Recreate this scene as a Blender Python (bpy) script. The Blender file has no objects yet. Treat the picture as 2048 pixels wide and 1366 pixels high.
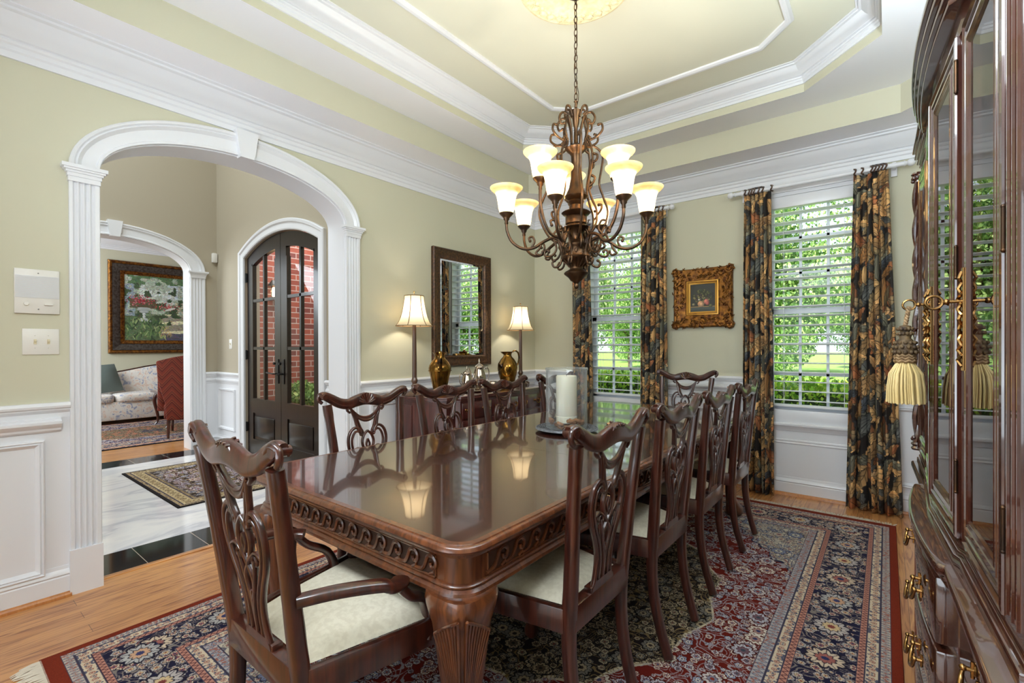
import bpy, bmesh, math, random
import numpy as np
from mathutils import Vector, Matrix, noise
random.seed(7)
PI = math.pi
sc = bpy.context.scene
COL = sc.collection

# ------------------------------------------------------------------ camera
cam_d = bpy.data.cameras.new('camera')
cam = bpy.data.objects.new('camera', cam_d)
COL.objects.link(cam)
FPX, CYP, YAW, PIT, ROL = 945.59, 696.05, 0.669642, -0.00375084, -0.00296949
_f = Vector((-math.sin(YAW)*math.cos(PIT), math.cos(YAW)*math.cos(PIT), math.sin(PIT)))
_r = Vector((math.cos(YAW), math.sin(YAW), 0))
_u = _r.cross(_f)
_r2 = math.cos(ROL)*_r + math.sin(ROL)*_u
_u2 = -math.sin(ROL)*_r + math.cos(ROL)*_u
M3 = Matrix((_r2, _u2, -_f)).transposed()
cam.matrix_world = Matrix.Translation((0, 0, 1.25)) @ M3.to_4x4()
cam_d.sensor_fit = 'HORIZONTAL'
cam_d.sensor_width = 36
cam_d.lens = FPX/2048*36
cam_d.shift_y = (CYP-683)/2048
cam_d.clip_start = 0.02
cam_d.clip_end = 300
sc.camera = cam

# ------------------------------------------------------------------ colour management, world, sun, large lights
sc.view_settings.view_transform = 'Standard'
sc.view_settings.look = 'None'
sc.view_settings.gamma = 1.0
sc.view_settings.use_curve_mapping = False
sc.view_settings.exposure = 1.12
cy = sc.cycles
cy.max_bounces = 9
cy.diffuse_bounces = 4
cy.glossy_bounces = 5
cy.transmission_bounces = 6
cy.transparent_max_bounces = 12
cy.sample_clamp_indirect = 3.0
cy.caustics_reflective = False
cy.caustics_refractive = False
cy.blur_glossy = 0.5
try:
    cy.use_adaptive_sampling = True
    cy.adaptive_threshold = 0.02
    cy.use_denoising = True
    cy.denoiser = 'OPENIMAGEDENOISE'
except Exception:
    pass

w = bpy.data.worlds.new('sky'); sc.world = w; w.use_nodes = True
nt = w.node_tree; bg = nt.nodes['Background']
sky = nt.nodes.new('ShaderNodeTexSky'); sky.sky_type = 'HOSEK_WILKIE'
sky.turbidity = 3.0; sky.sun_direction = (-0.25, -0.62, 0.74)
smx = nt.nodes.new('ShaderNodeMix'); smx.data_type = 'RGBA'; smx.inputs[0].default_value = 0.55; smx.inputs[7].default_value = (0.42, 0.46, 0.50, 1)
nt.links.new(sky.outputs[0], smx.inputs[6]); nt.links.new(smx.outputs[2], bg.inputs[0])
bg.inputs[1].default_value = 2.2

def light(name, typ, loc, energy, color=(1, 1, 1), rot=None, size=None, sizey=None, **kw):
    d = bpy.data.lights.new(name, typ); d.energy = energy; d.color = color
    o = bpy.data.objects.new(name, d); COL.objects.link(o); o.location = loc
    if rot: o.rotation_euler = rot
    if typ == 'AREA':
        d.shape = 'RECTANGLE'; d.size = size; d.size_y = sizey or size
    elif typ in ('POINT',):
        d.shadow_soft_size = size or 0.03
    for k, v in kw.items(): setattr(d, k, v)
    return o
sun = light('sun', 'SUN', (0, -10, 20), 7.5, (1.0, 0.95, 0.86))
sun.rotation_euler = Vector((0.25, 0.62, -0.74)).to_track_quat('-Z', 'Y').to_euler()
sun.data.angle = 0.02
# added area lamps, all out of view, that brighten and even out the rooms
light('front_opening_fill', 'AREA', (-1.3, -4.8, 1.5), 45, (0.76, 0.89, 1.0), (PI/2, 0, 0), 3.8, 2.4)  # fill lamp added behind the front opening to light the room evenly
light('ceiling_fill', 'AREA', (-1.2, -0.3, 1.1), 14, (0.76, 0.89, 1.0), (math.radians(150), 0, 0), 2.0, 1.0, spread=math.radians(125))  # unseen fill lamp added below to brighten the ceiling
light('cabinet_top_fill', 'AREA', (0.42, 1.65, 2.10), 54, (0.80, 0.92, 1.0), (0, math.radians(-148), 0), 0.3, 1.3)  # fill lamp added behind the cornice to lift soffits and back wall
light('high_camera_fill', 'AREA', (-0.7, -0.10, 2.42), 23, (0.84, 0.93, 1.0), (math.radians(54), 0, 0), 1.4, 0.5)  # added fill lamp for table, seats and the lower back wall
light('foyer_fill', 'AREA', (-5.0, -0.2, 5.0), 78, (0.82, 0.93, 1.0), (0, 0, 0), 2.6, 3.0)  # lamp added under the foyer ceiling to brighten the foyer
light('living_room_fill', 'AREA', (-8.8, -0.6, 2.4), 70, (0.84, 0.93, 1.0), (math.radians(62), 0, 0), 2.4, 1.6)  # unseen lamp added to brighten the living room

# ------------------------------------------------------------------ mesh helpers
class MB:
    def __init__(s): s.v = []; s.f = []; s.uv = None
    def add(s, vs, fs):
        b = len(s.v); s.v += [tuple(v) for v in vs]; s.f += [tuple(b+i for i in f) for f in fs]; return s
    def box(s, x0, x1, y0, y1, z0, z1):
        return s.add([(x0,y0,z0),(x1,y0,z0),(x1,y1,z0),(x0,y1,z0),(x0,y0,z1),(x1,y0,z1),(x1,y1,z1),(x0,y1,z1)],
                     [(0,3,2,1),(4,5,6,7),(0,1,5,4),(1,2,6,5),(2,3,7,6),(3,0,4,7)])
    def grid(s, rows, closed=False, cap=False):
        """rows: list of equal-length point lists; closed: each row loops."""
        n = len(rows[0]); b = len(s.v)
        for r in rows: s.v += [tuple(p) for p in r]
        m = n if closed else n-1
        for i in range(len(rows)-1):
            for j in range(m):
                a = b+i*n+j; c = b+i*n+(j+1) % n
                s.f.append((a, c, c+n, a+n))
        if cap:
            s.f.append(tuple(b+j for j in range(n))[::-1])
            s.f.append(tuple(b+(len(rows)-1)*n+j for j in range(n)))
        return s
    def lathe(s, prof, c=(0,0,0), n=24, cap=True, M=None):
        rows = []
        for r, z in prof:
            row = [Vector((r*math.cos(2*PI*k/n), r*math.sin(2*PI*k/n), z)) for k in range(n)]
            if M: row = [M @ p for p in row]
            rows.append([p+Vector(c) for p in row])
        return s.grid(rows, True, cap)
    def ball(s, c, r, n=12, sq=(1,1,1), M=None):
        pr = [(max(1e-4, math.sin(PI*k/8))*r, -math.cos(PI*k/8)*r) for k in range(9)]
        rows = []
        for rr, z in pr:
            row = [Vector((rr*math.cos(2*PI*k/n)*sq[0], rr*math.sin(2*PI*k/n)*sq[1], z*sq[2])) for k in range(n)]
            if M: row = [M @ p for p in row]
            rows.append([p+Vector(c) for p in row])
        return s.grid(rows, True, True)
    def tube(s, pts, rw, rd=None, nrm=None, n=8, cap=True, e=1.0, closed=False):
        pts = [Vector(p) for p in pts]; m = len(pts)
        rw = rw if isinstance(rw, (list, tuple)) else [rw]*m
        rd = rw if rd is None else (rd if isinstance(rd, (list, tuple)) else [rd]*m)
        N = Vector(nrm) if nrm is not None else None
        rows = []
        if N is None:
            t0 = (pts[1]-pts[0]).normalized()
            N = t0.orthogonal().normalized(); fixed = False
        else: fixed = True
        for i, p in enumerate(pts):
            if closed: t = pts[(i+1) % m]-pts[i-1]
            else: t = pts[min(i+1, m-1)]-pts[max(i-1, 0)]
            if t.length < 1e-9: t = Vector((0, 0, 1))
            t.normalize()
            side = t.cross(N)
            if side.length < 1e-6: side = t.orthogonal()
            side.normalize(); nn = side.cross(t).normalized()
            if not fixed: N = nn
            row = []
            for k in range(n):
                a = 2*PI*(k+0.5)/n; ca, sa = math.cos(a), math.sin(a)
                ca = math.copysign(abs(ca)**e, ca); sa = math.copysign(abs(sa)**e, sa)
                row.append(p+side*ca*rw[i]+nn*sa*rd[i])
            rows.append(row)
        if closed:
            rows.append(rows[0]); return s.grid(rows, True, False)
        return s.grid(rows, True, cap)
    def loft(s, secs, n=12, e=0.6, cap=True, rot=0):
        """secs: (x,y,z,rx,ry)"""
        rows = []
        for (x, y, z, rx, ry) in secs:
            row = []
            for k in range(n):
                a = 2*PI*(k+0.5)/n+rot; ca, sa = math.cos(a), math.sin(a)
                row.append((x+math.copysign(abs(ca)**e, ca)*rx, y+math.copysign(abs(sa)**e, sa)*ry, z))
            rows.append(row)
        return s.grid(rows, True, cap)
    def sweep(s, path, prof, M, closed=False, capends=True):
        """path in (u,v); prof of (n,w): n along the left normal, w handed to M(u,v,w)."""
        m = len(path); rows = []
        P = [Vector(p) for p in path]
        for i in range(m):
            if closed: a, b = P[i]-P[i-1], P[(i+1) % m]-P[i]
            else:
                a = P[i]-P[i-1] if i else P[1]-P[0]
                b = P[i+1]-P[i] if i < m-1 else P[i]-P[i-1]
            a.normalize(); b.normalize()
            na, nb = Vector((-a.y, a.x)), Vector((-b.y, b.x))
            mt = na+nb
            if mt.length < 1e-6: mt = na
            mt.normalize(); k = 1/max(0.3, mt.dot(na)); mt *= k
            rows.append([M(P[i].x+mt.x*q[0], P[i].y+mt.y*q[0], q[1]) for q in prof])
        if closed: rows.append(rows[0])
        n = len(prof); b0 = len(s.v)
        for r in rows: s.v += [tuple(p) for p in r]
        for i in range(len(rows)-1):
            for j in range(n-1):
                a = b0+i*n+j
                s.f.append((a, a+n, a+n+1, a+1))
        if capends and not closed and n > 2:
            s.f.append(tuple(b0+j for j in range(n)))
            s.f.append(tuple(b0+(len(rows)-1)*n+j for j in range(n))[::-1])
        return s
    def prism(s, poly, M, w0, w1):
        n = len(poly); b = len(s.v)
        s.v += [tuple(M(p[0], p[1], w0)) for p in poly]+[tuple(M(p[0], p[1], w1)) for p in poly]
        s.f.append(tuple(b+i for i in range(n))[::-1]); s.f.append(tuple(b+n+i for i in range(n)))
        for i in range(n): s.f.append((b+i, b+(i+1) % n, b+n+(i+1) % n, b+n+i))
        return s
    def merge(s, o, M=None):
        return s.add([(M @ Vector(v)) if M else v for v in o.v], o.f)

def part(name, mb, mat, parent=None, ang=35, world=False, bevel=0, recalc=True, uv=None):
    me = bpy.data.meshes.new(name)
    me.from_pydata(mb.v, [], mb.f)
    if recalc or bevel:
        bm = bmesh.new(); bm.from_mesh(me)
        if recalc: bmesh.ops.recalc_face_normals(bm, faces=bm.faces)
        if bevel:
            ed = [e for e in bm.edges if len(e.link_faces) == 2 and e.calc_face_angle(0) > 0.5]
            bmesh.ops.bevel(bm, geom=ed, offset=bevel, segments=2, affect='EDGES', profile=0.5, clamp_overlap=True)
        bm.to_mesh(me); bm.free()
    if ang:
        me.shade_smooth(); me.set_sharp_from_angle(angle=math.radians(ang))
    if mat: me.materials.append(mat)
    if uv is not None:
        l = me.uv_layers.new(name='UVMap')
        co = np.array([uv[me.loops[i].vertex_index] for i in range(len(me.loops))], dtype=np.float32)
        l.data.foreach_set('uv', co.ravel())
    o = bpy.data.objects.new(name, me); COL.objects.link(o)
    if parent:
        o.parent = parent
        if world:
            Mx = Matrix.Translation(parent.location) @ parent.rotation_euler.to_matrix().to_4x4()
            q = parent.parent
            if q: Mx = Matrix.Translation(q.location) @ q.rotation_euler.to_matrix().to_4x4() @ Mx
            o.matrix_parent_inverse = Mx.inverted()
    return o
def thing(name, label, cat, loc=(0,0,0), rz=0, group=None):
    o = bpy.data.objects.new(name, None); COL.objects.link(o)
    o.empty_display_size = 0.05
    o.location = loc; o.rotation_euler = (0, 0, rz); o['label'] = label; o['category'] = cat
    if group: o['group'] = group
    return o
def tag(o, label, cat, group=None, kind=None):
    o['label'] = label; o['category'] = cat
    if group: o['group'] = group
    if kind: o['kind'] = kind
    return o
def struct(o, label=None):
    o['kind'] = 'structure'
    if label: o['label'] = label
    return o
def dup(root, loc, rz, label, group=None):
    r = root.copy(); COL.objects.link(r); r.location = loc; r.rotation_euler = (0, 0, rz)
    r['label'] = label
    if group: r['group'] = group
    def rec(a, b):
        for ch in a.children:
            c = ch.copy(); COL.objects.link(c); c.parent = b
            c.matrix_parent_inverse = ch.matrix_parent_inverse.copy()
            rec(ch, c)
    rec(root, r)
    return r
XYZ = lambda u, v, w: (u, v, w)
def arc(cx, cy, rx, ry, a0, a1, n):
    return [(cx+rx*math.cos(a0+(a1-a0)*k/n), cy+ry*math.sin(a0+(a1-a0)*k/n)) for k in range(n+1)]
def spline(P, n=6):
    """Catmull-Rom through points"""
    P = [Vector(p) for p in P]; out = []
    for i in range(len(P)-1):
        p0 = P[max(i-1, 0)]; p1 = P[i]; p2 = P[i+1]; p3 = P[min(i+2, len(P)-1)]
        for k in range(n):
            t = k/n
            out.append(0.5*((2*p1)+(p2-p0)*t+(2*p0-5*p1+4*p2-p3)*t*t+(-p0+3*p1-3*p2+p3)*t**3))
    out.append(P[-1]); return out
def rrect(x0, x1, y0, y1, r, n=6):
    out = []
    for cx, cy_, a in ((x1-r, y0+r, -PI/2), (x1-r, y1-r, 0), (x0+r, y1-r, PI/2), (x0+r, y0+r, PI)):
        out += arc(cx, cy_, r, r, a, a+PI/2, n)
    return out

# ------------------------------------------------------------------ materials
def S(r, g, b):
    f = lambda c: (c/255/12.92) if c/255 <= 0.04045 else ((c/255+0.055)/1.055)**2.4
    return (f(r), f(g), f(b), 1)
def mat(name, col, rough=0.5, metal=0, coat=0, coatr=0.03, spec=None, bump=None, var=None, **kw):
    m = bpy.data.materials.new(name); m.use_nodes = True
    nt = m.node_tree; b = nt.nodes['Principled BSDF']
    b.inputs['Base Color'].default_value = col
    b.inputs['Roughness'].default_value = rough
    b.inputs['Metallic'].default_value = metal
    b.inputs['Coat Weight'].default_value = coat
    b.inputs['Coat Roughness'].default_value = coatr
    if spec is not None: b.inputs['Specular IOR Level'].default_value = spec
    tc = nt.nodes.new('ShaderNodeTexCoord')
    if var:   # (scale, colour2, amount)
        n = nt.nodes.new('ShaderNodeTexNoise'); n.inputs['Scale'].default_value = var[0]; n.inputs['Detail'].default_value = 5
        nt.links.new(tc.outputs['Object'], n.inputs['Vector'])
        r = nt.nodes.new('ShaderNodeValToRGB'); r.color_ramp.elements[0].position = 0.5-var[2]/2; r.color_ramp.elements[1].position = 0.5+var[2]/2
        r.color_ramp.elements[0].color = col; r.color_ramp.elements[1].color = var[1]
        nt.links.new(n.outputs['Fac'], r.inputs[0]); nt.links.new(r.outputs[0], b.inputs['Base Color'])
    if bump:  # (scale, strength, distance)
        n = nt.nodes.new('ShaderNodeTexNoise'); n.inputs['Scale'].default_value = bump[0]; n.inputs['Detail'].default_value = 4
        nt.links.new(tc.outputs['Object'], n.inputs['Vector'])
        bp = nt.nodes.new('ShaderNodeBump'); bp.inputs['Strength'].default_value = bump[1]; bp.inputs['Distance'].default_value = bump[2]
        nt.links.new(n.outputs['Fac'], bp.inputs['Height']); nt.links.new(bp.outputs[0], b.inputs['Normal'])
    return m
def wood(name, c1, c2, rough=0.3, coat=0.6, coatr=0.06, scale=(14, 14, 1.2), dist=4, mid=0.5):
    m = mat(name, c1, rough, coat=coat, coatr=coatr)
    nt = m.node_tree; b = nt.nodes['Principled BSDF']
    tc = nt.nodes.new('ShaderNodeTexCoord'); mp = nt.nodes.new('ShaderNodeMapping'); mp.inputs['Scale'].default_value = scale
    n = nt.nodes.new('ShaderNodeTexNoise'); n.inputs['Scale'].default_value = 3; n.inputs['Detail'].default_value = 8
    n.inputs['Distortion'].default_value = dist*0.3
    r = nt.nodes.new('ShaderNodeValToRGB')
    r.color_ramp.elements[0].color = c1; r.color_ramp.elements[1].color = c2
    r.color_ramp.elements[0].position = mid-0.15; r.color_ramp.elements[1].position = mid+0.2
    nt.links.new(tc.outputs['Object'], mp.inputs[0]); nt.links.new(mp.outputs[0], n.inputs['Vector'])
    nt.links.new(n.outputs['Fac'], r.inputs[0]); nt.links.new(r.outputs[0], b.inputs['Base Color'])
    return m
def image_mat(name, arr, rough=0.6, coat=0, spec=0.5, interp='Linear', bumpd=0):
    H, W = arr.shape[:2]
    im = bpy.data.images.new(name, W, H)
    px = np.ones((H, W, 4), np.float32); px[..., :3] = np.clip(arr, 0, 1)
    im.pixels.foreach_set(px[::-1].ravel()); im.update()
    m = mat(name, (1, 1, 1, 1), rough, coat=coat, spec=spec); nt = m.node_tree
    t = nt.nodes.new('ShaderNodeTexImage'); t.image = im; t.interpolation = interp
    uv = nt.nodes.new('ShaderNodeTexCoord')
    nt.links.new(uv.outputs['UV'], t.inputs[0]); nt.links.new(t.outputs[0], nt.nodes['Principled BSDF'].inputs['Base Color'])
    if bumpd:
        bp = nt.nodes.new('ShaderNodeBump'); bp.inputs['Strength'].default_value = 0.5; bp.inputs['Distance'].default_value = bumpd
        nt.links.new(t.outputs[0], bp.inputs['Height']); nt.links.new(bp.outputs[0], nt.nodes['Principled BSDF'].inputs['Normal'])
    return m

m_wall = mat('sage_wall_paint', S(204, 200, 176), 0.75, bump=(220, 0.08, 0.002))
m_ceil = mat('cream_ceiling_paint', S(222, 220, 200), 0.8)
m_taupe = mat('taupe_foyer_paint', S(178, 167, 146), 0.8, bump=(220, 0.08, 0.002))
m_white = mat('white_semigloss_trim', S(232, 232, 235), 0.28)
m_whiteceil = mat('white_ceiling_paint', S(250, 249, 252), 0.6)
m_mah = wood('mahogany', S(40, 16, 11), S(76, 33, 20), 0.3, 0.7, 0.08)
m_mahdark = wood('dark_mahogany', S(48, 19, 13), S(88, 37, 24), 0.28, 0.8, 0.07)
m_mahapron = wood('mahogany_apron', S(68, 33, 17), S(116, 65, 34), 0.3, 0.6, 0.1)
m_recess = mat('mahogany_recess', S(60, 36, 24), 0.6)
m_table = wood('polished_table_top', S(48, 19, 12), S(68, 31, 19), 0.22, 1.0, 0.045, scale=(1.2, 14, 14), dist=3)
m_cab = wood('cabinet_mahogany', S(52, 24, 17), S(80, 41, 27), 0.22, 1.0, 0.04, scale=(30, 30, 1.0))
m_cab.node_tree.nodes['Principled BSDF'].inputs['Coat IOR'].default_value = 1.85
m_side = wood('sideboard_cherry', S(58, 22, 20), S(88, 40, 34), 0.28, 0.9, 0.07)
m_cream = mat('cream_damask', S(226, 218, 196), 0.85, var=(60, S(216, 207, 184), 0.15), bump=(160, 0.25, 0.002))
m_brass = mat('aged_brass', S(158, 120, 72), 0.25, metal=1)
m_bronze = mat('antique_bronze', S(96, 68, 42), 0.34, metal=0.85, var=(18, S(40, 31, 26), 0.5))
m_bronzed = mat('dark_bronze', S(56, 46, 40), 0.33, metal=0.8, var=(25, S(92, 64, 40), 0.4))
m_black = mat('black_iron', S(22, 20, 20), 0.4, metal=0.4)
m_door = wood('espresso_door_wood', S(20, 13, 11), S(36, 24, 18), 0.3, 0.25, 0.08)
m_door.node_tree.nodes['Principled BSDF'].inputs['Specular IOR Level'].default_value = 0.3
m_plastic = mat('ivory_plastic', S(232, 228, 220), 0.4)
m_goldframe = mat('antique_gold', S(150, 100, 40), 0.38, metal=0.75, var=(30, S(80, 44, 22), 0.3), bump=(60, 0.6, 0.01))
m_gilt = mat('gilt_liner', S(214, 160, 72), 0.35, metal=0.6)
def glass_mat(name, tint=(1, 1, 1, 1), ior=1.45, thin=True):
    m = bpy.data.materials.new(name); m.use_nodes = True; nt = m.node_tree; nt.nodes.clear()
    out = nt.nodes.new('ShaderNodeOutputMaterial'); mx = nt.nodes.new('ShaderNodeMixShader')
    fr = nt.nodes.new('ShaderNodeFresnel'); fr.inputs[0].default_value = ior
    tr = nt.nodes.new('ShaderNodeBsdfTransparent'); tr.inputs[0].default_value = tint
    gl = nt.nodes.new('ShaderNodeBsdfGlossy'); gl.inputs['Roughness'].default_value = 0.0
    ge = nt.nodes.new('ShaderNodeNewGeometry'); mf = nt.nodes.new('ShaderNodeMix'); mf.inputs[2].default_value = ior; mf.inputs[3].default_value = 1/ior
    nt.links.new(ge.outputs['Backfacing'], mf.inputs[0]); nt.links.new(mf.outputs[0], fr.inputs[0])
    nt.links.new(fr.outputs[0], mx.inputs[0]); nt.links.new(tr.outputs[0], mx.inputs[1]); nt.links.new(gl.outputs[0], mx.inputs[2])
    nt.links.new(mx.outputs[0], out.inputs[0]); return m
m_glass = glass_mat('window_glass', (0.96, 0.98, 0.97, 1), 1.3)
m_cabglass = glass_mat('cabinet_glass', (0.9, 0.92, 0.92, 1), 1.5)

def rim_glass(name):
    m = bpy.data.materials.new(name); m.use_nodes = True; nt = m.node_tree; nt.nodes.clear()
    out = nt.nodes.new('ShaderNodeOutputMaterial'); mx = nt.nodes.new('ShaderNodeMixShader'); lw = nt.nodes.new('ShaderNodeLayerWeight'); lw.inputs[0].default_value = 0.5
    pw = nt.nodes.new('ShaderNodeMath'); pw.operation = 'POWER'; pw.inputs[1].default_value = 2.2; ml = nt.nodes.new('ShaderNodeMath'); ml.operation = 'MULTIPLY_ADD'; ml.inputs[1].default_value = 0.75; ml.inputs[2].default_value = 0.05
    tr = nt.nodes.new('ShaderNodeBsdfTransparent'); tr.inputs[0].default_value = (0.97, 0.98, 0.98, 1); gl = nt.nodes.new('ShaderNodeBsdfGlossy'); gl.inputs['Roughness'].default_value = 0.03
    nt.links.new(lw.outputs['Facing'], pw.inputs[0]); nt.links.new(pw.outputs[0], ml.inputs[0]); nt.links.new(ml.outputs[0], mx.inputs[0])
    df = nt.nodes.new('ShaderNodeBsdfDiffuse'); df.inputs[0].default_value = (0.86, 0.9, 0.93, 1); m2 = nt.nodes.new('ShaderNodeMixShader'); m2.inputs[0].default_value = 0.3  # pale diffuse at grazing edges paints in the glass's bright outline
    nt.links.new(gl.outputs[0], m2.inputs[1]); nt.links.new(df.outputs[0], m2.inputs[2])
    nt.links.new(tr.outputs[0], mx.inputs[1]); nt.links.new(m2.outputs[0], mx.inputs[2]); nt.links.new(mx.outputs[0], out.inputs[0]); return m
m_cylg = rim_glass('clear_cylinder_glass')
# ------------------------------------------------------------------ floors
def floor_mat():
    m = mat('oak_floor', S(176, 118, 66), 0.3, coat=0.35, coatr=0.12); nt = m.node_tree; b = nt.nodes['Principled BSDF']
    tc = nt.nodes.new('ShaderNodeTexCoord')
    mp = nt.nodes.new('ShaderNodeMapping'); mp.inputs['Rotation'].default_value = (0, 0, PI/2)
    br = nt.nodes.new('ShaderNodeTexBrick'); br.offset = 0.37; br.inputs['Scale'].default_value = 1
    br.inputs['Brick Width'].default_value = 1.3; br.inputs['Row Height'].default_value = 0.083
    br.inputs['Mortar Size'].default_value = 0.0012; br.inputs['Mortar Smooth'].default_value = 0.2
    br.inputs['Color1'].default_value = S(182, 124, 72); br.inputs['Color2'].default_value = S(208, 150, 90); br.inputs['Mortar'].default_value = S(110, 66, 34)
    nt.links.new(tc.outputs['Object'], mp.inputs[0]); nt.links.new(mp.outputs[0], br.inputs['Vector'])
    mp2 = nt.nodes.new('ShaderNodeMapping'); mp2.inputs['Scale'].default_value = (22, 1.6, 1)
    n = nt.nodes.new('ShaderNodeTexNoise'); n.inputs['Scale'].default_value = 2; n.inputs['Detail'].default_value = 8; n.inputs['Distortion'].default_value = 1.6
    nt.links.new(tc.outputs['Object'], mp2.inputs[0]); nt.links.new(mp2.outputs[0], n.inputs['Vector'])
    r = nt.nodes.new('ShaderNodeValToRGB'); r.color_ramp.elements[0].position = 0.33; r.color_ramp.elements[0].color = S(150, 84, 40); r.color_ramp.elements[1].position = 0.52; r.color_ramp.elements[1].color = (1, 1, 1, 1)
    nt.links.new(n.outputs['Fac'], r.inputs[0])
    mx = nt.nodes.new('ShaderNodeMix'); mx.data_type = 'RGBA'; mx.blend_type = 'MULTIPLY'; mx.inputs[0].default_value = 0.7
    nt.links.new(br.outputs['Color'], mx.inputs[6]); nt.links.new(r.outputs[0], mx.inputs[7]); nt.links.new(mx.outputs[2], b.inputs['Base Color'])
    return m
m_floor = floor_mat()
def marble_mat():
    m = mat('white_marble', S(226, 223, 222), 0.12); nt = m.node_tree; b = nt.nodes['Principled BSDF']
    tc = nt.nodes.new('ShaderNodeTexCoord'); mp = nt.nodes.new('ShaderNodeMapping'); mp.inputs['Scale'].default_value = (1.6, 0.7, 1); mp.inputs['Rotation'].default_value = (0, 0, 0.6)
    n = nt.nodes.new('ShaderNodeTexNoise'); n.inputs['Scale'].default_value = 1.3; n.inputs['Detail'].default_value = 9; n.inputs['Distortion'].default_value = 1.4
    r = nt.nodes.new('ShaderNodeValToRGB'); e = r.color_ramp.elements
    e[0].position = 0.0; e[0].color = S(228, 225, 225); e[1].position = 1; e[1].color = S(222, 218, 218)
    for p, c in ((0.44, S(226, 223, 223)), (0.487, S(196, 194, 200)), (0.52, S(222, 219, 219)), (0.60, S(232, 228, 224)), (0.66, S(216, 213, 215))):
        k = e.new(p); k.color = c
    nt.links.new(tc.outputs['Object'], mp.inputs[0]); nt.links.new(mp.outputs[0], n.inputs['Vector']); nt.links.new(n.outputs['Fac'], r.inputs[0]); nt.links.new(r.outputs[0], b.inputs['Base Color'])
    return m
def blacktile_mat():
    m = mat('black_granite_tile', S(26, 25, 26), 0.07); nt = m.node_tree; b = nt.nodes['Principled BSDF']
    tc = nt.nodes.new('ShaderNodeTexCoord'); br = nt.nodes.new('ShaderNodeTexBrick'); br.offset = 0
    mp = nt.nodes.new('ShaderNodeMapping'); mp.inputs['Rotation'].default_value = (0, 0, PI/2); mp.inputs['Location'].default_value = (-0.115, 0.0, 0)
    br.inputs['Scale'].default_value = 1; br.inputs['Brick Width'].default_value = 0.316; br.inputs['Row Height'].default_value = 4
    br.inputs['Mortar Size'].default_value = 0.002; br.inputs['Color1'].default_value = S(24, 23, 24); br.inputs['Color2'].default_value = S(34, 33, 34); br.inputs['Mortar'].default_value = S(170, 160, 145)
    nt.links.new(tc.outputs['Object'], mp.inputs[0]); nt.links.new(mp.outputs[0], br.inputs['Vector']); nt.links.new(br.outputs['Color'], b.inputs['Base Color'])
    return m
XL, XR, YB, YF = -3.25, 0.66, 4.54, -0.16
ZS1, ZS2, ZC = 2.82, 3.014, 3.194
struct(part('floor', MB().box(-3.33, XR+0.2, -5.1, YB+0.15, -0.1, 0), m_floor, ang=0), 'honey oak plank floor of the dining room')
struct(part('floor', MB().box(-6.31, -3.69, -2.6, 2.38, -0.1, 0), marble_mat(), ang=0), 'white grey-veined marble floor of the foyer')
mb = MB().box(-3.69, -3.345, -2.6, 2.38, -0.1, 0); mb.box(-6.65, -6.31, -2.6, 2.38, -0.1, 0)
struct(part('floor', mb, blacktile_mat(), ang=0), 'polished black tile border of the foyer floor')
struct(part('trim_1', MB().box(-3.345, -3.30, -2.6, 2.38, -0.1, 0.006), m_floor, bevel=0.004), 'oak threshold strip beside the black tile')
struct(part('floor', MB().box(-10.9, -6.65, -3.2, 5.2, -0.1, 0), m_floor, ang=0), 'oak plank floor of the living room')

# ------------------------------------------------------------------ walls with arched openings
def arch_pts(cy_, hw, z0, h, n=24):     # left to right along +y
    return [(cy_-hw*math.cos(PI*k/n), z0+h*math.sin(PI*k/n)) for k in range(n+1)]
def arch_wall(mb, x0, x1, ya, yb, ztop, cy_, hw, z0, h):
    M = lambda u, v, w: (w, u, v)
    mb.box(x0, x1, ya, cy_-hw, 0, ztop); mb.box(x0, x1, cy_+hw, yb, 0, ztop)
    ap = arch_pts(cy_, hw, z0, h)
    for a, b in zip(ap[:-1], ap[1:]):
        mb.prism([a, b, (b[0], ztop), (a[0], ztop)], M, x0, x1)
AC, AHW, AZ, AH = 1.326, 0.722, 2.175, 0.295
mb = MB(); arch_wall(mb, XL-0.11, XL, -5.1, YB+0.15, 2.95, AC, AHW, AZ, AH)
struct(part('wall_left', mb, m_wall, ang=0), 'sage dining room wall with the wide arched opening')
mb = MB(); arch_wall(mb, XL-0.225, XL-0.11, -2.6, 2.62, 5.3, AC, AHW, AZ, AH)
struct(part('wall_foyer_right', mb, m_taupe, ang=0), 'taupe foyer side of the dining room wall')
BX = -6.65
mb = MB(); arch_wall(mb, BX-0.12, BX, -2.6, 2.38, 5.3, 1.365, 0.72, 2.18, 0.30)
struct(part('wall_foyer_left', mb, m_taupe, ang=0), 'taupe foyer wall around the far arched opening')
mb = MB(); arch_wall(mb, BX-0.22, BX-0.12, -3.2, 5.2, 3.2, 1.365, 0.72, 2.18, 0.30)
struct(part('wall_living_right', mb, m_wall, ang=0), 'sage living room side of the far arched wall')
# windows in the back wall
WIN = [(-2.55, -1.81), (-0.84, -0.10)]; WZ0, WZ1 = 0.60, 2.545
mb = MB()
xs = [XL-0.2, WIN[0][0], WIN[0][1], WIN[1][0], WIN[1][1], XR+0.2]
for i in (0, 2, 4): mb.box(xs[i], xs[i+1], YB, YB+0.16, 0, 3.2)
for a, b in WIN: mb.box(a, b, YB, YB+0.16, 0, WZ0); mb.box(a, b, YB, YB+0.16, WZ1, 3.2)
struct(part('wall_back', mb, m_wall, ang=0), 'sage back wall with two tall windows')
struct(part('wall_right', MB().box(XR, XR+0.15, -5.1, YB+0.15, 0, 3.2), m_wall, ang=0))
mb = MB(); mb.box(XL-0.1, -3.1, YF-0.12, YF, 0, 3.3); mb.box(0.5, XR+0.1, YF-0.12, YF, 0, 3.3); mb.box(-3.1, 0.5, YF-0.12, YF, 2.6, 3.3)
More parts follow.
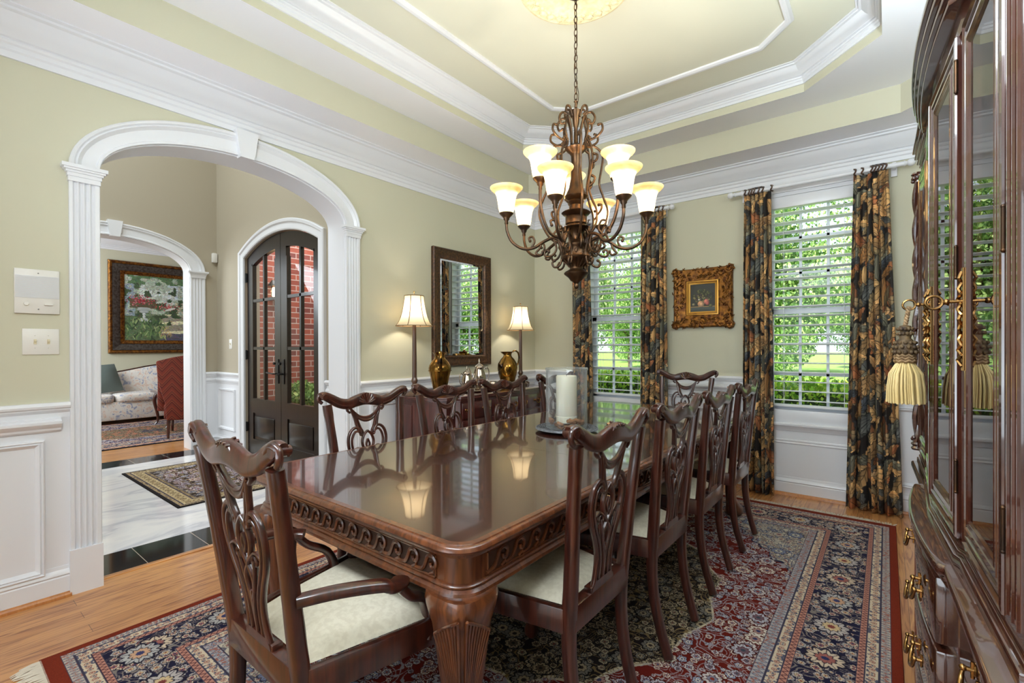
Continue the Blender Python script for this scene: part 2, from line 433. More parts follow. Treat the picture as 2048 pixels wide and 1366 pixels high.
struct(part('wall_front', mb, m_wall, ang=0))  # unseen wall, its opening made wide to let the fill lamp through
struct(part('wall_fill_room', MB().box(XL-0.1, XR+0.1, -5.2, -5.1, 0, 3.2).box(XL-0.1, XR+0.1, -5.1, YF-0.1, 2.82, 2.9), m_whiteceil, ang=0))  # unseen room added so the fill lamp can stand farther back
# foyer end wall with the front doors, foyer ceiling, living room shell
DC, DHW, DZ, DAP = -5.015, 0.83, 2.275, 2.475
def seg_arch(c, hw, zs, za, n=20):
    h = za-zs; R = (hw*hw+h*h)/(2*h); zc = za-R; a = math.asin(hw/R)
    return [(c+R*math.sin(-a+2*a*k/n), zc+R*math.cos(-a+2*a*k/n)) for k in range(n+1)]
mb = MB(); My = lambda u, v, w: (u, w, v)
mb.box(BX-0.22, DC-DHW, 2.38, 2.55, 0, 5.3); mb.box(DC+DHW, XL-0.11, 2.38, 2.55, 0, 5.3)
ap = seg_arch(DC, DHW, DZ, DAP)
for a, b in zip(ap[:-1], ap[1:]): mb.prism([a, b, (b[0], 5.3), (a[0], 5.3)], My, 2.38, 2.55)
struct(part('wall_foyer_back', mb, m_taupe, ang=0), 'taupe foyer wall around the arched double doors')
struct(part('wall_foyer_front', MB().box(BX-0.2, XL-0.1, -2.75, -2.6, 0, 5.3), m_taupe, ang=0))
struct(part('ceiling', MB().box(BX-0.2, XL-0.1, -2.75, 2.55, 5.3, 5.4), m_white, ang=0), 'white foyer ceiling')
struct(part('ceiling', MB().box(-10.9, BX-0.12, -3.2, 5.3, 3.18, 3.3), m_white, ang=0), 'white living room ceiling')
mb = MB().box(-10.9, -10.75, -3.2, 5.3, 0, 3.2); struct(part('wall_living_left', mb, m_wall, ang=0), 'sage living room wall behind the sofa')
mb = MB().box(-10.9, BX-0.2, 5.15, 5.3, 0, 3.2).box(-10.9, BX-0.2, -3.35, -3.2, 0, 3.2); struct(part('wall_living_back', mb, m_wall, ang=0))

# ------------------------------------------------------------------ dining room tray ceiling
def octo(x0, x1, y0, y1, c):
    return [(x0+c, y0), (x1-c, y0), (x1, y0+c), (x1, y1-c), (x1-c, y1), (x0+c, y1), (x0, y1-c), (x0, y0+c)]
TCX, TCY = -1.2955, 2.19
def tray(hx, hy, c): return octo(TCX-hx, TCX+hx, TCY-hy, TCY+hy, c)
O1 = tray(1.5875, 1.952, 0.216); O2 = tray(1.2765, 1.658, 0.43)
rect = [(XL-0.05, YF-0.05), (XR+0.05, YF-0.05), (XR+0.05, YF-0.05), (XR+0.05, YB+0.05), (XR+0.05, YB+0.05), (XL-0.05, YB+0.05), (XL-0.05, YB+0.05), (XL-0.05, YF-0.05)]
def ring(mb, A, za, B, zb):
    n = len(A)
    for i in range(n):
        j = (i+1) % n
        q = [(*A[i], za), (*A[j], za), (*B[j], zb), (*B[i], zb)]
        q2 = []
        for p in q:
            if p not in q2: q2.append(p)
        if len(q2) > 2: mb.add(q2, [tuple(range(len(q2)))])
mb = MB(); ring(mb, rect, ZS1, O1, ZS1); ring(mb, O1, ZS2, O2, ZS2)
mb.v = [tuple(v) for v in mb.v]
struct(part('ceiling', mb, m_whiteceil, ang=0), 'white flat soffits of the tray ceiling')
mb = MB(); ring(mb, O1, ZS1, O1, ZS2); ring(mb, O2, ZS2, O2, ZC)
struct(part('ceiling', mb, m_wall, ang=0), 'sage upright bands of the tray ceiling')
mb = MB().box(XL-0.1, XR+0.1, YF-0.1, YB+0.1, ZC, ZC+0.1)
struct(part('ceiling', mb, m_ceil, ang=0), 'cream raised centre of the tray ceiling')
CROWN = [(0, 0), (0.012, 0), (0.012, 0.03), (0.02, 0.038), (0.02, 0.058), (0.030, 0.064), (0.034, 0.074), (0.030, 0.082), (0.042, 0.086), (0.05, 0.096), (0.07, 0.112), (0.095, 0.142), (0.108, 0.166), (0.112, 0.172), (0.128, 0.178), (0.128, 0.19), (0.145, 0.196), (0.145, 0.204), (0, 0.204)]
mb = MB(); path = [(XL, YF), (XR, YF), (XR, YB), (XL, YB)]
mb.sweep(path, [(n, 2.617+z) for n, z in CROWN], XYZ, closed=True)
struct(part('trim_2', mb, m_white, ang=25), 'wide white crown moulding around the dining room')
C2 = [(n*0.83, z*0.61) for n, z in CROWN]
mb = MB().sweep(O2, [(n, ZC-0.1245+z) for n, z in C2], XYZ, closed=True)
struct(part('trim_3', mb, m_white, ang=25), 'white crown moulding inside the raised tray')
mb = MB().sweep(tray(0.845, 1.24, 0.19), [(-0.022, ZC+0.001), (-0.022, ZC-0.012), (-0.008, ZC-0.02), (0.008, ZC-0.02), (0.022, ZC-0.012), (0.022, ZC+0.001)], XYZ, closed=True)
struct(part('trim_4', mb, m_white, ang=25), 'thin white octagonal moulding on the ceiling')
# small edge bead on the soffits
# ceiling medallion
mb = MB(); MZ = ZC
prof = [(0.0001, -0.03), (0.06, -0.034), (0.075, -0.026), (0.12, -0.022), (0.20, -0.026), (0.215, -0.034), (0.25, -0.036), (0.275, -0.03), (0.29, -0.036), (0.305, -0.03), (0.31, 0.002)]
mb.lathe([(r, z) for r, z in prof], (TCX, TCY, MZ), 56, cap=False)
for k in range(28):
    a = 2*PI*k/28
    for (rr, sc_) in ((0.255, 0.022), (0.232, 0.014), (0.275, 0.012)):
        a2 = a+(0.11 if rr < 0.25 else 0)
        mb.ball((TCX+rr*math.cos(a2), TCY+rr*math.sin(a2), MZ-0.034), sc_, 8, (1, 1, 0.55))
    for q in (-1, 1):
        mb.tube([(TCX+(0.235+0.03*t)*math.cos(a+q*0.09*math.sin(PI*t)), TCY+(0.235+0.03*t)*math.sin(a+q*0.09*math.sin(PI*t)), MZ-0.038) for t in (0, .3, .6, 1)], 0.005, n=6)
med = part('ceiling_medallion', mb, mat('ivory_plaster', S(238, 226, 192), 0.7, var=(40, S(224, 206, 160), 0.3)), ang=40)
tag(med, 'round carved ivory plaster medallion on the ceiling above the chandelier', 'ceiling medallion')

# ------------------------------------------------------------------ wainscot on the dining room walls
CAP = [(0, 0.90), (0.008, 0.90), (0.008, 0.925), (0.016, 0.932), (0.022, 0.94), (0.022, 0.946), (0.032, 0.952), (0.034, 0.962), (0.028, 0.972), (0.024, 0.977), (0, 0.977)]
BOX = [(0.006, 0.832), (0.014, 0.834), (0.022, 0.842), (0.024, 0.852), (0.036, 0.862), (0.046, 0.874), (0.046, 0.886), (0.03, 0.892), (0.03, 0.898), (0.006, 0.902)]
BASE = [(0, 0), (0.018, 0), (0.018, 0.10), (0.014, 0.106), (0.022, 0.114), (0.018, 0.128), (0.010, 0.138), (0.008, 0.155), (0, 0.158)]
SHOE = [(0.018, 0), (0.036, 0), (0.034, 0.012), (0.028, 0.02), (0.018, 0.024)]
def Mwall(ox, oy, dx, dy):   # along +u from origin; n ignored; w = height; prof n = out from wall (left normal)
    return None
def run(mb, pth, prof): mb.sweep(pth, prof, XYZ)
def frame(mb, org, du, nrm, u0, u1, z0, z1):
    """picture-frame moulding on a wall. org+du*u, out along nrm"""
    O, D, Nn = Vector(org), Vector(du), Vector(nrm)
    M = lambda u, v, w: tuple(O+D*u+Nn*w+Vector((0, 0, v)))
    pr = [(0, 0), (0, 0.016), (0.006, 0.02), (0.012, 0.012), (0.018, 0.018), (0.024, 0.01), (0.03, 0.006), (0.034, 0)]
    mb.sweep([(u0, z0), (u1, z0), (u1, z1), (u0, z1)], pr, M, closed=True)
mbP = MB(); mbC = MB(); mbB = MB(); mbS = MB()
# left wall, travelled so that the left normal points into the room (+x): go towards -y
segs = [((XL, 0.486), (XL, YF)), ((XL, YB), (XL, 2.166))]
for a, b in segs:
    run(mbC, [a, b], CAP); run(mbB, [a, b], BASE); run(mbS, [a, b], SHOE)
    mbP.box(XL, XL+0.006, min(a[1], b[1]), max(a[1], b[1]), 0, 0.975)
mbC.sweep([(XL, 0.452), (XL, YF)], BOX, XYZ); mbC.sweep([(XL, YB), (XL, 2.195)], BOX, XYZ)
frame(mbP, (XL+0.006, 0, 0), (0, 1, 0), (1, 0, 0), -0.10, 0.392, 0.13, 0.796)
for a, b in ((2.26, 2.95), (3.03, 3.72), (3.80, 4.45)): frame(mbP, (XL+0.006, 0, 0), (0, 1, 0), (1, 0, 0), a, b, 0.19, 0.796)
# back wall (normal -y): travel towards -x
for a, b in ((XR, WIN[1][1]+0.06), (WIN[1][0]-0.06, WIN[0][1]+0.06), (WIN[0][0]-0.06, XL)):
    run(mbC, [(a, YB), (b, YB)], CAP); mbC.sweep([(a, YB), (b, YB)], BOX, XYZ)
    mbP.box(b, a, YB-0.006, YB, 0, 0.975)
    frame(mbP, (0, YB-0.006, 0), (1, 0, 0), (0, -1, 0), b+0.08, a-0.08, 0.2, 0.79)
for a, b in WIN: mbP.box(a-0.06, b+0.06, YB-0.006, YB, 0, 0.62)
run(mbB, [(XR, YB), (XL, YB)], BASE); run(mbS, [(XR, YB), (XL, YB)], SHOE)
run(mbC, [(XR, YF), (XR, YB)], CAP); run(mbB, [(XR, YF), (XR, YB)], BASE); mbP.box(XR-0.006, XR, YF, YB, 0, 0.975)
struct(part('trim_5', mbP, m_white, ang=25), 'white panelled wainscot of the dining room')
struct(part('trim_6', mbC, m_white, ang=25), 'white chair rail of the dining room')
struct(part('baseboard_left', mbB, m_white, ang=25), 'white baseboards of the dining room')
m_shoe = wood('oak_shoe', S(168, 104, 50), S(190, 126, 66), 0.4, 0.3)
struct(part('trim_7', mbS, m_shoe, ang=25), 'oak shoe moulding along the baseboards')

# ------------------------------------------------------------------ arch casings
def pilaster(mb, fx, sx, y0, y1, ztop, zcap, plinth=0.225):
    """fluted pilaster on plane x=fx, out along sx (+1/-1)"""
    X = lambda d: fx+sx*d
    def bx(d0, d1, a, b, z0, z1): mb.box(min(X(d0), X(d1)), max(X(d0), X(d1)), a, b, z0, z1)
    bx(0, 0.03, y0-0.006, y1+0.006, 0, plinth)
    prof = [(y0, 0)]; n = 4; m_ = 0.014; wv = (y1-y0-2*m_)/n
    prof.append((y0, 0.022)); prof.append((y0+m_, 0.022))
    for k in range(n):
        a = y0+m_+k*wv
        for t in range(1, 7):
            prof.append((a+wv*0.86*(t/6), 0.022-0.012*math.sin(PI*t/6)))
        prof.append((a+wv, 0.022))
    prof += [(y1, 0.022), (y1, 0)]
    mb.prism(prof, lambda u, v, w: (X(v), u, w), plinth, ztop)
    bx(0, 0.03, y0-0.004, y1+0.004, ztop-0.012, ztop+0.015)
    for d, e, z0, z1 in ((0.034, 0.008, ztop+0.012, ztop+0.03), (0.04, 0.014, ztop+0.03, ztop+0.042), (0.048, 0.022, ztop+0.042, zcap-0.018), (0.055, 0.03, zcap-0.018, zcap)):
        bx(0, d, y0-e, y1+e, z0, z1)
def arch_casing(name, label, fx, sx, c, z0, hi, ho, ri, ro, wth=None):
    mb = MB()
    pilaster(mb, fx, sx, c-ro, c-ri, z0-0.07, z0)
    pilaster(mb, fx, sx, c+ri, c+ro, z0-0.07, z0)
    pr = [(0, 0), (0, 0.026), (0.10, 0.026), (0.14, 0.02), (0.6, 0.018), (0.68, 0.026), (0.74, 0.032), (0.8, 0.026), (0.86, 0.034), (0.94, 0.036), (1, 0.026), (1, 0)]
    rows = []; n = 40
    for k in range(n+1):
        a = PI*k/n; row = []
        for t, d in pr:
            rx = ri+(ro-ri)*t; rz = hi+(ho-hi)*t
            row.append((fx+sx*d, c-rx*math.cos(a), z0+rz*math.sin(a)))
        rows.append(row)
    mb.grid(rows)
    kt = 0.067; kb = 0.042
    X0 = [(c-kb, z0+hi-0.015), (c+kb, z0+hi-0.015), (c+kt, z0+ho+0.02), (c-kt, z0+ho+0.02)]
    mb.prism(X0, lambda u, v, w: (w, u, v), *sorted((fx, fx+sx*0.055)))
    return struct(part(name, mb, m_white, ang=30), label)
arch_casing('trim_8', 'white fluted arch casing between dining room and foyer', XL, 1, AC, AZ, AH, 0.43, AHW, 0.84)
arch_casing('trim_9', 'white fluted arch casing on the far side of the foyer', BX, 1, 1.365, 2.18, 0.30, 0.44, 0.72, 0.877)
# painted reveals of both arches
for (c, hw, z0, h, x0, x1, nm) in ((AC, AHW, AZ, AH, XL-0.227, XL+0.001, 'trim_10'), (1.365, 0.72, 2.18, 0.30, BX-0.222, BX+0.001, 'trim_11')):
    mb = MB(); ap = [(c-hw, 0)]+arch_pts(c, hw, z0, h, 40)+[(c+hw, 0)]
    mb.sweep(ap, [(0, x0), (-0.006, x0), (-0.006, x1), (0, x1)], lambda u, v, w: (w, u, v))
    struct(part(nm, mb, m_white, ang=30), 'white painted reveal of an arched opening')
# foyer wainscot
mbP = MB(); mbC = MB()
dz = -0.037
for a, b in (((XL-0.225, 2.38), (DC+0.94, 2.38)), ((DC-0.94, 2.38), (BX, 2.38)), ((BX, 2.38), (BX, 2.243)), ((BX, 0.488), (BX, -2.6))):
    mbC.sweep([a, b], [(n, z+dz) for n, z in CAP], XYZ); mbC.sweep([a, b], [(n*0.5, z+dz) for n, z in BOX], XYZ); mbC.sweep([a, b], BASE, XYZ)
mbP.box(DC+0.94, XL-0.225, 2.374, 2.38, 0, 0.935); mbP.box(BX, DC-0.94, 2.374, 2.38, 0, 0.935); mbP.box(BX, BX+0.006, 2.24, 2.38, 0, 0.935)
frame(mbP, (0, 2.374, 0), (1, 0, 0), (0, -1, 0), -6.56, -6.09, 0.24, 0.74)
frame(mbP, (0, 2.374, 0), (1, 0, 0), (0, -1, 0), -3.95, -3.58, 0.24, 0.74)
struct(part('trim_12', mbP, m_white, ang=25), 'white panelled wainscot of the foyer')
struct(part('trim_13', mbC, m_white, ang=25), 'white chair rail of the foyer')
# living room crown
mb = MB().sweep([(-10.75, 5.15), (-10.75, -3.2)], [(n*0.9, 2.98+z) for n, z in CROWN], XYZ)
struct(part('trim_14', mb, m_white, ang=25), 'white crown moulding of the living room')
# door casing (arched)
mb = MB()
inn = [(DC-DHW+0.015, 0)]+seg_arch(DC, DHW-0.015, DZ, DAP-0.012)+[(DC+DHW-0.015, 0)]
pr = [(0, 0), (0, 0.018), (0.012, 0.024), (0.07, 0.02), (0.08, 0.034), (0.105, 0.036), (0.115, 0.028), (0.115, 0)]
mb.sweep(inn, pr, lambda u, v, w: (u, 2.38-w, v))
struct(part('trim_15', mb, m_white, ang=25), 'white arched casing around the front doors')

# ------------------------------------------------------------------ front doors (double, arched)
def door_leaf(name, sgn, label):
    """sgn -1 left leaf, +1 right leaf. Local u from seam (0) to hinge (0.81)"""
    W = 0.80; y0, y1 = 2.40, 2.445
    X = lambda u: DC+sgn*u
    h = DAP-DZ; R = (DHW*DHW+h*h)/(2*h); zc = DAP-R
    top = lambda u: zc+math.sqrt(R*R-u*u)-0.02
    root = bpy.data.objects.new(name, None); COL.objects.link(root); root.location = (X(W), 2.42, 0); root['kind'] = 'structure'; root['label'] = label
    def rect_(mb, u0, u1, z0, z1, ya=y0, yb=y1): mb.box(min(X(u0), X(u1)), max(X(u0), X(u1)), ya, yb, z0, z1)
    mb = MB()
    st = 0.135
    rect_(mb, 0.004, st, 0.02, 2.2); rect_(mb, W-st, W, 0.02, 2.2)
    rect_(mb, st, W-st, 0.02, 0.2); rect_(mb, st, W-st, 0.50, 0.665)
    n = 14; My2 = lambda u, v, w: (X(u), w, v)
    gt = lambda u: top(u)-0.15-0.02*0    # glass top
    for k in range(n):
        ua = 0.004+(W-0.004)*k/n; ub = 0.004+(W-0.004)*(k+1)/n
        lo_a = 2.2 if (ub <= st+0.001 or ua >= W-st-0.001) else gt(ua)
        lo_b = 2.2 if (ub <= st+0.001 or ua >= W-st-0.001) else gt(ub)
        mb.prism([(ua, lo_a), (ub, lo_b), (ub, top(ub)), (ua, top(ua))], My2, y0, y1)
    mb.box(*sorted((X(st), X(W-st))), y0+0.012, y1-0.012, 0.2, 0.5)
    # raised panel
    part('stile_and_rail_frame', mb, m_door, root, ang=25, world=True)
    mp = MB(); rect_(mp, st+0.03, W-st-0.03, 0.235, 0.465, y0+0.002, y0+0.012)
    part('raised_panel', mp, m_door, root, world=True, bevel=0.004)
    mm = MB()
    for z in (1.235, 1.775): rect_(mm, st-0.002, W-st+0.002, z-0.016, z+0.016, y0+0.004, y1-0.004)
    uc = W/2; mm.box(*sorted((X(uc-0.016), X(uc+0.016))), y0+0.004, y1-0.004, 0.66, top(uc)-0.13)
    part('glazing_bars', mm, m_door, root, ang=25, world=True)
    g = MB(); 
    pts = [(st-0.01, 0.65), (W-st+0.01, 0.65)]+[(st-0.01+(W-2*st+0.02)*(1-k/8), gt(st+(W-2*st)*(1-k/8))+0.01) for k in range(9)]
    vs = [My2(u, v, 2.42) for u, v in pts]
    if sgn < 0: vs = vs[::-1]
    g.add(vs, [tuple(range(len(vs)))])
    part('glass', g, m_glass, root, ang=0, world=True, recalc=False)
    for z in (0.33, 1.16, 2.05):
        hg = MB(); hg.box(*sorted((X(W-0.012), X(W+0.022))), y0-0.012, y0+0.004, z-0.05, z+0.05)
        hg.lathe([(0.009, -0.055), (0.009, 0.055)], (X(W+0.004), y0-0.014, z), 8)
        part('hinge', hg, m_black, root, world=True)
    hd = MB(); ux = 0.062
    hd.box(*sorted((X(ux-0.02), X(ux+0.02))), y0-0.008, y0, 0.86, 1.12)
    if sgn < 0:
        hd.tube(spline([(X(ux), y0-0.01, 0.965), (X(ux), y0-0.05, 0.965), (X(ux+0.04), y0-0.055, 0.967), (X(ux+0.15), y0-0.055, 0.975)], 5), 0.008)
    else:
        hd.tube(spline([(X(ux), y0-0.01, 0.965), (X(ux), y0-0.05, 0.965), (X(ux-0.03), y0-0.055, 0.96)], 5), 0.010)
    hd.lathe([(0.014, 0), (0.014, 0.02)], (0, 0, 0), 12, M=Matrix.Translation((X(ux), y0-0.03, 1.075)) @ Matrix.Rotation(PI/2, 4, 'X'))
    part('door_handle', hd, m_black, root, world=True, ang=40)
    return root
door_leaf('door_1', -1, 'left leaf of the dark arched double front doors')
door_leaf('door_2', 1, 'right leaf of the dark arched double front doors')
mb = MB().box(DC-0.82, DC+0.82, 2.36, 2.55, 0, 0.02)
struct(part('trim_16', mb, m_door, bevel=0.004), 'dark wooden sill under the front doors')
# ------------------------------------------------------------------ windows
m_sash = mat('white_window_sash', S(226, 230, 236), 0.4)
m_slat = mat('white_blind_slat', S(244, 244, 244), 0.45)
for wi, (a, b) in enumerate(WIN):
    c = (a+b)/2
    root = bpy.data.objects.new('window_%d' % (wi+1), None); COL.objects.link(root); root.location = (c, YB, WZ0); root['kind'] = 'structure'
    root['label'] = ('left' if wi == 0 else 'right')+' tall white double-hung window of the back wall'
    mb = MB()
    for x0, x1 in ((a, a+0.028), (b-0.028, b)): mb.box(x0, x1, YB, YB+0.15, WZ0, WZ1)
    mb.box(a, b, YB, YB+0.15, WZ0, WZ0+0.11); mb.box(a, b, YB, YB+0.15, WZ1-0.04, WZ1)
    part('jamb', mb, m_white, root, world=True)
    mb = MB()
    for x0, x1 in ((a-0.09, a+0.004), (b-0.004, b+0.09)):
        mb.box(x0, x1, YB-0.018, YB+0.001, 0.60, 2.62); mb.box(x0+0.004, x0+0.014, YB-0.026, YB, 0.6, 2.62)
    mb.box(a-0.09, b+0.09, YB-0.018, YB, 2.535, 2.62)
    mb.box(a-0.02, b+0.02, YB-0.018, YB, 0.605, 0.712)
    part('casing', mb, m_white, root, world=True, bevel=0.002)
    mb = MB().sweep([(b+0.10, YB), (a-0.10, YB)], [(0, 0.535), (0.016, 0.54), (0.02, 0.556), (0.03, 0.566), (0.034, 0.58), (0.05, 0.584), (0.052, 0.598), (0.046, 0.606), (0, 0.606)], XYZ)
    part('sill', mb, m_white, root, world=True)
    mb = MB().sweep([(b+0.10, YB), (a-0.10, YB)], [(0, 0.425), (0.01, 0.428), (0.014, 0.436), (0.008, 0.446), (0.014, 0.456), (0.012, 0.466), (0, 0.468)], XYZ)
    part('apron_moulding', mb, m_white, root, world=True)
    for z0, z1, y0, nm in ((1.515, WZ1-0.04, YB+0.10, 'upper_sash'), (WZ0+0.10, 1.562, YB+0.07, 'lower_sash')):
        mb = MB(); x0, x1 = a+0.028, b-0.028; y1 = y0+0.03
        mb.box(x0, x0+0.05, y0, y1, z0, z1); mb.box(x1-0.05, x1, y0, y1, z0, z1)
        mb.box(x0, x1, y0, y1, z0, z0+0.05); mb.box(x0, x1, y0, y1, z1-0.045, z1)
        s = part(nm, mb, m_sash, root, world=True, bevel=0.002)
        mb = MB()
        for k in (1, 2):
            xx = x0+0.05+(x1-x0-0.1)*k/3; mb.box(xx-0.010, xx+0.010, y0+0.005, y1-0.005, z0+0.04, z1-0.04)
            zz = z0+0.05+(z1-z0-0.095)*k/3; mb.box(x0+0.04, x1-0.04, y0+0.005, y1-0.005, zz-0.010, zz+0.010)
        part('glazing_bars', mb, m_sash, s, world=True) if False else part('glazing_bars', mb, m_sash, root, world=True)
        g = MB().add([(x0+0.04, y0+0.015, z0+0.04), (x1-0.04, y0+0.015, z0+0.04), (x1-0.04, y0+0.015, z1-0.04), (x0+0.04, y0+0.015, z1-0.04)], [(0, 1, 2, 3)])
        part('glass', g, m_glass, root, ang=0, world=True, recalc=False)
    # blind
    bl = thing('window_blind', 'white slatted blind in the %s' % ('left window, partly behind the chandelier' if wi == 0 else 'right window, nearer the china cabinet'), 'blind', (c, YB+0.03, WZ0+0.1), group='white slatted window blinds')
    mb = MB().box(a+0.03, b-0.03, YB-0.012, YB+0.055, 2.405, 2.50); part('headrail_valance', mb, m_white, bl, world=True, bevel=0.004)
    mb = MB(); z = 2.36; pitch = 0.0785
    yc = YB+0.03
    while z > 0.78:
        r0 = []; 
        for xx in (a+0.032, b-0.032):
            r0.append([(xx, yc+0.037*math.cos(t), z-0.0035*math.cos(t)+0.005*math.sin(t)) for t in [PI*k/6 for k in range(7)]]+[(xx, yc-0.037*math.cos(t), z-0.0045+0.0040*math.cos(t)+0.005*math.sin(t)) for t in [PI*k/6 for k in range(7)]])
        mb.grid(r0, True, True); z -= pitch
    part('slats', mb, m_slat, bl, ang=30, world=True)
    mb = MB().box(a+0.032, b-0.032, yc-0.028, yc+0.028, 0.735, 0.755); part('bottom_rail', mb, m_slat, bl, world=True, bevel=0.004)
    mb = MB()
    for xx in (a+0.16, b-0.16):
        for yy in (yc-0.030, yc+0.030): mb.tube([(xx, yy, 0.75), (xx, yy, 2.41)], 0.0012, n=5)
    part('ladder_cord', mb, m_slat, bl, world=True)

# ------------------------------------------------------------------ curtain fabric, drawn leaf by leaf
def draw_leaves(W, H, n, seed, bgc, cols, rmin, rmax):
    rs = np.random.RandomState(seed)
    A = np.zeros((H, W, 3), np.float32)+np.array(bgc, np.float32)/255
    A *= (0.85+0.3*rs.rand(H, W, 1)).astype(np.float32)
    for i in range(n):
        cx, cy_ = rs.rand()*W, rs.rand()*H; L = rmin+(rmax-rmin)*rs.rand(); wd = L*(0.28+0.3*rs.rand()); th = rs.rand()*2*PI
        c = np.array(cols[rs.randint(len(cols))], np.float32)/255*(0.8+0.35*rs.rand())
        R = int(L*1.2)+2
        ys, xs_ = np.mgrid[int(cy_)-R:int(cy_)+R+1, int(cx)-R:int(cx)+R+1]
        dx, dy = xs_-cx, ys-cy_
        u = (dx*math.cos(th)+dy*math.sin(th))/L; v = (-dx*math.sin(th)+dy*math.cos(th))/wd
        v = v+0.25*np.sin(u*2.0+i)
        kind = rs.rand()
        hw = np.clip(1-u*u, 0, 1)**0.8*(1+0.1*np.sin(u*18))
        m = (np.abs(u) < 1) & (np.abs(v) < hw)
        if kind < 0.45:
            rib = 0.62+0.38*np.clip(np.abs(np.sin((u*7-np.abs(v)*3.2)))*1.8, 0, 1)
        elif kind < 0.75:
            an = np.arctan2(v, u+1.0); rib = 0.6+0.4*np.clip(np.abs(np.sin(an*14))*1.7, 0, 1)
        else: rib = 0.75+0.35*np.clip(1-np.hypot(u, v), 0, 1)
        rib = rib*(0.72+0.5*np.clip(0.5-v*0.5, 0, 1)); rib[np.abs(v) < 0.06] *= 0.6
        edge = (np.abs(v) > hw-0.12)
        cc = c[None, None]*rib[..., None]; cc[edge] *= 0.45
        A[ys[m] % H, xs_[m] % W] = cc[m]
    return A
LEAFC = [(196, 150, 96), (208, 164, 108), (176, 124, 72), (168, 104, 64), (150, 128, 92), (126, 122, 104), (92, 92, 88), (206, 172, 126), (186, 142, 92), (198, 156, 104), (70, 74, 80)]
fab = draw_leaves(620, 1000, 150, 3, (24, 17, 15), LEAFC, 45, 120)
m_curtain = image_mat('botanical_curtain_fabric', fab, 0.8)
m_ring = mat('brown_curtain_ring', S(84, 62, 50), 0.35)
def curtain(xa, xb, wb, z1, label, seed, folds, ringx, dropx=(0, 0)):
    rs = random.Random(seed)
    root = thing('curtain', label, 'curtain', ((xa+xb)/2, YB-0.11, 0.0), group='patterned curtain panels')
    n = folds*10; rows = []; uvs = []; nz = 26
    for j in range(nz+1):
        t = j/nz; z = 0.012+(z1-0.012)*t; f = 1-t
        a = xa+dropx[0]*f; b = xb+dropx[1]*f+0.0
        row = []; s = 0; prev = None
        for i in range(n+1):
            q = i/n
            amp = (0.030+0.022*f)*(0.7+0.3*math.sin(i*0.37+seed))*(0.55+0.45*min(1, (1-t)*8) if t > 0.9 else 1)
            ph = 2*PI*folds*q+0.5*math.sin(3*f+seed+q*5)
            x = a+(b-a)*q+0.010*math.sin(2*ph+1)*(1-abs(2*q-1))+0.012*f*math.sin(q*9+seed)
            y = YB-0.118+amp*math.sin(ph)+0.012*math.sin(z*2.3+q*6)
            p = (x, y, z); row.append(p)
            if prev: s += math.hypot(x-prev[0], y-prev[1])
            uvs.append((s/0.62+seed*0.13, z/1.0+seed*0.29)); prev = p
        rows.append(row)
    mb = MB().grid(rows)
    o = part('fabric_panel', mb, m_curtain, root, ang=180, world=True, uv=uvs)
    md = o.modifiers.new('thickness', 'SOLIDIFY'); md.thickness = 0.003
    for x in ringx:
        mr = MB(); pts = [(x+0.006*math.sin(k), YB-0.118+0.024*math.sin(2*PI*k/18), 2.556+0.024*math.cos(2*PI*k/18)) for k in range(18)]
        mr.tube(pts, 0.006, n=6, closed=True)
        part('ring', mr, m_ring, root, world=True)
    return root
curtain(-2.668, -2.45, 0, 2.53, 'botanical print curtain left of the left window, seen below the chandelier', 1, 5, [-2.64+0.036*k for k in range(6)], (-0.01, 0.03))
curtain(-1.885, -1.635, 0, 2.53, 'botanical print curtain right of the left window, next to the small framed picture', 2, 6, [-1.86+0.04*k for k in range(6)], (-0.02, 0.02))
curtain(-0.955, -0.752, 0, 2.53, 'botanical print curtain left of the right window, behind the row of chairs', 3, 6, [-0.945, -0.915, -0.895, -0.875, -0.84, -0.81, -0.745], (-0.02, 0.03))
curtain(-0.195, 0.010, 0, 2.53, 'botanical print curtain right of the right window, nearest the china cabinet', 4, 6, [-0.185, -0.14, -0.085, -0.065, -0.045, -0.025, -0.003], (-0.04, 0.08))
for x0, x1, wh in ((-2.74, -1.615, 'left'), (-1.03, 0.105, 'right')):
    r = thing('curtain_rod', 'white curtain rod with ball ends above the %s window' % wh, 'curtain rod', ((x0+x1)/2, YB-0.118, 2.556))
    part('pole', MB().tube([(x0, YB-0.118, 2.556), (x1, YB-0.118, 2.556)], 0.016, n=14), m_white, r, world=True)
    for x, q in ((x0, -1), (x1, 1)):
        f = MB().ball((x+q*0.035, YB-0.118, 2.556), 0.026, 14)
        f.tube([(x-q*0.005, YB-0.118, 2.556), (x+q*0.012, YB-0.118, 2.556)], [0.021, 0.012], n=12)
        part('finial', f, m_white, r, world=True)
        k = MB().box(x-q*0.06-0.01, x-q*0.06+0.01, YB-0.12, YB-0.02, 2.545, 2.565); k.box(x-q*0.06-0.018, x-q*0.06+0.018, YB-0.03, YB-0.019, 2.50, 2.60)
        k.lathe([(0.022, -0.01), (0.022, 0.01)], (0, 0, 0), 12, M=Matrix.Translation((x-q*0.06, YB-0.118, 2.556)) @ Matrix.Rotation(PI/2, 4, 'Y'))
        part('bracket', k, m_white, r, world=True)

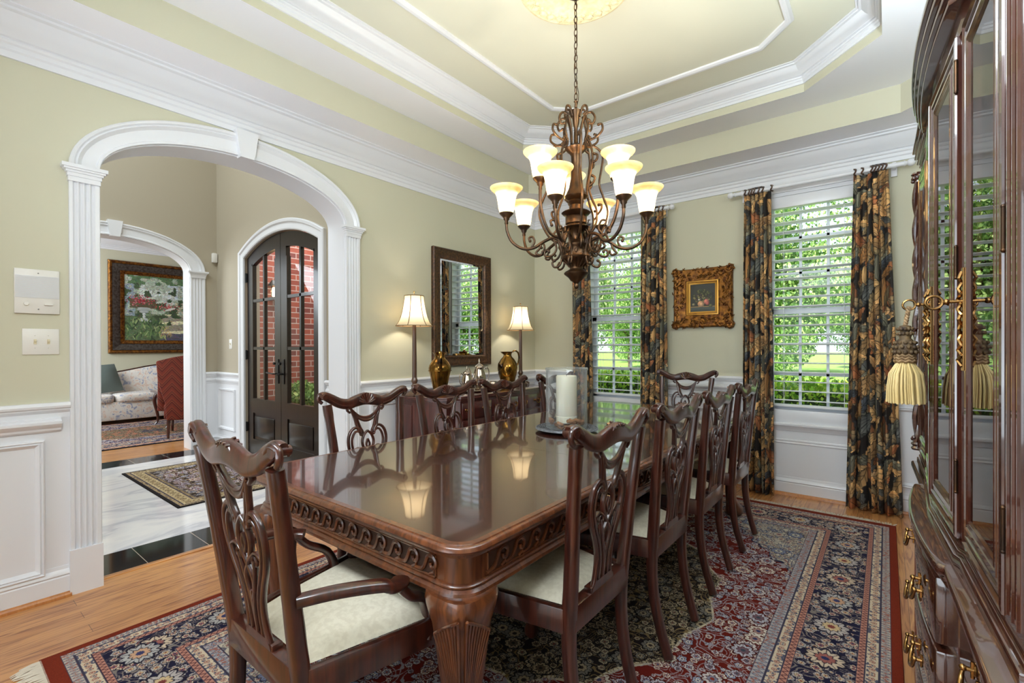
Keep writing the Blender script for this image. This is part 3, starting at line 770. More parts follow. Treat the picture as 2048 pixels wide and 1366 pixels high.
# ------------------------------------------------------------------ outdoors
m_grass = mat('lawn', S(92, 132, 48), 0.9, var=(3, S(124, 160, 66), 0.5))
g = MB().box(-60, 40, YB+0.4, 120, -0.35, -0.25); struct(part('ground', g, m_grass, ang=0), 'sunlit lawn outside the windows'); 
def leafmat(name, c1, c2, c3):
    m = bpy.data.materials.new(name); m.use_nodes = True; nt = m.node_tree; b = nt.nodes['Principled BSDF']
    oi = nt.nodes.new('ShaderNodeNewGeometry'); r = nt.nodes.new('ShaderNodeValToRGB'); e = r.color_ramp.elements
    e[0].color = c1; e[1].color = c3; k = e.new(0.5); k.color = c2
    nt.links.new(oi.outputs['Random Per Island'], r.inputs[0]); nt.links.new(r.outputs[0], b.inputs['Base Color'])
    b.inputs['Roughness'].default_value = 0.6
    tr = nt.nodes.new('ShaderNodeBsdfTranslucent'); mx = nt.nodes.new('ShaderNodeMixShader'); mx.inputs[0].default_value = 0.35
    nt.links.new(r.outputs[0], tr.inputs[0]); nt.links.new(b.outputs[0], mx.inputs[1]); nt.links.new(tr.outputs[0], mx.inputs[2])
    nt.links.new(mx.outputs[0], nt.nodes['Material Output'].inputs[0]); return m
m_leafA = leafmat('tree_leaves', S(70, 112, 58), S(132, 172, 92), S(196, 214, 140))
m_leafB = leafmat('light_tree_leaves', S(96, 136, 80), S(164, 194, 116), S(222, 230, 176))
m_leafH = leafmat('hedge_leaves', S(50, 100, 22), S(130, 176, 40), S(196, 214, 84))
m_bark = mat('tree_bark', S(96, 82, 70), 0.9, var=(12, S(60, 50, 42), 0.4))
def leaf_cloud(n, seed, f, size):
    rs = random.Random(seed); mb = MB()
    for i in range(n):
        p = f(rs); s = size*(0.6+0.8*rs.random())
        a, b_, c = rs.random()*2*PI, rs.random()*PI, rs.random()*2*PI
        u = Vector((math.cos(a)*math.sin(b_), math.sin(a)*math.sin(b_), math.cos(b_))); v = u.orthogonal(); v.rotate(Matrix.Rotation(c, 3, u)); 
        p = Vector(p); w_ = v*s*0.5
        mb.add([p-u*s, p-w_, p+u*s, p+w_], [(0, 1, 2, 3)])
    return mb
def crown_f(rx, rz, cz):
    blobs = [(random.Random(k*7+3).uniform(-.55, .55)*rx, random.Random(k*5+1).uniform(-.55, .55)*rx, cz+random.Random(k*3+2).uniform(-.6, .7)*rz, random.Random(k*11).uniform(.35, .55)*rx) for k in range(16)]
    def f(rs):
        bx, by, bz, br = blobs[rs.randrange(16)]
        d = Vector((rs.gauss(0, 1), rs.gauss(0, 1), rs.gauss(0, 1))).normalized()*br*(0.75+0.3*rs.random())
        return (bx+d.x, by+d.y, bz+d.z)
    return f
trees = []
def make_tree(kind, loc, rz, label):
    for (k, r) in trees:
        if k == kind:
            t = dup(r, loc, rz, label, 'trees beyond the lawn'); return t
    t = thing('garden_tree', label, 'tree', loc, rz, 'trees beyond the lawn')
    if kind == 0: mb = leaf_cloud(42000, 5, crown_f(3.1, 3.0, 3.6), 0.056); mt = m_leafA; th = 0.17
    else: mb = leaf_cloud(36000, 9, crown_f(2.6, 3.2, 3.4), 0.052); mt = m_leafB; th = 0.12
    part('foliage', mb, mt, t, ang=0, recalc=False)
    tr = MB().tube(spline([(0, 0, -0.3), (0.05, 0, 1.5), (-0.05, 0.05, 3), (0.1, 0, 5)], 3), [th*(1-0.06*k) for k in range(10)], n=8)
    for q in (0.6, 2.4, 4.3): tr.tube([(0, 0, 2.2), (0.9*math.cos(q), 0.9*math.sin(q), 3.4), (1.5*math.cos(q), 1.5*math.sin(q), 4.8)], [th*0.5, th*0.35, th*0.15], n=6)
    part('trunk', tr, m_bark, t)
    trees.append((kind, t)); return t
TR = [(0, -3.0, 17, 0.3, 'dense green tree beyond the lawn, in the left half of the right window'), (1, 1.7, 13.4, 1.2, 'pale green loose tree at the right edge of the right window'),
      (0, -7.8, 21.5, 2.2, 'dense green tree standing in line with the wall between the two windows'), (1, -8.9, 14.5, 0.2, 'nearest pale green tree seen through the left window'), (0, -14.2, 20, 4.0, 'dense green tree at the left edge of the left window'),
      (1, -5.2, 29, 1.9, 'pale green tree far back at the left edge of the right window'), (0, 0.9, 26, 0.9, 'dense green tree far back at the right side of the right window'), (0, -14.0, 31, 2.9, 'dense green tree far back through the left window'),
      (0, -1.6, 38, 2.0, 'farthest dense tree seen through the right window'), (0, -19, 42, 1.0, 'farthest dense tree seen through the left window'),
      (1, 10.2, 12.6, 0.6, 'pale green loose tree right of the windows, nearest of those seen in the wall mirror'), (0, 12.5, 20, 2.6, 'dense green tree right of the windows, seen in the wall mirror'), (1, 15, 28, 1.3, 'pale green tree farthest back of those seen in the wall mirror')]
for k, x, y, rz, lb in TR: make_tree(k, (x, y, -0.5), rz, lb)
def hedge_f(L, D, H):
    def f(rs):
        a = rs.random()
        if a < 0.45: return (rs.uniform(-L, L), rs.uniform(-D, D)*1.0, H+0.05*rs.gauss(0, 1))
        return (rs.uniform(-L, L), -D+0.05*rs.gauss(0, 1), rs.uniform(0, H))
    return f
hd = thing('clipped_hedge', 'bright green clipped hedge just outside the two windows', 'hedge', (-2.2, 6.6, -0.25))
part('foliage', leaf_cloud(15000, 11, hedge_f(4.5, 0.42, 1.02), 0.03), m_leafH, hd, ang=0, recalc=False)
part('stems', MB().box(-4.4, 4.4, -0.3, 0.3, 0, 0.98), mat('hedge_inside', S(48, 66, 30), 0.9), hd, ang=0)
# ------------------------------------------------------------------ porch behind the front doors
def brick_mat():
    m = mat('red_brick', S(150, 74, 54), 0.85); nt = m.node_tree; b = nt.nodes['Principled BSDF']
    tc = nt.nodes.new('ShaderNodeTexCoord'); br = nt.nodes.new('ShaderNodeTexBrick')
    mp = nt.nodes.new('ShaderNodeMapping'); mp.inputs['Rotation'].default_value = (PI/2, 0, 0)
    br.inputs['Scale'].default_value = 1; br.inputs['Brick Width'].default_value = 0.21; br.inputs['Row Height'].default_value = 0.075; br.inputs['Mortar Size'].default_value = 0.006
    br.inputs['Color1'].default_value = S(164, 88, 70); br.inputs['Color2'].default_value = S(112, 62, 60); br.inputs['Mortar'].default_value = S(192, 178, 172); br.inputs['Bias'].default_value = -0.1
    nt.links.new(tc.outputs['Object'], mp.inputs[0]); nt.links.new(mp.outputs[0], br.inputs['Vector']); nt.links.new(br.outputs['Color'], b.inputs['Base Color'])
    return m
m_brick = brick_mat()
struct(part('wall_porch_back', MB().box(-9.2, -3.4, 4.05, 4.25, -0.1, 4.2), m_brick, ang=0), 'red brick wall of the front porch')
o = part('wall_porch_left', MB().box(0, 2.6, -0.17, 0, -0.1, 4.2), m_brick, ang=0); o.location = (-6.60, 2.56, 0); o.rotation_euler = (0, 0, PI/2); struct(o, 'red brick return wall of the front porch')
struct(part('ground_porch', MB().box(-12, -3.4, 2.55, 4.3, -0.12, -0.02), mat('porch_slab', S(150, 140, 130), 0.8), ang=0), 'pale porch floor')
light('porch_fill', 'AREA', (-6.4, 3.3, 4.4), 150, (1, 0.98, 0.96), (0, 0, 0), 3.0, 1.2)  # lamp added above the porch to brighten the brick
lt = thing('porch_lantern', 'lit metal lantern hanging on the porch behind the left door leaf', 'lantern', (-6.45, 3.0, 1.98))
L0 = (-6.45, 3.0)
mb = MB().lathe([(0.05, 0.24), (0.09, 0.18), (0.10, 0.17), (0.10, 0.165)], (*L0, 1.9), 8); mb.lathe([(0.085, -0.02), (0.095, -0.01), (0.095, 0)], (*L0, 1.9), 8)
for k in range(4):
    a = PI/4+PI/2*k; mb.tube([(L0[0]+0.085*math.cos(a), L0[1]+0.085*math.sin(a), 1.9), (L0[0]+0.085*math.cos(a), L0[1]+0.085*math.sin(a), 2.07)], 0.006, n=5)
part('cage', mb, m_black, lt, world=True)
part('hanging_rod', MB().tube([(*L0, 2.13), (*L0, 4.2)], 0.008, n=6), m_black, lt, world=True)
mg = mat('lantern_glow', (1, 0.8, 0.5, 1), 0.5); mg.node_tree.nodes['Principled BSDF'].inputs['Emission Color'].default_value = (1, 0.72, 0.38, 1); mg.node_tree.nodes['Principled BSDF'].inputs['Emission Strength'].default_value = 8
part('bulb', MB().lathe([(0.02, 0.01), (0.05, 0.04), (0.055, 0.1), (0.03, 0.15)], (*L0, 1.9), 12), mg, lt, world=True)
pp = thing('porch_planter', 'leafy green bush in a dark pot on the porch behind the right door leaf', 'planter', (-6.1, 3.2, -0.02))
part('pot', MB().lathe([(0.12, 0), (0.17, 0.05), (0.2, 0.3), (0.21, 0.33), (0.18, 0.33)], (0, 0, 0), 20), mat('dark_pot', S(40, 40, 44), 0.5), pp)
part('foliage', leaf_cloud(1500, 3, lambda rs: tuple(Vector((rs.gauss(0, 1), rs.gauss(0, 1), rs.gauss(0, 1))).normalized()*0.27*rs.uniform(.7, 1)+Vector((0, 0, 0.56))), 0.03), m_leafA, pp, ang=0, recalc=False)
# ------------------------------------------------------------------ dining table
TX0, TX1, TY0, TY1, TZ = -2.01, -0.785, 0.80, 3.82, 0.762
tcx, tcy = (TX0+TX1)/2, (TY0+TY1)/2
tb = thing('dining_table', 'long polished mahogany dining table with a carved scroll apron and cabriole legs', 'table', (tcx, tcy, 0))
mb = MB()
ol = rrect(TX0, TX1, TY0, TY1, 0.085, 8)
prof = [(0.03, TZ), (0.012, TZ), (0.010, TZ-0.003), (0.005, TZ-0.0035), (0.0, TZ-0.008), (-0.002, TZ-0.016), (0.004, TZ-0.024), (0.012, TZ-0.028), (0.014, TZ-0.036), (0.05, TZ-0.036)]
mb.sweep(ol, prof, XYZ, closed=True)
mt = MB(); inn = rrect(TX0+0.03, TX1-0.03, TY0+0.03, TY1-0.03, 0.055, 8)
part('top_edge_moulding', mb, m_mahapron, tb, world=True, ang=40)
# top surface in three leaves with fine joints
js = [TY0+0.03, 1.82, 2.70+0.0, TY1-0.03]
mt = MB()
r_ = 0.055
for i in range(3):
    a, b = js[i], js[i+1]
    if i == 0: poly = arc(TX1-0.03-r_, a+r_, r_, r_, -PI/2, 0, 8)+[(TX1-0.03, b-0.0008), (TX0+0.03, b-0.0008)]+arc(TX0+0.03+r_, a+r_, r_, r_, PI, 1.5*PI, 8)
    elif i == 2: poly = [(TX0+0.03, a+0.0008), (TX1-0.03, a+0.0008)]+arc(TX1-0.03-r_, b-r_, r_, r_, 0, PI/2, 8)+arc(TX0+0.03+r_, b-r_, r_, r_, PI/2, PI, 8)
    else: poly = [(TX0+0.03, a+0.0008), (TX1-0.03, a+0.0008), (TX1-0.03, b-0.0008), (TX0+0.03, b-0.0008)]
    mt.prism(poly, XYZ, TZ-0.03, TZ)
part('top', mt, m_table, tb, world=True, ang=20)
AX0, AX1, AY0, AY1 = TX0+0.045, TX1-0.045, TY0+0.045, TY1-0.045
mb = MB()
mb.sweep(rrect(AX0, AX1, AY0, AY1, 0.07, 8), [(0.0, TZ-0.036), (0.0, TZ-0.056), (0.005, TZ-0.058), (0.005, 0.640), (0.0, 0.638), (-0.004, 0.634), (-0.004, 0.630), (0.0, 0.628), (-0.011, 0.620), (-0.013, 0.612), (-0.006, 0.605), (0.006, 0.602), (0.04, 0.602), (0.04, 0.7)], XYZ, closed=True)
for xx, yy in ((AX0, AY0), (AX1, AY0), (AX0, AY1), (AX1, AY1)):
    sx = 1 if xx == AX0 else -1; sy = 1 if yy == AY0 else -1
part('apron', mb, m_mahapron, tb, world=True, ang=35)
# carved running scroll along the apron
mr = MB(); mc = MB()
def scroll_run(org, du, nrm, L, n):
    O, D, Nn = Vector(org), Vector(du), Vector(nrm)
    P = lambda u, v, w: tuple(O+D*u+Nn*w+Vector((0, 0, v)))
    z0, z1 = 0.645, 0.700; h = z1-z0; p = L/n
    mr.add([P(0, z0, 0.0006), P(L, z0, 0.0006), P(L, z1, 0.0006), P(0, z1, 0.0006)], [(0, 1, 2, 3)])
    for k in range(n):
        u0 = k*p
        pts = [P(u0-0.1*p, z0+0.004, 0.003), P(u0+0.3*p, z0+0.15*h, 0.003), P(u0+0.5*p, z0+0.55*h, 0.004), P(u0+0.62*p, z0+0.86*h, 0.004), P(u0+0.86*p, z0+0.93*h, 0.004), P(u0+1.04*p, z0+0.7*h, 0.004), P(u0+0.98*p, z0+0.42*h, 0.004), P(u0+0.8*p, z0+0.42*h, 0.004), P(u0+0.78*p, z0+0.62*h, 0.005)]
        mc.tube(spline(pts, 3), 0.0060, 0.0050, nrm=nrm, n=6)
        mc.tube([P(u0+0.95*p, z0+0.36*h, 0.003), P(u0+0.92*p, z0+0.16*h, 0.003), P(u0+0.7*p, z0+0.03*h, 0.003)], [0.003, 0.005, 0.004], 0.004, nrm=nrm, n=6)
    for z in (z0-0.003, z1+0.003): mc.tube([P(0, z, 0.002), P(L, z, 0.002)], 0.004, n=6)
    for u in (0, L): mc.tube([P(u, z0, 0.002), P(u, z1, 0.002)], 0.003, n=6)
e = 0.005
scroll_run((AX0+0.10, AY0+e, 0), (1, 0, 0), (0, -1, 0), AX1-AX0-0.2, 13)
scroll_run((AX1-e, AY0+0.10, 0), (0, 1, 0), (1, 0, 0), AY1-AY0-0.2, 35)
scroll_run((AX0+e, AY1-0.10, 0), (0, -1, 0), (-1, 0, 0), AY1-AY0-0.2, 35)
scroll_run((AX1-0.10, AY1-e, 0), (-1, 0, 0), (0, 1, 0), AX1-AX0-0.2, 13)
part('apron_recess', mr, m_recess, tb, world=True, ang=0, recalc=False)
part('carved_scrollwork', mc, m_mahapron, tb, world=True, ang=50)
def table_leg():
    s = [(0.006, 0.0, 0.572, 0.074, 0.074), (0.010, 0, 0.555, 0.0765, 0.0765), (0.012, 0, 0.53, 0.072, 0.072), (0.010, 0, 0.49, 0.062, 0.062), (0.008, 0, 0.44, 0.056, 0.056), (0.003, 0, 0.36, 0.048, 0.048), (-0.003, 0, 0.27, 0.041, 0.041), (-0.008, 0, 0.18, 0.035, 0.035), (-0.004, 0, 0.11, 0.035, 0.035), (0.01, 0, 0.075, 0.045, 0.045), (0.02, 0, 0.05, 0.055, 0.055), (0.022, 0, 0.02, 0.058, 0.058), (0.02, 0, 0.0, 0.045, 0.045)]
    return MB().loft([(x*0.7+0.0, x*0.7+y, z*1.05, rx*(1+0.12*(z > 0.3)), ry*(1+0.12*(z > 0.3))) for x, y, z, rx, ry in s], 20, 0.62)
def leg_at(z):
    z /= 1.05
    s = [(0.572, 0.006, 0.074), (0.555, 0.010, 0.0765), (0.53, 0.012, 0.072), (0.49, 0.010, 0.062), (0.44, 0.008, 0.056), (0.36, 0.003, 0.048), (0.27, -0.003, 0.041), (0.18, -0.008, 0.035)]
    for (z1, o1, r1), (z2, o2, r2) in zip(s[:-1], s[1:]):
        if z2 <= z <= z1:
            t = (z1-z)/(z1-z2); return (o1+(o2-o1)*t)*0.7, (r1+(r2-r1)*t)*(1+0.12*(z > 0.3))
    return (-0.008*0.7, 0.035)
def leaf_carving():   # acanthus fan on the knee, around the outer corner (+x,+y)
    mb = MB()
    for fx in (0, 1):
        tips = []
        for k in range(9):
            t = k/8; pts = []
            for q in range(9):
                z = 0.22+(0.345-0.07*t)*q/8
                o, r = leg_at(z)
                s_ = r*0.80-(r*1.30)*t*(q/8)**0.75
                d = r*0.985+0.001
                pts.append((o+d, o+s_, z) if fx == 0 else (o+s_, o+d, z))
            mb.tube(pts, [0.0018+0.0022*q/8 for q in range(9)], n=5); tips.append(pts[-1])
        mb.tube(spline(tips, 3), 0.0042, n=6)
    for k in range(6):
        z = 0.215-0.02*k; o, r = leg_at(z)
        mb.ball((o+r*0.74, o+r*0.74, z), 0.0075-0.0008*k, 8)
    return mb
for xx, yy, rz in ((AX1-0.06, AY0+0.06, -PI/2), (AX0+0.06, AY0+0.06, PI), (AX1-0.06, AY1-0.06, 0), (AX0+0.06, AY1-0.06, PI/2)):
    l = part('leg', table_leg(), m_mahapron, tb, ang=60); l.location = (xx-tcx, yy-tcy, 0.012); l.rotation_euler = (0, 0, rz)
    c_ = part('knee_carving', leaf_carving(), m_mahapron, l, ang=60)

# ------------------------------------------------------------------ Chippendale dining chairs (front = +y, back = -y)
def chair_proto(arm):
    hw = 0.252 if arm else 0.255       # ear half width
    sb = 0.20 if arm else 0.195       # seat half width at the back
    sf = 0.30 if arm else 0.27
    yb = -0.235; yf = 0.235; zs = 0.455; zt = 1.0
    root = thing('dining_armchair' if arm else 'dining_chair', 'x', 'chair')
    lean = lambda z: yb-(0.14 if arm else 0.09)*max(0, z-zs)-0.03*max(0, z-0.8)
    N = Vector((0, -1, 0.1)).normalized()
    xpost = lambda z: (sb-0.018)+(hw-0.03-(sb-0.018))*max(0, (z-zs)/(zt-zs))**1.15
    # rear posts continue down as legs
    for s in (-1, 1):
        pts = []; rw = []; rd = []
        for z in (0.0, 0.05, 0.12, 0.2, 0.28, 0.36, 0.44, 0.52, 0.62, 0.72, 0.82, 0.90, 0.945):
            if z < zs: t = (zs-z)/zs; y = yb-0.045*t*t*1.3+0.012*math.sin(PI*t); x = (sb-0.018)-0.012*t
            else: y = lean(z); x = xpost(z)
            pts.append((s*x, y, z)); rw.append(0.017+0.004*(1-abs(z-0.45)/0.5)+(0.004 if z > 0.85 else 0)); rd.append(0.017+0.004*(1-min(1, abs(z-0.45)/0.45)))
        part('leg', MB().tube(spline(pts, 2), [rw[min(i//2, 12)] for i in range(25)], [rd[min(i//2, 12)] for i in range(25)], nrm=(0, -1, 0.05), n=12, e=0.55), m_mah, root, ang=50)
    # crest rail with ears
    P = lambda u, v, d=0: Vector((u, lean(v)+0.0, v))+N*d
    cr = [(-hw+0.002, 0.988), (-hw+0.022, 0.990), (-hw+0.06, 0.972), (-0.15, 0.948), (-0.10, 0.938), (-0.055, 0.948), (0, 0.957)]
    cr = cr+[(-u, v) for u, v in cr[:-1][::-1]]
    cur = 0.02
    pts = spline([P(u, v)+Vector((0, cur*(u/hw)**2-0.012, 0)) for u, v in cr], 4)
    m_ = len(pts); th = [0.018+0.010*math.sin(PI*min(1, max(0, i/(m_-1))))+0.004*(1-min(1, abs(i/(m_-1)-.5)*6)) for i in range(m_)]
    c = MB().tube(pts, [q*1.02 for q in th], [0.014]*m_, nrm=N, n=12, e=0.7)
    for s in (-1, 1):   # ear scrolls
        ex, ez = s*(hw-0.002), 0.985
        ey = lean(ez)-0.012+cur
        c.tube([(ex-s*0.012, ey+0.020, ez), (ex-s*0.006, ey-0.022, ez+0.004)], [0.013, 0.015], n=12)
        c.tube(spline([(ex-s*0.05, ey-0.012, ez-0.005), (ex-s*0.02, ey-0.016, ez+0.014), (ex+s*0.004, ey-0.012, ez+0.008), (ex+s*0.006, ey-0.01, ez-0.014), (ex-s*0.01, ey-0.006, ez-0.03)], 3), 0.009, n=8)
        # grooves of the crest
        g = [P(u*s*-1, v+0.008, -0.014)+Vector((0, cur*(u/hw)**2-0.012, 0)) for u, v in cr[:5]]
        c.tube(spline(g, 4), 0.003, n=5)
        g = [P(u*s*-1, v-0.010, -0.013)+Vector((0, cur*(u/hw)**2-0.012, 0)) for u, v in cr[:5]]
        c.tube(spline(g, 4), 0.0035, n=5)
    part('crest_rail', c, m_mah, root, ang=50)
    sh = MB()
    for k in range(9):
        a = -1.25+2.5*k/8; L = 0.053*(1-0.18*abs(a)/1.25)
        for d in (-0.019,):
            p0 = P(0, 0.934, d)+Vector((0, -0.012, 0)); p1 = P(L*math.sin(a)*1.15, 0.938+L*math.cos(a)*1.0, d*1.0)+Vector((0, -0.012, 0))
            sh.tube([p0, p0.lerp(p1, 0.6)-N*0.003*(1 if d < 0 else -1), p1], [0.002, 0.0058, 0.0066], n=6)
    for k in range(5):
        u_ = -0.030+0.015*k; q0 = P(u_, 0.981-6*u_*u_, -0.010)+Vector((0, -0.012, 0)); sh.tube([q0, q0+N*0.024], [0.0065, 0.0045], n=8)
    bs = [P(0.050*math.sin(a), 0.934+0.048*math.cos(a))+Vector((0, -0.012, 0)) for a in [-1.5+3.0*k/12 for k in range(13)]]
    sh.tube(bs, 0.007, 0.011, nrm=N, n=8)
    for k in range(12): sh.add([bs[k]+N*0.008, bs[k+1]+N*0.008, P(0, 0.936, 0.008)+Vector((0, -0.012, 0))], [(0, 1, 2)]); sh.add([bs[k]-N*0.008, bs[k+1]-N*0.008, P(0, 0.936, -0.008)+Vector((0, -0.012, 0))], [(0, 1, 2)])
    part('carved_shell', sh, m_mah, root, ang=50)
    # pierced splat
    sp = MB()
    def strip(pl, wd, dp=0.008, both=True, n=4):
        for s in ((-1, 1) if both else (1,)):
            q = [P(u*s, v) + Vector((0, -0.008, 0)) for u, v in pl]
            q = spline(q, n); m = len(q)
            sp.tube(q, [wd]*m if not isinstance(wd, list) else [wd[0]+(wd[1]-wd[0])*i/(m-1) for i in range(m)], dp, nrm=N, n=8, e=0.7)
    # yoke: swag and scrolls
    strip([(0.094, 0.893), (0.103, 0.900), (0.108, 0.908), (0.102, 0.916), (0.090, 0.913), (0.076, 0.900), (0.050, 0.877), (0.025, 0.866), (0, 0.862)], 0.0055, 0.009)
    strip([(0.086, 0.905), (0.066, 0.886), (0.042, 0.860), (0.020, 0.848), (0, 0.845)], 0.007, 0.008)
    strip([(0.078, 0.893), (0.055, 0.868), (0.03, 0.855), (0, 0.852)], 0.008, 0.006)
    # throat straps
    strip([(0.082, 0.897), (0.070, 0.868), (0.062, 0.835), (0.054, 0.805), (0.040, 0.782)], 0.007)
    strip([(0.060, 0.868), (0.050, 0.840), (0.040, 0.812), (0.030, 0.795), (0.026, 0.782), (0.032, 0.772), (0.041, 0.776), (0.040, 0.788)], 0.0055)
    # big kidney loops
    strip([(0.040, 0.790), (0.055, 0.812), (0.080, 0.812), (0.102, 0.792), (0.113, 0.757), (0.110, 0.715), (0.094, 0.672), (0.070, 0.628), (0.052, 0.585), (0.046, 0.545), (0.050, 0.500), (0.060, 0.470)], 0.0072)
    strip([(0.050, 0.792), (0.068, 0.795), (0.084, 0.778), (0.093, 0.748), (0.090, 0.712), (0.076, 0.672), (0.054, 0.630), (0.036, 0.590), (0.028, 0.545), (0.030, 0.480)], 0.0052)
    # pointed ovals crossing down the centre
    strip([(0, 0.792), (0.022, 0.772), (0.034, 0.738), (0.024, 0.702), (0, 0.668), (-0.020, 0.640), (-0.018, 0.605), (0, 0.575)], 0.0062)
    strip([(0, 0.750), (0.010, 0.722), (0, 0.700)], 0.004)
    strip([(0.090, 0.700), (0.060, 0.712), (0.034, 0.700), (0.010, 0.680)], 0.0045)
    for s in (-1, 1):
        q = [P(s*(0.044+0.013*math.cos(a)), 0.688+0.013*math.sin(a))+Vector((0, -0.008, 0)) for a in [2*PI*k/12 for k in range(12)]]
        sp.tube(q, 0.0045, 0.007, nrm=N, n=6, closed=True)
    strip([(0.046, 0.690), (0.030, 0.640), (0.014, 0.590), (0.004, 0.545), (0.0, 0.490)], 0.005)
    strip([(0.0, 0.600), (0.0, 0.480)], 0.006, both=False)
    # solid foot of the splat
    poly = [(-0.070, 0.460), (-0.066, 0.474), (-0.056, 0.486), (-0.058, 0.505), (-0.048, 0.520), (0.048, 0.520), (0.058, 0.505), (0.056, 0.486), (0.066, 0.474), (0.070, 0.460)]
    sp.prism([(u*1.0, v-0.03 if v > 0.5 else v) for u, v in poly], lambda u, v, w_: tuple(P(u, v, w_)+Vector((0, -0.008, 0))), -0.008, 0.008)
    part('pierced_splat', sp, m_mah, root, ang=50)
    # seat rails
    rl = MB()
    rl.prism([(-sb+0.02, yb-0.018), (sb-0.02, yb-0.018), (sb-0.02, yb+0.018), (-sb+0.02, yb+0.018)], XYZ, 0.385, 0.463)
    rl.prism([(-0.075, yb-0.016), (0.075, yb-0.016), (0.075, yb+0.012), (-0.075, yb+0.012)], XYZ, 0.46, 0.478)
    rl.prism([(-sf+0.03, yf-0.03), (sf-0.03, yf-0.03), (sf-0.03, yf), (-sf+0.03, yf)], XYZ, 0.385, 0.458)
    for s in (-1, 1):
        q = [(s*(sb-0.018), yb+0.01), (s*(sf-0.022), yf-0.03), (s*(sf-0.002), yf-0.03), (s*(sb+0.004), yb+0.01)]
        rl.prism(q if s > 0 else q[::-1], XYZ, 0.385, 0.458)
    part('seat_frame', rl, m_mah, root, ang=30, bevel=0.003)
    # slip seat
    st = MB(); rows = []; n = 14
    for i in range(n+1):
        t = i/n; y = yb+0.03+(yf-0.03-yb-0.03)*t; hwid = sb-0.028+(sf-sb)*t; row = []
        for j in range(n+1):
            q = -1+2*j/n; dome = (1-abs(q)**3.5)*(1-abs(2*t-1)**3.5)
            row.append((q*hwid, y, 0.452+0.034*dome**0.6))
        rows.append(row)
    st.grid(rows)
    part('upholstered_seat', st, m_cream, root, ang=180)
    # cabriole front legs
    for s in (-1, 1):
        secs = [(0, 0, 0.46, 0.024, 0.024), (0, 0, 0.40, 0.028, 0.028), (0.010, 0.010, 0.35, 0.031, 0.031), (0.010, 0.010, 0.30, 0.027, 0.027), (0.004, 0.004, 0.22, 0.021, 0.021), (-0.004, -0.004, 0.13, 0.016, 0.016), (-0.004, -0.004, 0.08, 0.016, 0.016), (0.003, 0.003, 0.055, 0.022, 0.022), (0.008, 0.008, 0.03, 0.028, 0.028), (0.008, 0.008, 0.008, 0.026, 0.026), (0.006, 0.006, 0, 0.018, 0.018)]
        part('leg', MB().loft([(s*(sf-0.03)+s*x, yf-0.028+y, z, rx, ry) for x, y, z, rx, ry in secs], 14, 0.7), m_mah, root, ang=60)
    if arm:
        for s in (-1, 1):
            a = [(s*(xpost(0.63)+0.012), lean(0.63)+0.005, 0.632), (s*(sb+0.045), -0.17, 0.634), (s*(sb+0.075), -0.07, 0.618), (s*(sb+0.078), -0.05, 0.606), (s*(sb+0.070), -0.015, 0.598), (s*(sb+0.054), 0.006, 0.594)]
            q = spline(a, 5); m = len(q)
            part('armrest', MB().tube(q, [0.017+0.008*min(1, i/(m-1)*1.4) for i in range(m)], [0.015]*m, nrm=(0, 0, 1), n=12, e=0.75), m_mah, root, ang=50)
            a = [(s*(sb+0.066), -0.010, 0.590), (s*(sb+0.068), 0.025, 0.552), (s*(sb+0.050), 0.085, 0.515), (s*(sb+0.045), 0.11, 0.45), (s*(sb+0.055), 0.09, 0.40)]
            q = spline(a, 4); m = len(q)
            part('arm_support', MB().tube(q, 0.013, [0.016+0.008*i/(m-1) for i in range(m)], nrm=(s, 0, 0), n=12, e=0.75), m_mah, root, ang=50)
    return root
G1 = 'mahogany side chairs around the dining table'; G2 = 'mahogany armchairs at the ends of the dining table'
ac = chair_proto(True); ac.location = (-1.275, 0.80, 0.016); ac.scale = (1, 1, 1.02)
ac['label'] = 'nearest mahogany armchair at the table end, with a cream seat, close to the arch'; ac['group'] = G2
dup(ac, (-1.37, 3.865, 0.012), PI, 'mahogany armchair at the far table end, under the small framed picture', G2)
scr = chair_proto(False); scr['group'] = G1
scr.location = (-0.965, 1.37, 0.022); scr.rotation_euler = (0, 0, PI/2); scr['label'] = 'nearest side chair on the cabinet side of the table, cream seat fully in view'
for y, lb in ((2.0, 'second side chair from the front on the cabinet side of the table'), (2.61, 'third side chair from the front on the cabinet side of the table'), (3.235, 'farthest side chair on the cabinet side, against the patterned curtain')):
    dup(scr, (-0.965, y, 0.022), PI/2, lb, G1)
for x, y, lb in ((-1.845, 1.46, 'side chair on the arch side nearest the foyer, shell crest in front of the pilaster'), (-1.865, 2.055, 'side chair on the sideboard side, in front of the left lamp and gold pitcher'), (-1.865, 2.62, 'side chair on the sideboard side, in front of the silver tea service'), (-1.865, 3.30, 'farthest side chair on the sideboard side, partly behind the candle glass')):
    dup(scr, (x, y, 0.022), -PI/2, lb, G1)

# ------------------------------------------------------------------ candle centrepiece
CX, CYY = -1.445, 2.33
pl = thing('charger_plate', 'round dark grey wicker charger under the glass candle holder', 'plate', (CX, CYY, TZ))
mb = MB().lathe([(0.0001, 0.004), (0.09, 0.004), (0.12, 0.010), (0.165, 0.018), (0.178, 0.020), (0.180, 0.016), (0.12, 0.0), (0.0001, 0.0)], (0, 0, 0), 48, cap=False)
for k in range(7):
    r = 0.115+0.0095*k; mb.tube([(r*math.cos(2*PI*j/60), r*math.sin(2*PI*j/60), 0.011+0.0016*k+0.0025*math.sin(j*PI+k)) for j in range(60)], 0.0042, n=5, closed=True)
part('woven_rim', mb, mat('grey_wicker', S(70, 72, 78), 0.45, var=(70, S(120, 122, 128), 0.4)), pl, ang=50)
gl = thing('hurricane_glass', 'tall clear glass cylinder holding a candle on the dining table', 'vase', (CX, CYY, TZ+0.005))
m_cyl = glass_mat('clear_cylinder_glass', (0.95, 0.965, 0.97, 1), 1.62)
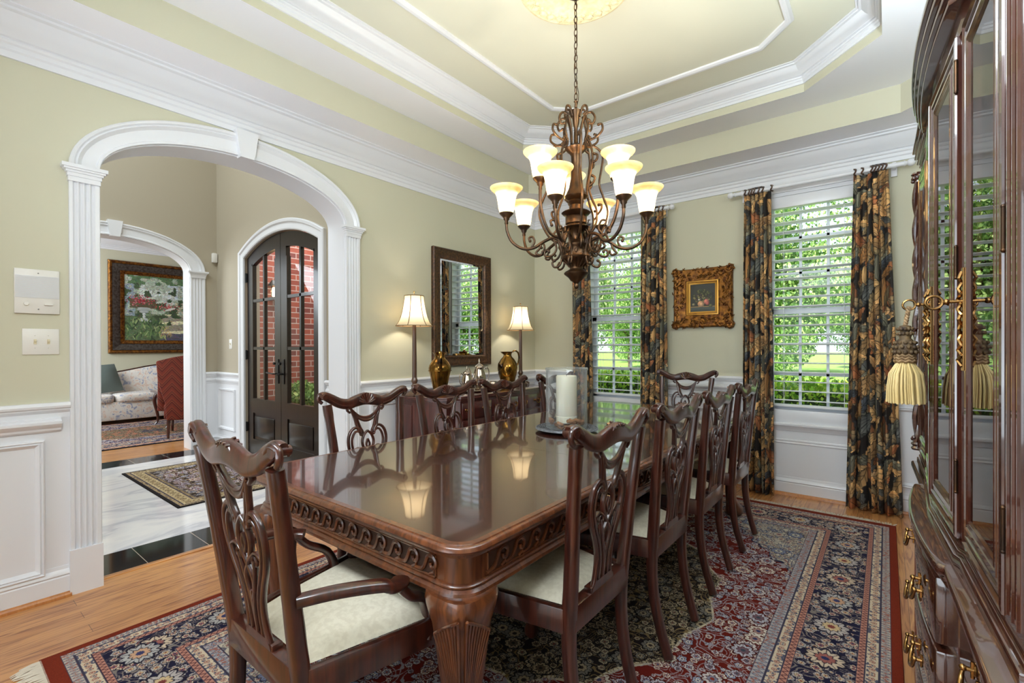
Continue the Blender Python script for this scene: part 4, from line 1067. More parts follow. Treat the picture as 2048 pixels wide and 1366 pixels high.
m_thick = bpy.data.materials.new('clear_glass'); m_thick.use_nodes = True
_b = m_thick.node_tree.nodes['Principled BSDF']; _b.inputs['Transmission Weight'].default_value = 1; _b.inputs['Roughness'].default_value = 0.0; _b.inputs['IOR'].default_value = 1.45; _b.inputs['Base Color'].default_value = (0.97, 0.99, 1, 1)
mb = MB().lathe([(0.0001, 0.0), (0.112, 0.0), (0.120, 0.01), (0.118, 0.15), (0.119, 0.340), (0.124, 0.350), (0.121, 0.358), (0.114, 0.352), (0.113, 0.15), (0.114, 0.016), (0.10, 0.010), (0.0001, 0.010)], (0, 0, 0), 56, cap=False)
part('cylinder', mb, m_cylg, gl, ang=60)
mb = MB()
for r, z in ((0.119, 0.356), (0.117, 0.004), (0.110, 0.016)): mb.tube([(r*math.cos(2*PI*k/48), r*math.sin(2*PI*k/48), z) for k in range(48)], 0.0032, n=8, closed=True)
part('rim', mb, m_cylg, gl, ang=60)
cd = thing('pillar_candle', 'ivory pillar candle inside the tall glass cylinder', 'candle', (CX, CYY, TZ+0.05))
m_wax = mat('ivory_wax', S(232, 226, 204), 0.5); m_wax.node_tree.nodes['Principled BSDF'].inputs['Subsurface Weight'].default_value = 0.3; m_wax.node_tree.nodes['Principled BSDF'].inputs['Subsurface Radius'].default_value = (0.02, 0.015, 0.01)
part('wax', MB().lathe([(0.0001, 0), (0.058, 0), (0.060, 0.004), (0.060, 0.036), (0.058, 0.038), (0.060, 0.042), (0.060, 0.262), (0.056, 0.268), (0.045, 0.262), (0.0001, 0.258)], (0, 0, 0), 40, cap=False), m_wax, cd, ang=40)
part('wick', MB().tube([(0, 0, 0.258), (0.001, 0, 0.275)], 0.0012, n=6), m_black, cd)
mk = mat('cork', S(176, 126, 82), 0.8, var=(80, S(120, 78, 48), 0.4)); rs = random.Random(4); ck0 = None
for k in range(34):
    a = rs.random()*2*PI; r = rs.choice((0.088, 0.07, 0.045, 0.092)) ; z = 0.024+ (0.022 if k > 16 else 0)+ (0.016 if k > 27 else 0)
    if k <= 16 and r < 0.06: pass
    elif k > 16 and r < 0.075: r = 0.088
    loc = (CX+r*math.cos(a), CYY+r*math.sin(a), TZ+0.005+z)
    if ck0 is None:
        ck0 = part('wine_cork', MB().tube([(-0.019, 0, 0), (-0.017, 0, 0), (0.017, 0, 0), (0.019, 0, 0)], [0.009, 0.0105, 0.0105, 0.009], n=12), mk, ang=40); o = ck0
    else: o = ck0.copy(); COL.objects.link(o)
    o.location = loc; o.rotation_euler = (rs.random(), rs.uniform(-0.5, 0.5), a+PI/2+rs.uniform(-0.5, 0.5))
    tag(o, 'brown wine cork in the bottom of the tall candle glass', 'cork', 'wine corks in the candle glass')

# ------------------------------------------------------------------ sideboard
SBZ = 0.845
sd = thing('sideboard', 'long cherry sideboard with brass pulls against the left wall under the mirror', 'sideboard', (-3.0, 3.28, 0))
xb = -3.195
front = [(-2.965, 2.475), (-2.72, 2.60), (-2.72, 2.70), (-2.685, 2.72), (-2.675, 3.28), (-2.685, 3.84), (-2.72, 3.86), (-2.72, 3.96), (-2.965, 4.085)]
def off(pl, d, x0):
    P = [Vector(p) for p in pl]; out = []
    for i, p in enumerate(P):
        a = (P[i]-P[i-1]) if i else (P[1]-P[0]); b = (P[i+1]-P[i]) if i < len(P)-1 else (P[i]-P[i-1])
        a = a.normalized(); b = b.normalized(); n_ = Vector((a.y, -a.x))+Vector((b.y, -b.x)); n_.normalize(); out.append((p.x+n_.x*d, p.y+n_.y*d))
    return [(x0, pl[0][1]-d)]+out+[(x0, pl[-1][1]+d)]
mb = MB()
for d, z0, z1 in ((0.022, SBZ-0.012, SBZ), (0.028, SBZ-0.024, SBZ-0.012), (0.016, SBZ-0.034, SBZ-0.024), (0.008, SBZ-0.042, SBZ-0.034)): mb.prism(off(front, d, xb), XYZ, z0, z1)
part('top', mb, m_side, sd, world=True, ang=30, bevel=0.003)
mb = MB().prism(off(front, 0, xb), XYZ, 0.10, SBZ-0.04); part('case', mb, m_side, sd, world=True, ang=30)
mb = MB().prism(off(front, 0.014, xb), XYZ, 0.06, 0.12); mb.prism(off(front, 0.006, xb), XYZ, 0.12, 0.135); part('plinth', mb, m_side, sd, world=True, bevel=0.004)
for xx, yy in ((-3.1, 2.56), (-2.78, 2.66), (-2.78, 3.9), (-3.1, 4.0)): part('foot', MB().lathe([(0.03, 0), (0.045, 0.02), (0.04, 0.045), (0.03, 0.062)], (xx, yy, 0), 14), m_side, sd, world=True)
def pull(parent, c, nrm, wd=0.07, world=True, drop=0.028, mt_=None):
    N_ = Vector(nrm).normalized(); T = Vector((0, 0, 1)).cross(N_).normalized(); c = Vector(c); mb = MB()
    for s in (-1, 1):
        p = c+T*s*wd*0.5
        mb.tube([p, p+N_*0.014], 0.004, n=8); mb.ball(p+N_*0.016, 0.006, 8); mb.tube([p+N_*0.0005, p+N_*0.003], [0.011, 0.009], n=10)
        mb.tube([p+N_*0.004+Vector((0, 0, 0.014)), p+N_*0.004-Vector((0, 0, 0.014))], 0.003, n=6)
    b = [c+T*wd*0.5*math.cos(a)+N_*(0.016+0.006*math.sin(a))-Vector((0, 0, drop*math.sin(a))) for a in [PI*k/10 for k in range(11)]]
    mb.tube(b, [0.003+0.002*math.sin(PI*k/10) for k in range(11)], n=8)
    return part('drawer_pull', mb, m_brass, parent, world=world, ang=50)
# drawers across the front
fx = lambda y: -2.685+0.010*(1-abs(y-3.28)/0.56)
for (y0, y1, z0, z1) in ((2.735, 3.085, 0.66, 0.79), (3.10, 3.46, 0.66, 0.79), (3.475, 3.825, 0.66, 0.79), (3.10, 3.46, 0.50, 0.645), (3.10, 3.46, 0.32, 0.485), (3.10, 3.46, 0.15, 0.305)):
    mb = MB().prism([(fx(y0)-0.01, y0), (fx(y0)+0.012, y0), (fx(y1)+0.012, y1), (fx(y1)-0.01, y1)], XYZ, z0, z1)
    d = part('drawer', mb, m_side, sd, world=True, bevel=0.006)
    yc = (y0+y1)/2
    if z0 > 0.6:
        for q in (-1, 1):
            pl_ = pull(d, (0, 0, 0), (1, 0, 0), world=False); pl_.parent = d; pl_.matrix_parent_inverse = Matrix.Identity(4)
            pl_.location = (fx(yc)+0.012, yc+q*(y1-y0)*0.3, (z0+z1)/2+0.008)
            pl_.matrix_parent_inverse = Matrix.Identity(4)
    else:
        pl_ = pull(d, (0, 0, 0), (1, 0, 0), world=False); pl_.location = (fx(yc)+0.012, yc, (z0+z1)/2+0.008)
for (y0, y1) in ((2.735, 3.085), (3.475, 3.825)):
    mb = MB().prism([(fx(y0)-0.01, y0), (fx(y0)+0.012, y0), (fx(y1)+0.012, y1), (fx(y1)-0.01, y1)], XYZ, 0.15, 0.645)
    d = part('cabinet_door', mb, m_side, sd, world=True, bevel=0.006)
mb = MB().box(-3.18, -2.98, 2.466, 2.476, 0.16, 0.78); part('side_panel', mb, m_side, sd, world=True, bevel=0.006)

# ------------------------------------------------------------------ buffet lamps
m_shade = bpy.data.materials.new('silk_lamp_shade'); m_shade.use_nodes = True; _n = m_shade.node_tree; _b = _n.nodes['Principled BSDF']
_b.inputs['Base Color'].default_value = S(238, 226, 196); _b.inputs['Roughness'].default_value = 0.8
_t = _n.nodes.new('ShaderNodeBsdfTranslucent'); _t.inputs[0].default_value = S(206, 188, 156); _m = _n.nodes.new('ShaderNodeMixShader'); _m.inputs[0].default_value = 0.45
_n.links.new(_b.outputs[0], _m.inputs[1]); _n.links.new(_t.outputs[0], _m.inputs[2]); _n.links.new(_m.outputs[0], _n.nodes['Material Output'].inputs[0])
m_trim = mat('tan_shade_trim', S(112, 80, 42), 0.7)
m_lampwood = wood('lamp_bronze_wood', S(62, 42, 32), S(98, 68, 50), 0.35, 0.3)
def lamp():
    r = thing('buffet_lamp', 'x', 'lamp', group='buffet lamps on the sideboard')
    b = MB().lathe([(0.078, 0), (0.080, 0.006), (0.074, 0.014), (0.060, 0.026), (0.045, 0.034), (0.034, 0.040), (0.034, 0.05), (0.027, 0.058), (0.024, 0.07), (0.028, 0.078), (0.028, 0.086), (0.020, 0.092), (0.018, 0.10), (0.026, 0.116), (0.027, 0.128), (0.020, 0.142), (0.019, 0.152)], (0, 0, 0), 28)
    for k in range(4):
        a = PI/4+PI/2*k; b.tube(spline([(0.06*math.cos(a), 0.06*math.sin(a), 0.024), (0.085*math.cos(a), 0.085*math.sin(a), 0.022), (0.098*math.cos(a), 0.098*math.sin(a), 0.012), (0.092*math.cos(a), 0.092*math.sin(a), 0.005)], 3), 0.009, n=8)
    part('base', b, m_lampwood, r, ang=50)
    part('pole', MB().lathe([(0.019, 0.15), (0.0185, 0.3), (0.016, 0.56), (0.015, 0.60)], (0, 0, 0), 16), m_lampwood, r, ang=50)
    H0, H1 = 0.575, 0.822
    pr = [(0.150, H0), (0.140, H0+0.012), (0.124, H0+0.035), (0.109, H0+0.07), (0.096, H0+0.115), (0.086, H0+0.17), (0.080, H0+0.215), (0.078, H1)]
    n = 48; rows = []
    for rr, z in pr:
        rows.append([(rr*(1-0.035*abs(math.sin(3*2*PI*k/n)))*math.cos(2*PI*k/n), rr*(1-0.035*abs(math.sin(3*2*PI*k/n)))*math.sin(2*PI*k/n), z) for k in range(n)])
    part('shade', MB().grid(rows, True), m_shade, r, ang=50, recalc=False)
    t = MB()
    for rr, z in ((pr[0][0], pr[0][1]), (pr[-1][0], pr[-1][1])):
        t.tube([(rr*(1-0.035*abs(math.sin(3*2*PI*k/n)))*math.cos(2*PI*k/n), rr*(1-0.035*abs(math.sin(3*2*PI*k/n)))*math.sin(2*PI*k/n), z) for k in range(n)], 0.0035, n=6, closed=True)
    for k in range(6):
        a = 2*PI*k/6; t.tube([(rr*1.005*math.cos(a), rr*1.005*math.sin(a), z) for rr, z in pr], 0.003, n=6)
    part('shade_trim', t, m_trim, r, ang=50)
    f = MB().tube([(0, 0, 0.6), (0, 0, 0.85)], 0.002, n=6); f.ball((0, 0, 0.855), 0.007, 10)
    for k in range(3):
        a = 2*PI*k/3; f.tube([(0, 0, 0.822), (0.076*math.cos(a), 0.076*math.sin(a), 0.822)], 0.0012, n=5)
    part('finial', f, m_brass, r)
    bm_ = mat('bulb_glow', (1, 1, 1, 1)); bm_.node_tree.nodes['Principled BSDF'].inputs['Emission Color'].default_value = (1, 0.85, 0.6, 1); bm_.node_tree.nodes['Principled BSDF'].inputs['Emission Strength'].default_value = 5
    return r
l1 = lamp(); l1.location = (-3.05, 2.556, SBZ); l1['label'] = 'lit buffet lamp left of the mirror, at the near end of the sideboard'
l2 = dup(l1, (-3.05, 3.998, SBZ), 0.3, 'lit buffet lamp right of the mirror, near the corner of the room')
for y in (2.556, 3.998): light('buffet_lamp_bulb', 'POINT', (-3.05, y, SBZ+0.70), 2.4, (1.0, 0.91, 0.76), size=0.03)

# ------------------------------------------------------------------ mirror, picture
mr_ = thing('wall_mirror', 'tall wall mirror in a dark bronze frame above the sideboard', 'mirror', (XL, 3.32, 1.07))
Mm = lambda u, v, w: (XL+w, u, v)
y0, y1, z0, z1 = 2.92, 3.715, 1.065, 2.166
pr = [(0.003, 0), (0, 0.030), (0.008, 0.040), (0.02, 0.040), (0.03, 0.032), (0.07, 0.026), (0.085, 0.030), (0.092, 0.022), (0.10, 0.016)]
mb = MB().sweep([(y0, z0), (y1, z0), (y1, z1), (y0, z1)], pr, Mm, closed=True)
part('frame', mb, mat('bronzed_frame', S(50, 36, 30), 0.32, metal=0.4, var=(55, S(96, 64, 40), 0.3), bump=(90, 0.6, 0.006)), mr_, world=True, ang=40)
mm = mat('mirror_glass', (0.92, 0.94, 0.94, 1), 0.0, metal=1)
g = MB().add([(XL+0.012, y0+0.085, z0+0.085), (XL+0.012, y1-0.085, z0+0.085), (XL+0.012, y1-0.085, z1-0.085), (XL+0.012, y0+0.085, z1-0.085)], [(0, 1, 2, 3)])
iy0, iy1, iz0, iz1 = y0+0.095, y1-0.095, z0+0.095, z1-0.095; bv = 0.022
g.sweep([(iy0, iz0), (iy1, iz0), (iy1, iz1), (iy0, iz1)], [(0, 0.0125), (bv, 0.0155)], Mm, closed=True)
g.add([Mm(iy0+bv, iz0+bv, 0.0155), Mm(iy1-bv, iz0+bv, 0.0155), Mm(iy1-bv, iz1-bv, 0.0155), Mm(iy0+bv, iz1-bv, 0.0155)], [(0, 1, 2, 3)])
part('mirror_glass', g, mm, mr_, world=True, ang=0)
# ------------------------------------------------------------------ objects on the sideboard
m_goldv = mat('patinated_gold', S(176, 128, 52), 0.16, metal=0.9, var=(9, S(40, 28, 22), 0.3))
m_silver = mat('silver_plate', S(214, 204, 196), 0.14, metal=1, var=(6, S(180, 160, 140), 0.5))
def pitcher(label, loc, rz, kind):
    r = thing('gold_pitcher', label, 'pitcher', loc, rz, 'gold pitchers on the sideboard')
    if kind == 0: pf = [(0.052, 0), (0.054, 0.01), (0.058, 0.06), (0.078, 0.15), (0.092, 0.205), (0.094, 0.225), (0.088, 0.25), (0.066, 0.285), (0.045, 0.305), (0.040, 0.325), (0.048, 0.345), (0.064, 0.357), (0.060, 0.356), (0.038, 0.33)]
    else: pf = [(0.048, 0), (0.050, 0.008), (0.070, 0.06), (0.094, 0.14), (0.100, 0.19), (0.094, 0.235), (0.066, 0.28), (0.044, 0.302), (0.038, 0.32), (0.044, 0.338), (0.056, 0.352), (0.052, 0.351), (0.036, 0.325)]
    mb = MB()
    rows = []
    for q, (rr, z) in enumerate(pf):
        row = []
        for k in range(36):
            a = 2*PI*k/36; rad = rr
            if z > 0.335: rad += 0.018*max(0, math.cos(a-PI))**4
            row.append((rad*math.cos(a), rad*math.sin(a), z))
        rows.append(row)
    mb.grid(rows, True, False); mb.add([rows[0][k] for k in range(36)], [tuple(range(36))])
    part('body', mb, m_goldv, r, ang=60)
    h = MB().tube(spline([(0.045, 0, 0.345), (0.075, 0, 0.362), (0.108, 0, 0.34), (0.118, 0, 0.29), (0.108, 0, 0.235), (0.088, 0, 0.205)], 4), 0.008, 0.014, nrm=(0, 1, 0), n=10)
    part('handle', h, m_goldv, r, ang=60)
    b = MB(); b.tube([(0.0945*math.cos(2*PI*k/36), 0.0945*math.sin(2*PI*k/36), 0.205 if kind == 0 else 0.19) for k in range(36)], 0.004, n=6, closed=True)
    if kind: 
        b = MB()
        for s in (0.045, 0.05): b.tube([(0.094*math.cos(a_)-0.0, 0.094*math.sin(a_), 0.16+s*math.sin(q_)) for a_, q_ in [((-1.95)+s/0.094*math.cos(2*PI*k/24), 2*PI*k/24) for k in range(24)]], 0.004, n=6, closed=True)
    part('relief_band', b, m_goldv, r, ang=60)
pitcher('bronze-gold pitcher with its handle facing the room, beside the left lamp', (-2.90, 2.70, SBZ), math.radians(-40), 0)
pitcher('gold pitcher with an oval relief, its handle towards the right lamp', (-2.93, 3.63, SBZ), math.radians(55), 1)
ty = thing('serving_tray', 'round silver tray with a scalloped rim on the sideboard', 'tray', (-2.93, 3.16, SBZ))
mb = MB(); rows = []
for rr, z in ((0.001, 0.004), (0.14, 0.004), (0.17, 0.010), (0.20, 0.022), (0.203, 0.018), (0.17, 0.004), (0.13, 0.0), (0.001, 0.0)):
    rows.append([((rr*(1+0.03*math.sin(12*a)*(rr > 0.16)))*math.cos(a)*0.9, (rr*(1+0.03*math.sin(12*a)*(rr > 0.16)))*math.sin(a)*1.25, z) for a in [2*PI*k/72 for k in range(72)]])
mb.grid(rows, True); part('dish', mb, m_silver, ty, ang=60)
for q in (-1, 1): part('handle', MB().tube(spline([(-0.05, q*0.235, 0.02), (-0.045, q*0.275, 0.035), (0.045, q*0.275, 0.035), (0.05, q*0.235, 0.02)], 5), 0.006, n=8), m_silver, ty)
def pot(name, label, cat, loc, rz, s, kind):
    r = thing(name, label, cat, loc, rz, 'silver tea service on the tray')
    if kind == 'pot': pf = [(0.036, 0), (0.040, 0.006), (0.030, 0.016), (0.034, 0.03), (0.050, 0.06), (0.056, 0.09), (0.050, 0.125), (0.038, 0.16), (0.036, 0.175), (0.040, 0.182)]
    else: pf = [(0.030, 0), (0.034, 0.006), (0.024, 0.014), (0.036, 0.026), (0.050, 0.048), (0.050, 0.065), (0.040, 0.08), (0.038, 0.086), (0.042, 0.092)]
    part('body', MB().lathe([(a*s, b*s) for a, b in pf], (0, 0, 0), 28), m_silver, r, ang=60)
    zt = pf[-1][1]*s
    if kind == 'pot' or kind == 'sugar':
        part('lid', MB().lathe([(0.041*s, zt), (0.038*s, zt+0.01*s), (0.022*s, zt+0.024*s), (0.008*s, zt+0.032*s), (0.006*s, zt+0.038*s), (0.010*s, zt+0.046*s), (0.006*s, zt+0.054*s), (0.003*s, zt+0.07*s), (0.0005, zt+0.075*s)], (0, 0, 0), 20), m_silver, r, ang=60)
    H = pf[-1][1]
    part('handle', MB().tube([Vector(p)*s for p in spline([(0.038, 0, H*0.9), (0.062, 0, H*1.0), (0.080, 0, H*0.85), (0.078, 0, H*0.55), (0.060, 0, H*0.38), (0.05, 0, H*0.36)], 4)], 0.0045*s, n=8), m_silver, r, ang=60)
    if kind in ('pot', 'cream'):
        part('spout', MB().tube([Vector(p)*s for p in spline([(-0.04, 0, H*0.32), (-0.068, 0, H*0.5), (-0.072, 0, H*0.75), (-0.088, 0, H*0.98)], 4)], [0.012*s*(1-0.04*k) for k in range(13)], n=10), m_silver, r, ang=60)
pot('teapot', 'small lidded silver teapot, leftmost on the tray', 'teapot', (-2.90, 3.02, SBZ+0.006), -1.9, 0.88, 'pot')
pot('coffee_pot', 'tall lidded silver coffee pot at the back of the tray', 'coffee pot', (-2.98, 3.27, SBZ+0.006), 0.9, 1.12, 'pot')
pot('sugar_bowl', 'low round silver sugar bowl between the two silver pots', 'sugar bowl', (-2.84, 3.155, SBZ+0.006), -1.2, 0.9, 'open')
pot('creamer', 'small silver creamer at the right end of the tray', 'creamer', (-2.84, 3.31, SBZ+0.006), 0.9, 0.85, 'cream')

# ------------------------------------------------------------------ small framed still life on the back wall
PX0, PX1, PZ0, PZ1 = -1.605, -1.06, 1.412, 1.975
pf = thing('framed_picture', 'small still life of fruit in a wide carved gold frame between the windows', 'picture', ((PX0+PX1)/2, YB, PZ0))
Mp = lambda u, v, w: (u, YB-w, v)
mb = MB().sweep([(PX0+0.01, PZ0+0.01), (PX1-0.01, PZ0+0.01), (PX1-0.01, PZ1-0.01), (PX0+0.01, PZ1-0.01)], [(0, 0), (0, 0.03), (0.012, 0.042), (0.04, 0.036), (0.08, 0.028), (0.11, 0.022), (0.118, 0.03), (0.128, 0.03), (0.13, 0.018)], Mp, closed=True)
part('frame', mb, m_goldframe, pf, world=True, ang=40)
orn = MB(); rs = random.Random(5)
def onf(u, v):   # ornament scatter positions on the frame face
    return Mp(u, v, 0.034+0.006*rs.random())
for k in range(210):
    e_ = rs.random()*4; t = rs.random(); d = rs.uniform(0.004, 0.105)
    L, Hh = PX1-PX0, PZ1-PZ0
    if e_ < 1: u, v, a = PX0+t*L, PZ0+d, 0
    elif e_ < 2: u, v, a = PX0+t*L, PZ1-d, 0
    elif e_ < 3: u, v, a = PX0+d, PZ0+t*Hh, PI/2
    else: u, v, a = PX1-d, PZ0+t*Hh, PI/2
    a += rs.choice((-0.7, 0.7, 0.5, -0.4)); l = rs.uniform(0.012, 0.026); c_, s_ = math.cos(a), math.sin(a)
    w0 = 0.036-0.10*max(0, d-0.03)
    q = rs.uniform(-0.4, 0.4)
    orn.tube([Mp(u-c_*l, v-s_*l, w0), Mp(u-s_*l*q, v+c_*l*q, w0+0.010), Mp(u+c_*l, v+s_*l, w0)], [0.0025, 0.006, 0.0025], n=6)
    if k % 4 == 0: orn.ball(Mp(u+s_*0.014, v-c_*0.014, w0+0.006), rs.uniform(0.004, 0.008), 8)
for cxx, sx in ((PX0, 1), (PX1, -1)):
    for czz, sz in ((PZ0, 1), (PZ1, -1)):
        for (a, b, r) in ((0.02, 0.02, 0.024), (0.055, 0.02, 0.016), (0.02, 0.055, 0.016), (0.06, 0.06, 0.018), (0.0, 0.035, 0.012), (0.035, 0.0, 0.012)):
            orn.ball(Mp(cxx+sx*a, czz+sz*b, 0.036), r, 10, (1, 0.5, 1))
        orn.tube([Mp(cxx+sx*(0.035+0.03*math.cos(t)), czz+sz*(0.035+0.03*math.sin(t)), 0.046) for t in [k*0.5 for k in range(11)]], 0.006, n=6)
part('carved_ornament', orn, m_goldframe, pf, world=True, ang=50)
mb = MB().sweep([(PX0+0.135, PZ0+0.128), (PX1-0.135, PZ0+0.128), (PX1-0.135, PZ1-0.128), (PX0+0.135, PZ1-0.128)], [(-0.006, 0.012), (-0.004, 0.03), (0.004, 0.032), (0.008, 0.026), (0.026, 0.020), (0.028, 0.010)], Mp, closed=True)
part('gilt_liner', mb, m_gilt, pf, world=True, ang=40)
def still_life():
    H, W = 280, 250; yy, xx = np.mgrid[0:H, 0:W]; x = xx/W; y = yy/H
    A = np.zeros((H, W, 3), np.float32); A[:] = np.array([44, 46, 42])/255; A *= (1.15-0.5*np.hypot(x-0.35, y-0.3))[..., None]
    A[y > 0.80] = np.array([70, 76, 72])/255; A[(y > 0.795) & (y < 0.815)] = np.array([176, 140, 84])/255; A[y > 0.9] *= 0.8
    rs = np.random.RandomState(2)
    def blob(cx, cy_, r, c, rx=1, sh=0.5):
        m = ((x-cx)/(r*rx))**2+((y-cy_)*1.12/r)**2 < 1
        l = np.clip(1.15-sh*np.hypot((x-cx+r*0.3)/r, (y-cy_+r*0.3)/r), 0.3, 1.2)
        A[m] = (np.array(c)/255*l[..., None])[m]
    for k in range(90):
        a = rs.rand()*2*PI; q = rs.rand()**0.6; blob(0.5+0.33*q*math.cos(a), 0.47+0.24*q*math.sin(a), 0.03+0.035*rs.rand(), [(88, 92, 50), (120, 118, 70), (60, 70, 44), (140, 130, 80), (70, 50, 58)][rs.randint(5)], 1+rs.rand(), 0.6)
    for k in range(40): blob(0.5+0.25*(rs.rand()-0.5)*2, 0.58+0.1*(rs.rand()-.5)*2, 0.022, [(150, 150, 90), (112, 60, 66), (60, 44, 60)][rs.randint(3)])
    blob(0.42, 0.71, 0.115, (224, 160, 116)); blob(0.46, 0.73, 0.10, (218, 172, 132)); blob(0.64, 0.64, 0.105, (214, 128, 106)); blob(0.68, 0.70, 0.07, (196, 104, 92)); blob(0.15, 0.72, 0.05, (160, 150, 110), 1.3); blob(0.8, 0.78, 0.06, (110, 110, 70), 1.3); blob(0.36, 0.56, 0.035, (226, 216, 190))
    return A
def quad_uv(mbq, M, u0, u1, v0, v1, w):
    mbq.add([M(u0, v0, w), M(u1, v0, w), M(u1, v1, w), M(u0, v1, w)], [(0, 1, 2, 3)])
g = MB(); quad_uv(g, Mp, PX0+0.155, PX1-0.155, PZ0+0.148, PZ1-0.148, 0.012)
part('canvas', g, image_mat('still_life_paint', still_life(), 0.5), pf, world=True, ang=0, recalc=False, uv=[(0, 0), (1, 0), (1, 1), (0, 1)])

# ------------------------------------------------------------------ chandelier
CHX, CHY = TCX, TCY
ch = thing('chandelier', 'large bronze scrollwork chandelier with nine lit amber glass shades over the table', 'chandelier', (CHX, CHY, 1.58))
zc0 = 0.0
def Wc(x, y, z): return (CHX+x, CHY+y, z)
col = [(0.0005, 1.583), (0.010, 1.588), (0.014, 1.60), (0.010, 1.612), (0.018, 1.622), (0.030, 1.628), (0.042, 1.645), (0.064, 1.662), (0.066, 1.668), (0.058, 1.676), (0.034, 1.69), (0.034, 1.70), (0.046, 1.716), (0.072, 1.738), (0.080, 1.744), (0.083, 1.752), (0.078, 1.758), (0.078, 1.80), (0.084, 1.806), (0.084, 1.814), (0.070, 1.822), (0.040, 1.835), (0.030, 1.85), (0.036, 1.875), (0.052, 1.90), (0.058, 1.908), (0.040, 1.916), (0.038, 1.925), (0.044, 1.93), (0.044, 1.965), (0.038, 1.972), (0.054, 1.98), (0.060, 1.988), (0.052, 1.996), (0.030, 2.004), (0.024, 2.03), (0.034, 2.045), (0.030, 2.055), (0.044, 2.066), (0.048, 2.076), (0.042, 2.086), (0.030, 2.12), (0.022, 2.17), (0.019, 2.24), (0.020, 2.29), (0.026, 2.305), (0.038, 2.318), (0.044, 2.33), (0.030, 2.345), (0.012, 2.36), (0.010, 2.44), (0.016, 2.46), (0.020, 2.50), (0.028, 2.515), (0.030, 2.53), (0.014, 2.54), (0.006, 2.548)]
col = [(r*(1.3 if 1.9 < z < 2.34 else 1), z) for r, z in col]
mb = MB().lathe(col, (CHX, CHY, 0), 28)
for k in range(12):
    a = 2*PI*k/12
    mb.tube([Wc(r*math.cos(a), r*math.sin(a), z) for r, z in ((0.036, 1.70), (0.050, 1.716), (0.074, 1.738))], 0.004, n=5)
    mb.tube([Wc(0.079*math.cos(a+0.10*math.cos(t)), 0.079*math.sin(a+0.10*math.cos(t)), 1.78+0.012*math.sin(t)) for t in [2*PI*j/8 for j in range(8)]], 0.003, n=5, closed=True)
    mb.tube([Wc(r*math.cos(a), r*math.sin(a), z) for r, z in ((0.044, 2.086), (0.032, 2.12), (0.024, 2.17), (0.021, 2.24), (0.022, 2.29))], 0.0025, n=5)
    mb.ball(Wc(0.042*math.cos(a), 0.042*math.sin(a), 2.326), 0.008, 8)
for k in range(6):
    a = 2*PI*k/6+0.3
    mb.tube([Wc(r*math.cos(a), r*math.sin(a), z) for r, z in ((0.040, 1.915), (0.060, 1.89), (0.070, 1.86), (0.086, 1.835), (0.092, 1.81), (0.082, 1.79))], [0.006, 0.009, 0.008, 0.009, 0.008, 0.005], n=8)
part('column', mb, m_bronze, ch, world=True, ang=50)
m_amber = bpy.data.materials.new('amber_glass_shade'); m_amber.use_nodes = True; _n = m_amber.node_tree; _b = _n.nodes['Principled BSDF']
_b.inputs['Base Color'].default_value = S(236, 206, 150); _b.inputs['Roughness'].default_value = 0.35
_nz = _n.nodes.new('ShaderNodeTexNoise'); _nz.inputs['Scale'].default_value = 14; _nz.inputs['Detail'].default_value = 6; _nz.inputs['Distortion'].default_value = 1.2
_tc = _n.nodes.new('ShaderNodeTexCoord'); _n.links.new(_tc.outputs['Object'], _nz.inputs['Vector'])
_rp = _n.nodes.new('ShaderNodeValToRGB'); _rp.color_ramp.elements[0].position = 0.35; _rp.color_ramp.elements[1].position = 0.65; _rp.color_ramp.elements[0].color = S(196, 156, 92); _rp.color_ramp.elements[1].color = S(214, 186, 134)
_n.links.new(_nz.outputs['Fac'], _rp.inputs[0])
_t = _n.nodes.new('ShaderNodeBsdfTranslucent'); _n.links.new(_rp.outputs[0], _t.inputs[0]); _m = _n.nodes.new('ShaderNodeMixShader'); _m.inputs[0].default_value = 0.5
_n.links.new(_b.outputs[0], _m.inputs[1]); _n.links.new(_t.outputs[0], _m.inputs[2]); _n.links.new(_m.outputs[0], _n.nodes['Material Output'].inputs[0])
def shade_unit(R, ang, zb):
    """cup at zb, shade above; radius of arm end R"""
    x, y = R*math.cos(ang), R*math.sin(ang)
    cup = MB().lathe([(0.006, zb-0.05), (0.010, zb-0.045), (0.009, zb-0.03), (0.016, zb-0.022), (0.016, zb-0.016), (0.022, zb-0.008), (0.036, zb+0.006), (0.038, zb+0.012), (0.030, zb+0.014)], Wc(x, y, 0), 18)
    s = MB().lathe([(0.030, zb+0.008), (0.036, zb+0.016), (0.041, zb+0.035), (0.044, zb+0.06), (0.048, zb+0.085), (0.053, zb+0.105), (0.058, zb+0.114), (0.060, zb+0.117), (0.062, zb+0.120), (0.076, zb+0.130), (0.086, zb+0.142), (0.087, zb+0.147)], Wc(x, y, 0), 32, cap=False)
    return x, y, cup, s
vd = math.atan2(math.cos(YAW), -math.sin(YAW))   # view heading
LOW = [vd+PI+math.radians(d) for d in (-23, 31, 93, 151, 224, 265)]
UPP = [vd+math.radians(d) for d in (0, 120, 240)]
def arm_pts(a, P, tw=0):
    return [Wc(r*math.cos(a)-tw_*math.sin(a), r*math.sin(a)+tw_*math.cos(a), z) for (r, z, tw_) in [(p[0], p[1], p[2] if len(p) > 2 else 0) for p in P]]
def scroll(c, r0, r1, turns, a0, sgn, n=14):
    return [(c[0]+(r0+(r1-r0)*k/n)*math.cos(a0+sgn*turns*2*PI*k/n), c[1]+(r0+(r1-r0)*k/n)*math.sin(a0+sgn*turns*2*PI*k/n)) for k in range(n+1)]
LOWP = [(-0.137, -0.286), (0.186, -0.286), (0.376, 0.0), (0.183, 0.27), (-0.271, 0.27), (-0.371, 0.0)]   # sideways, away from the doorway
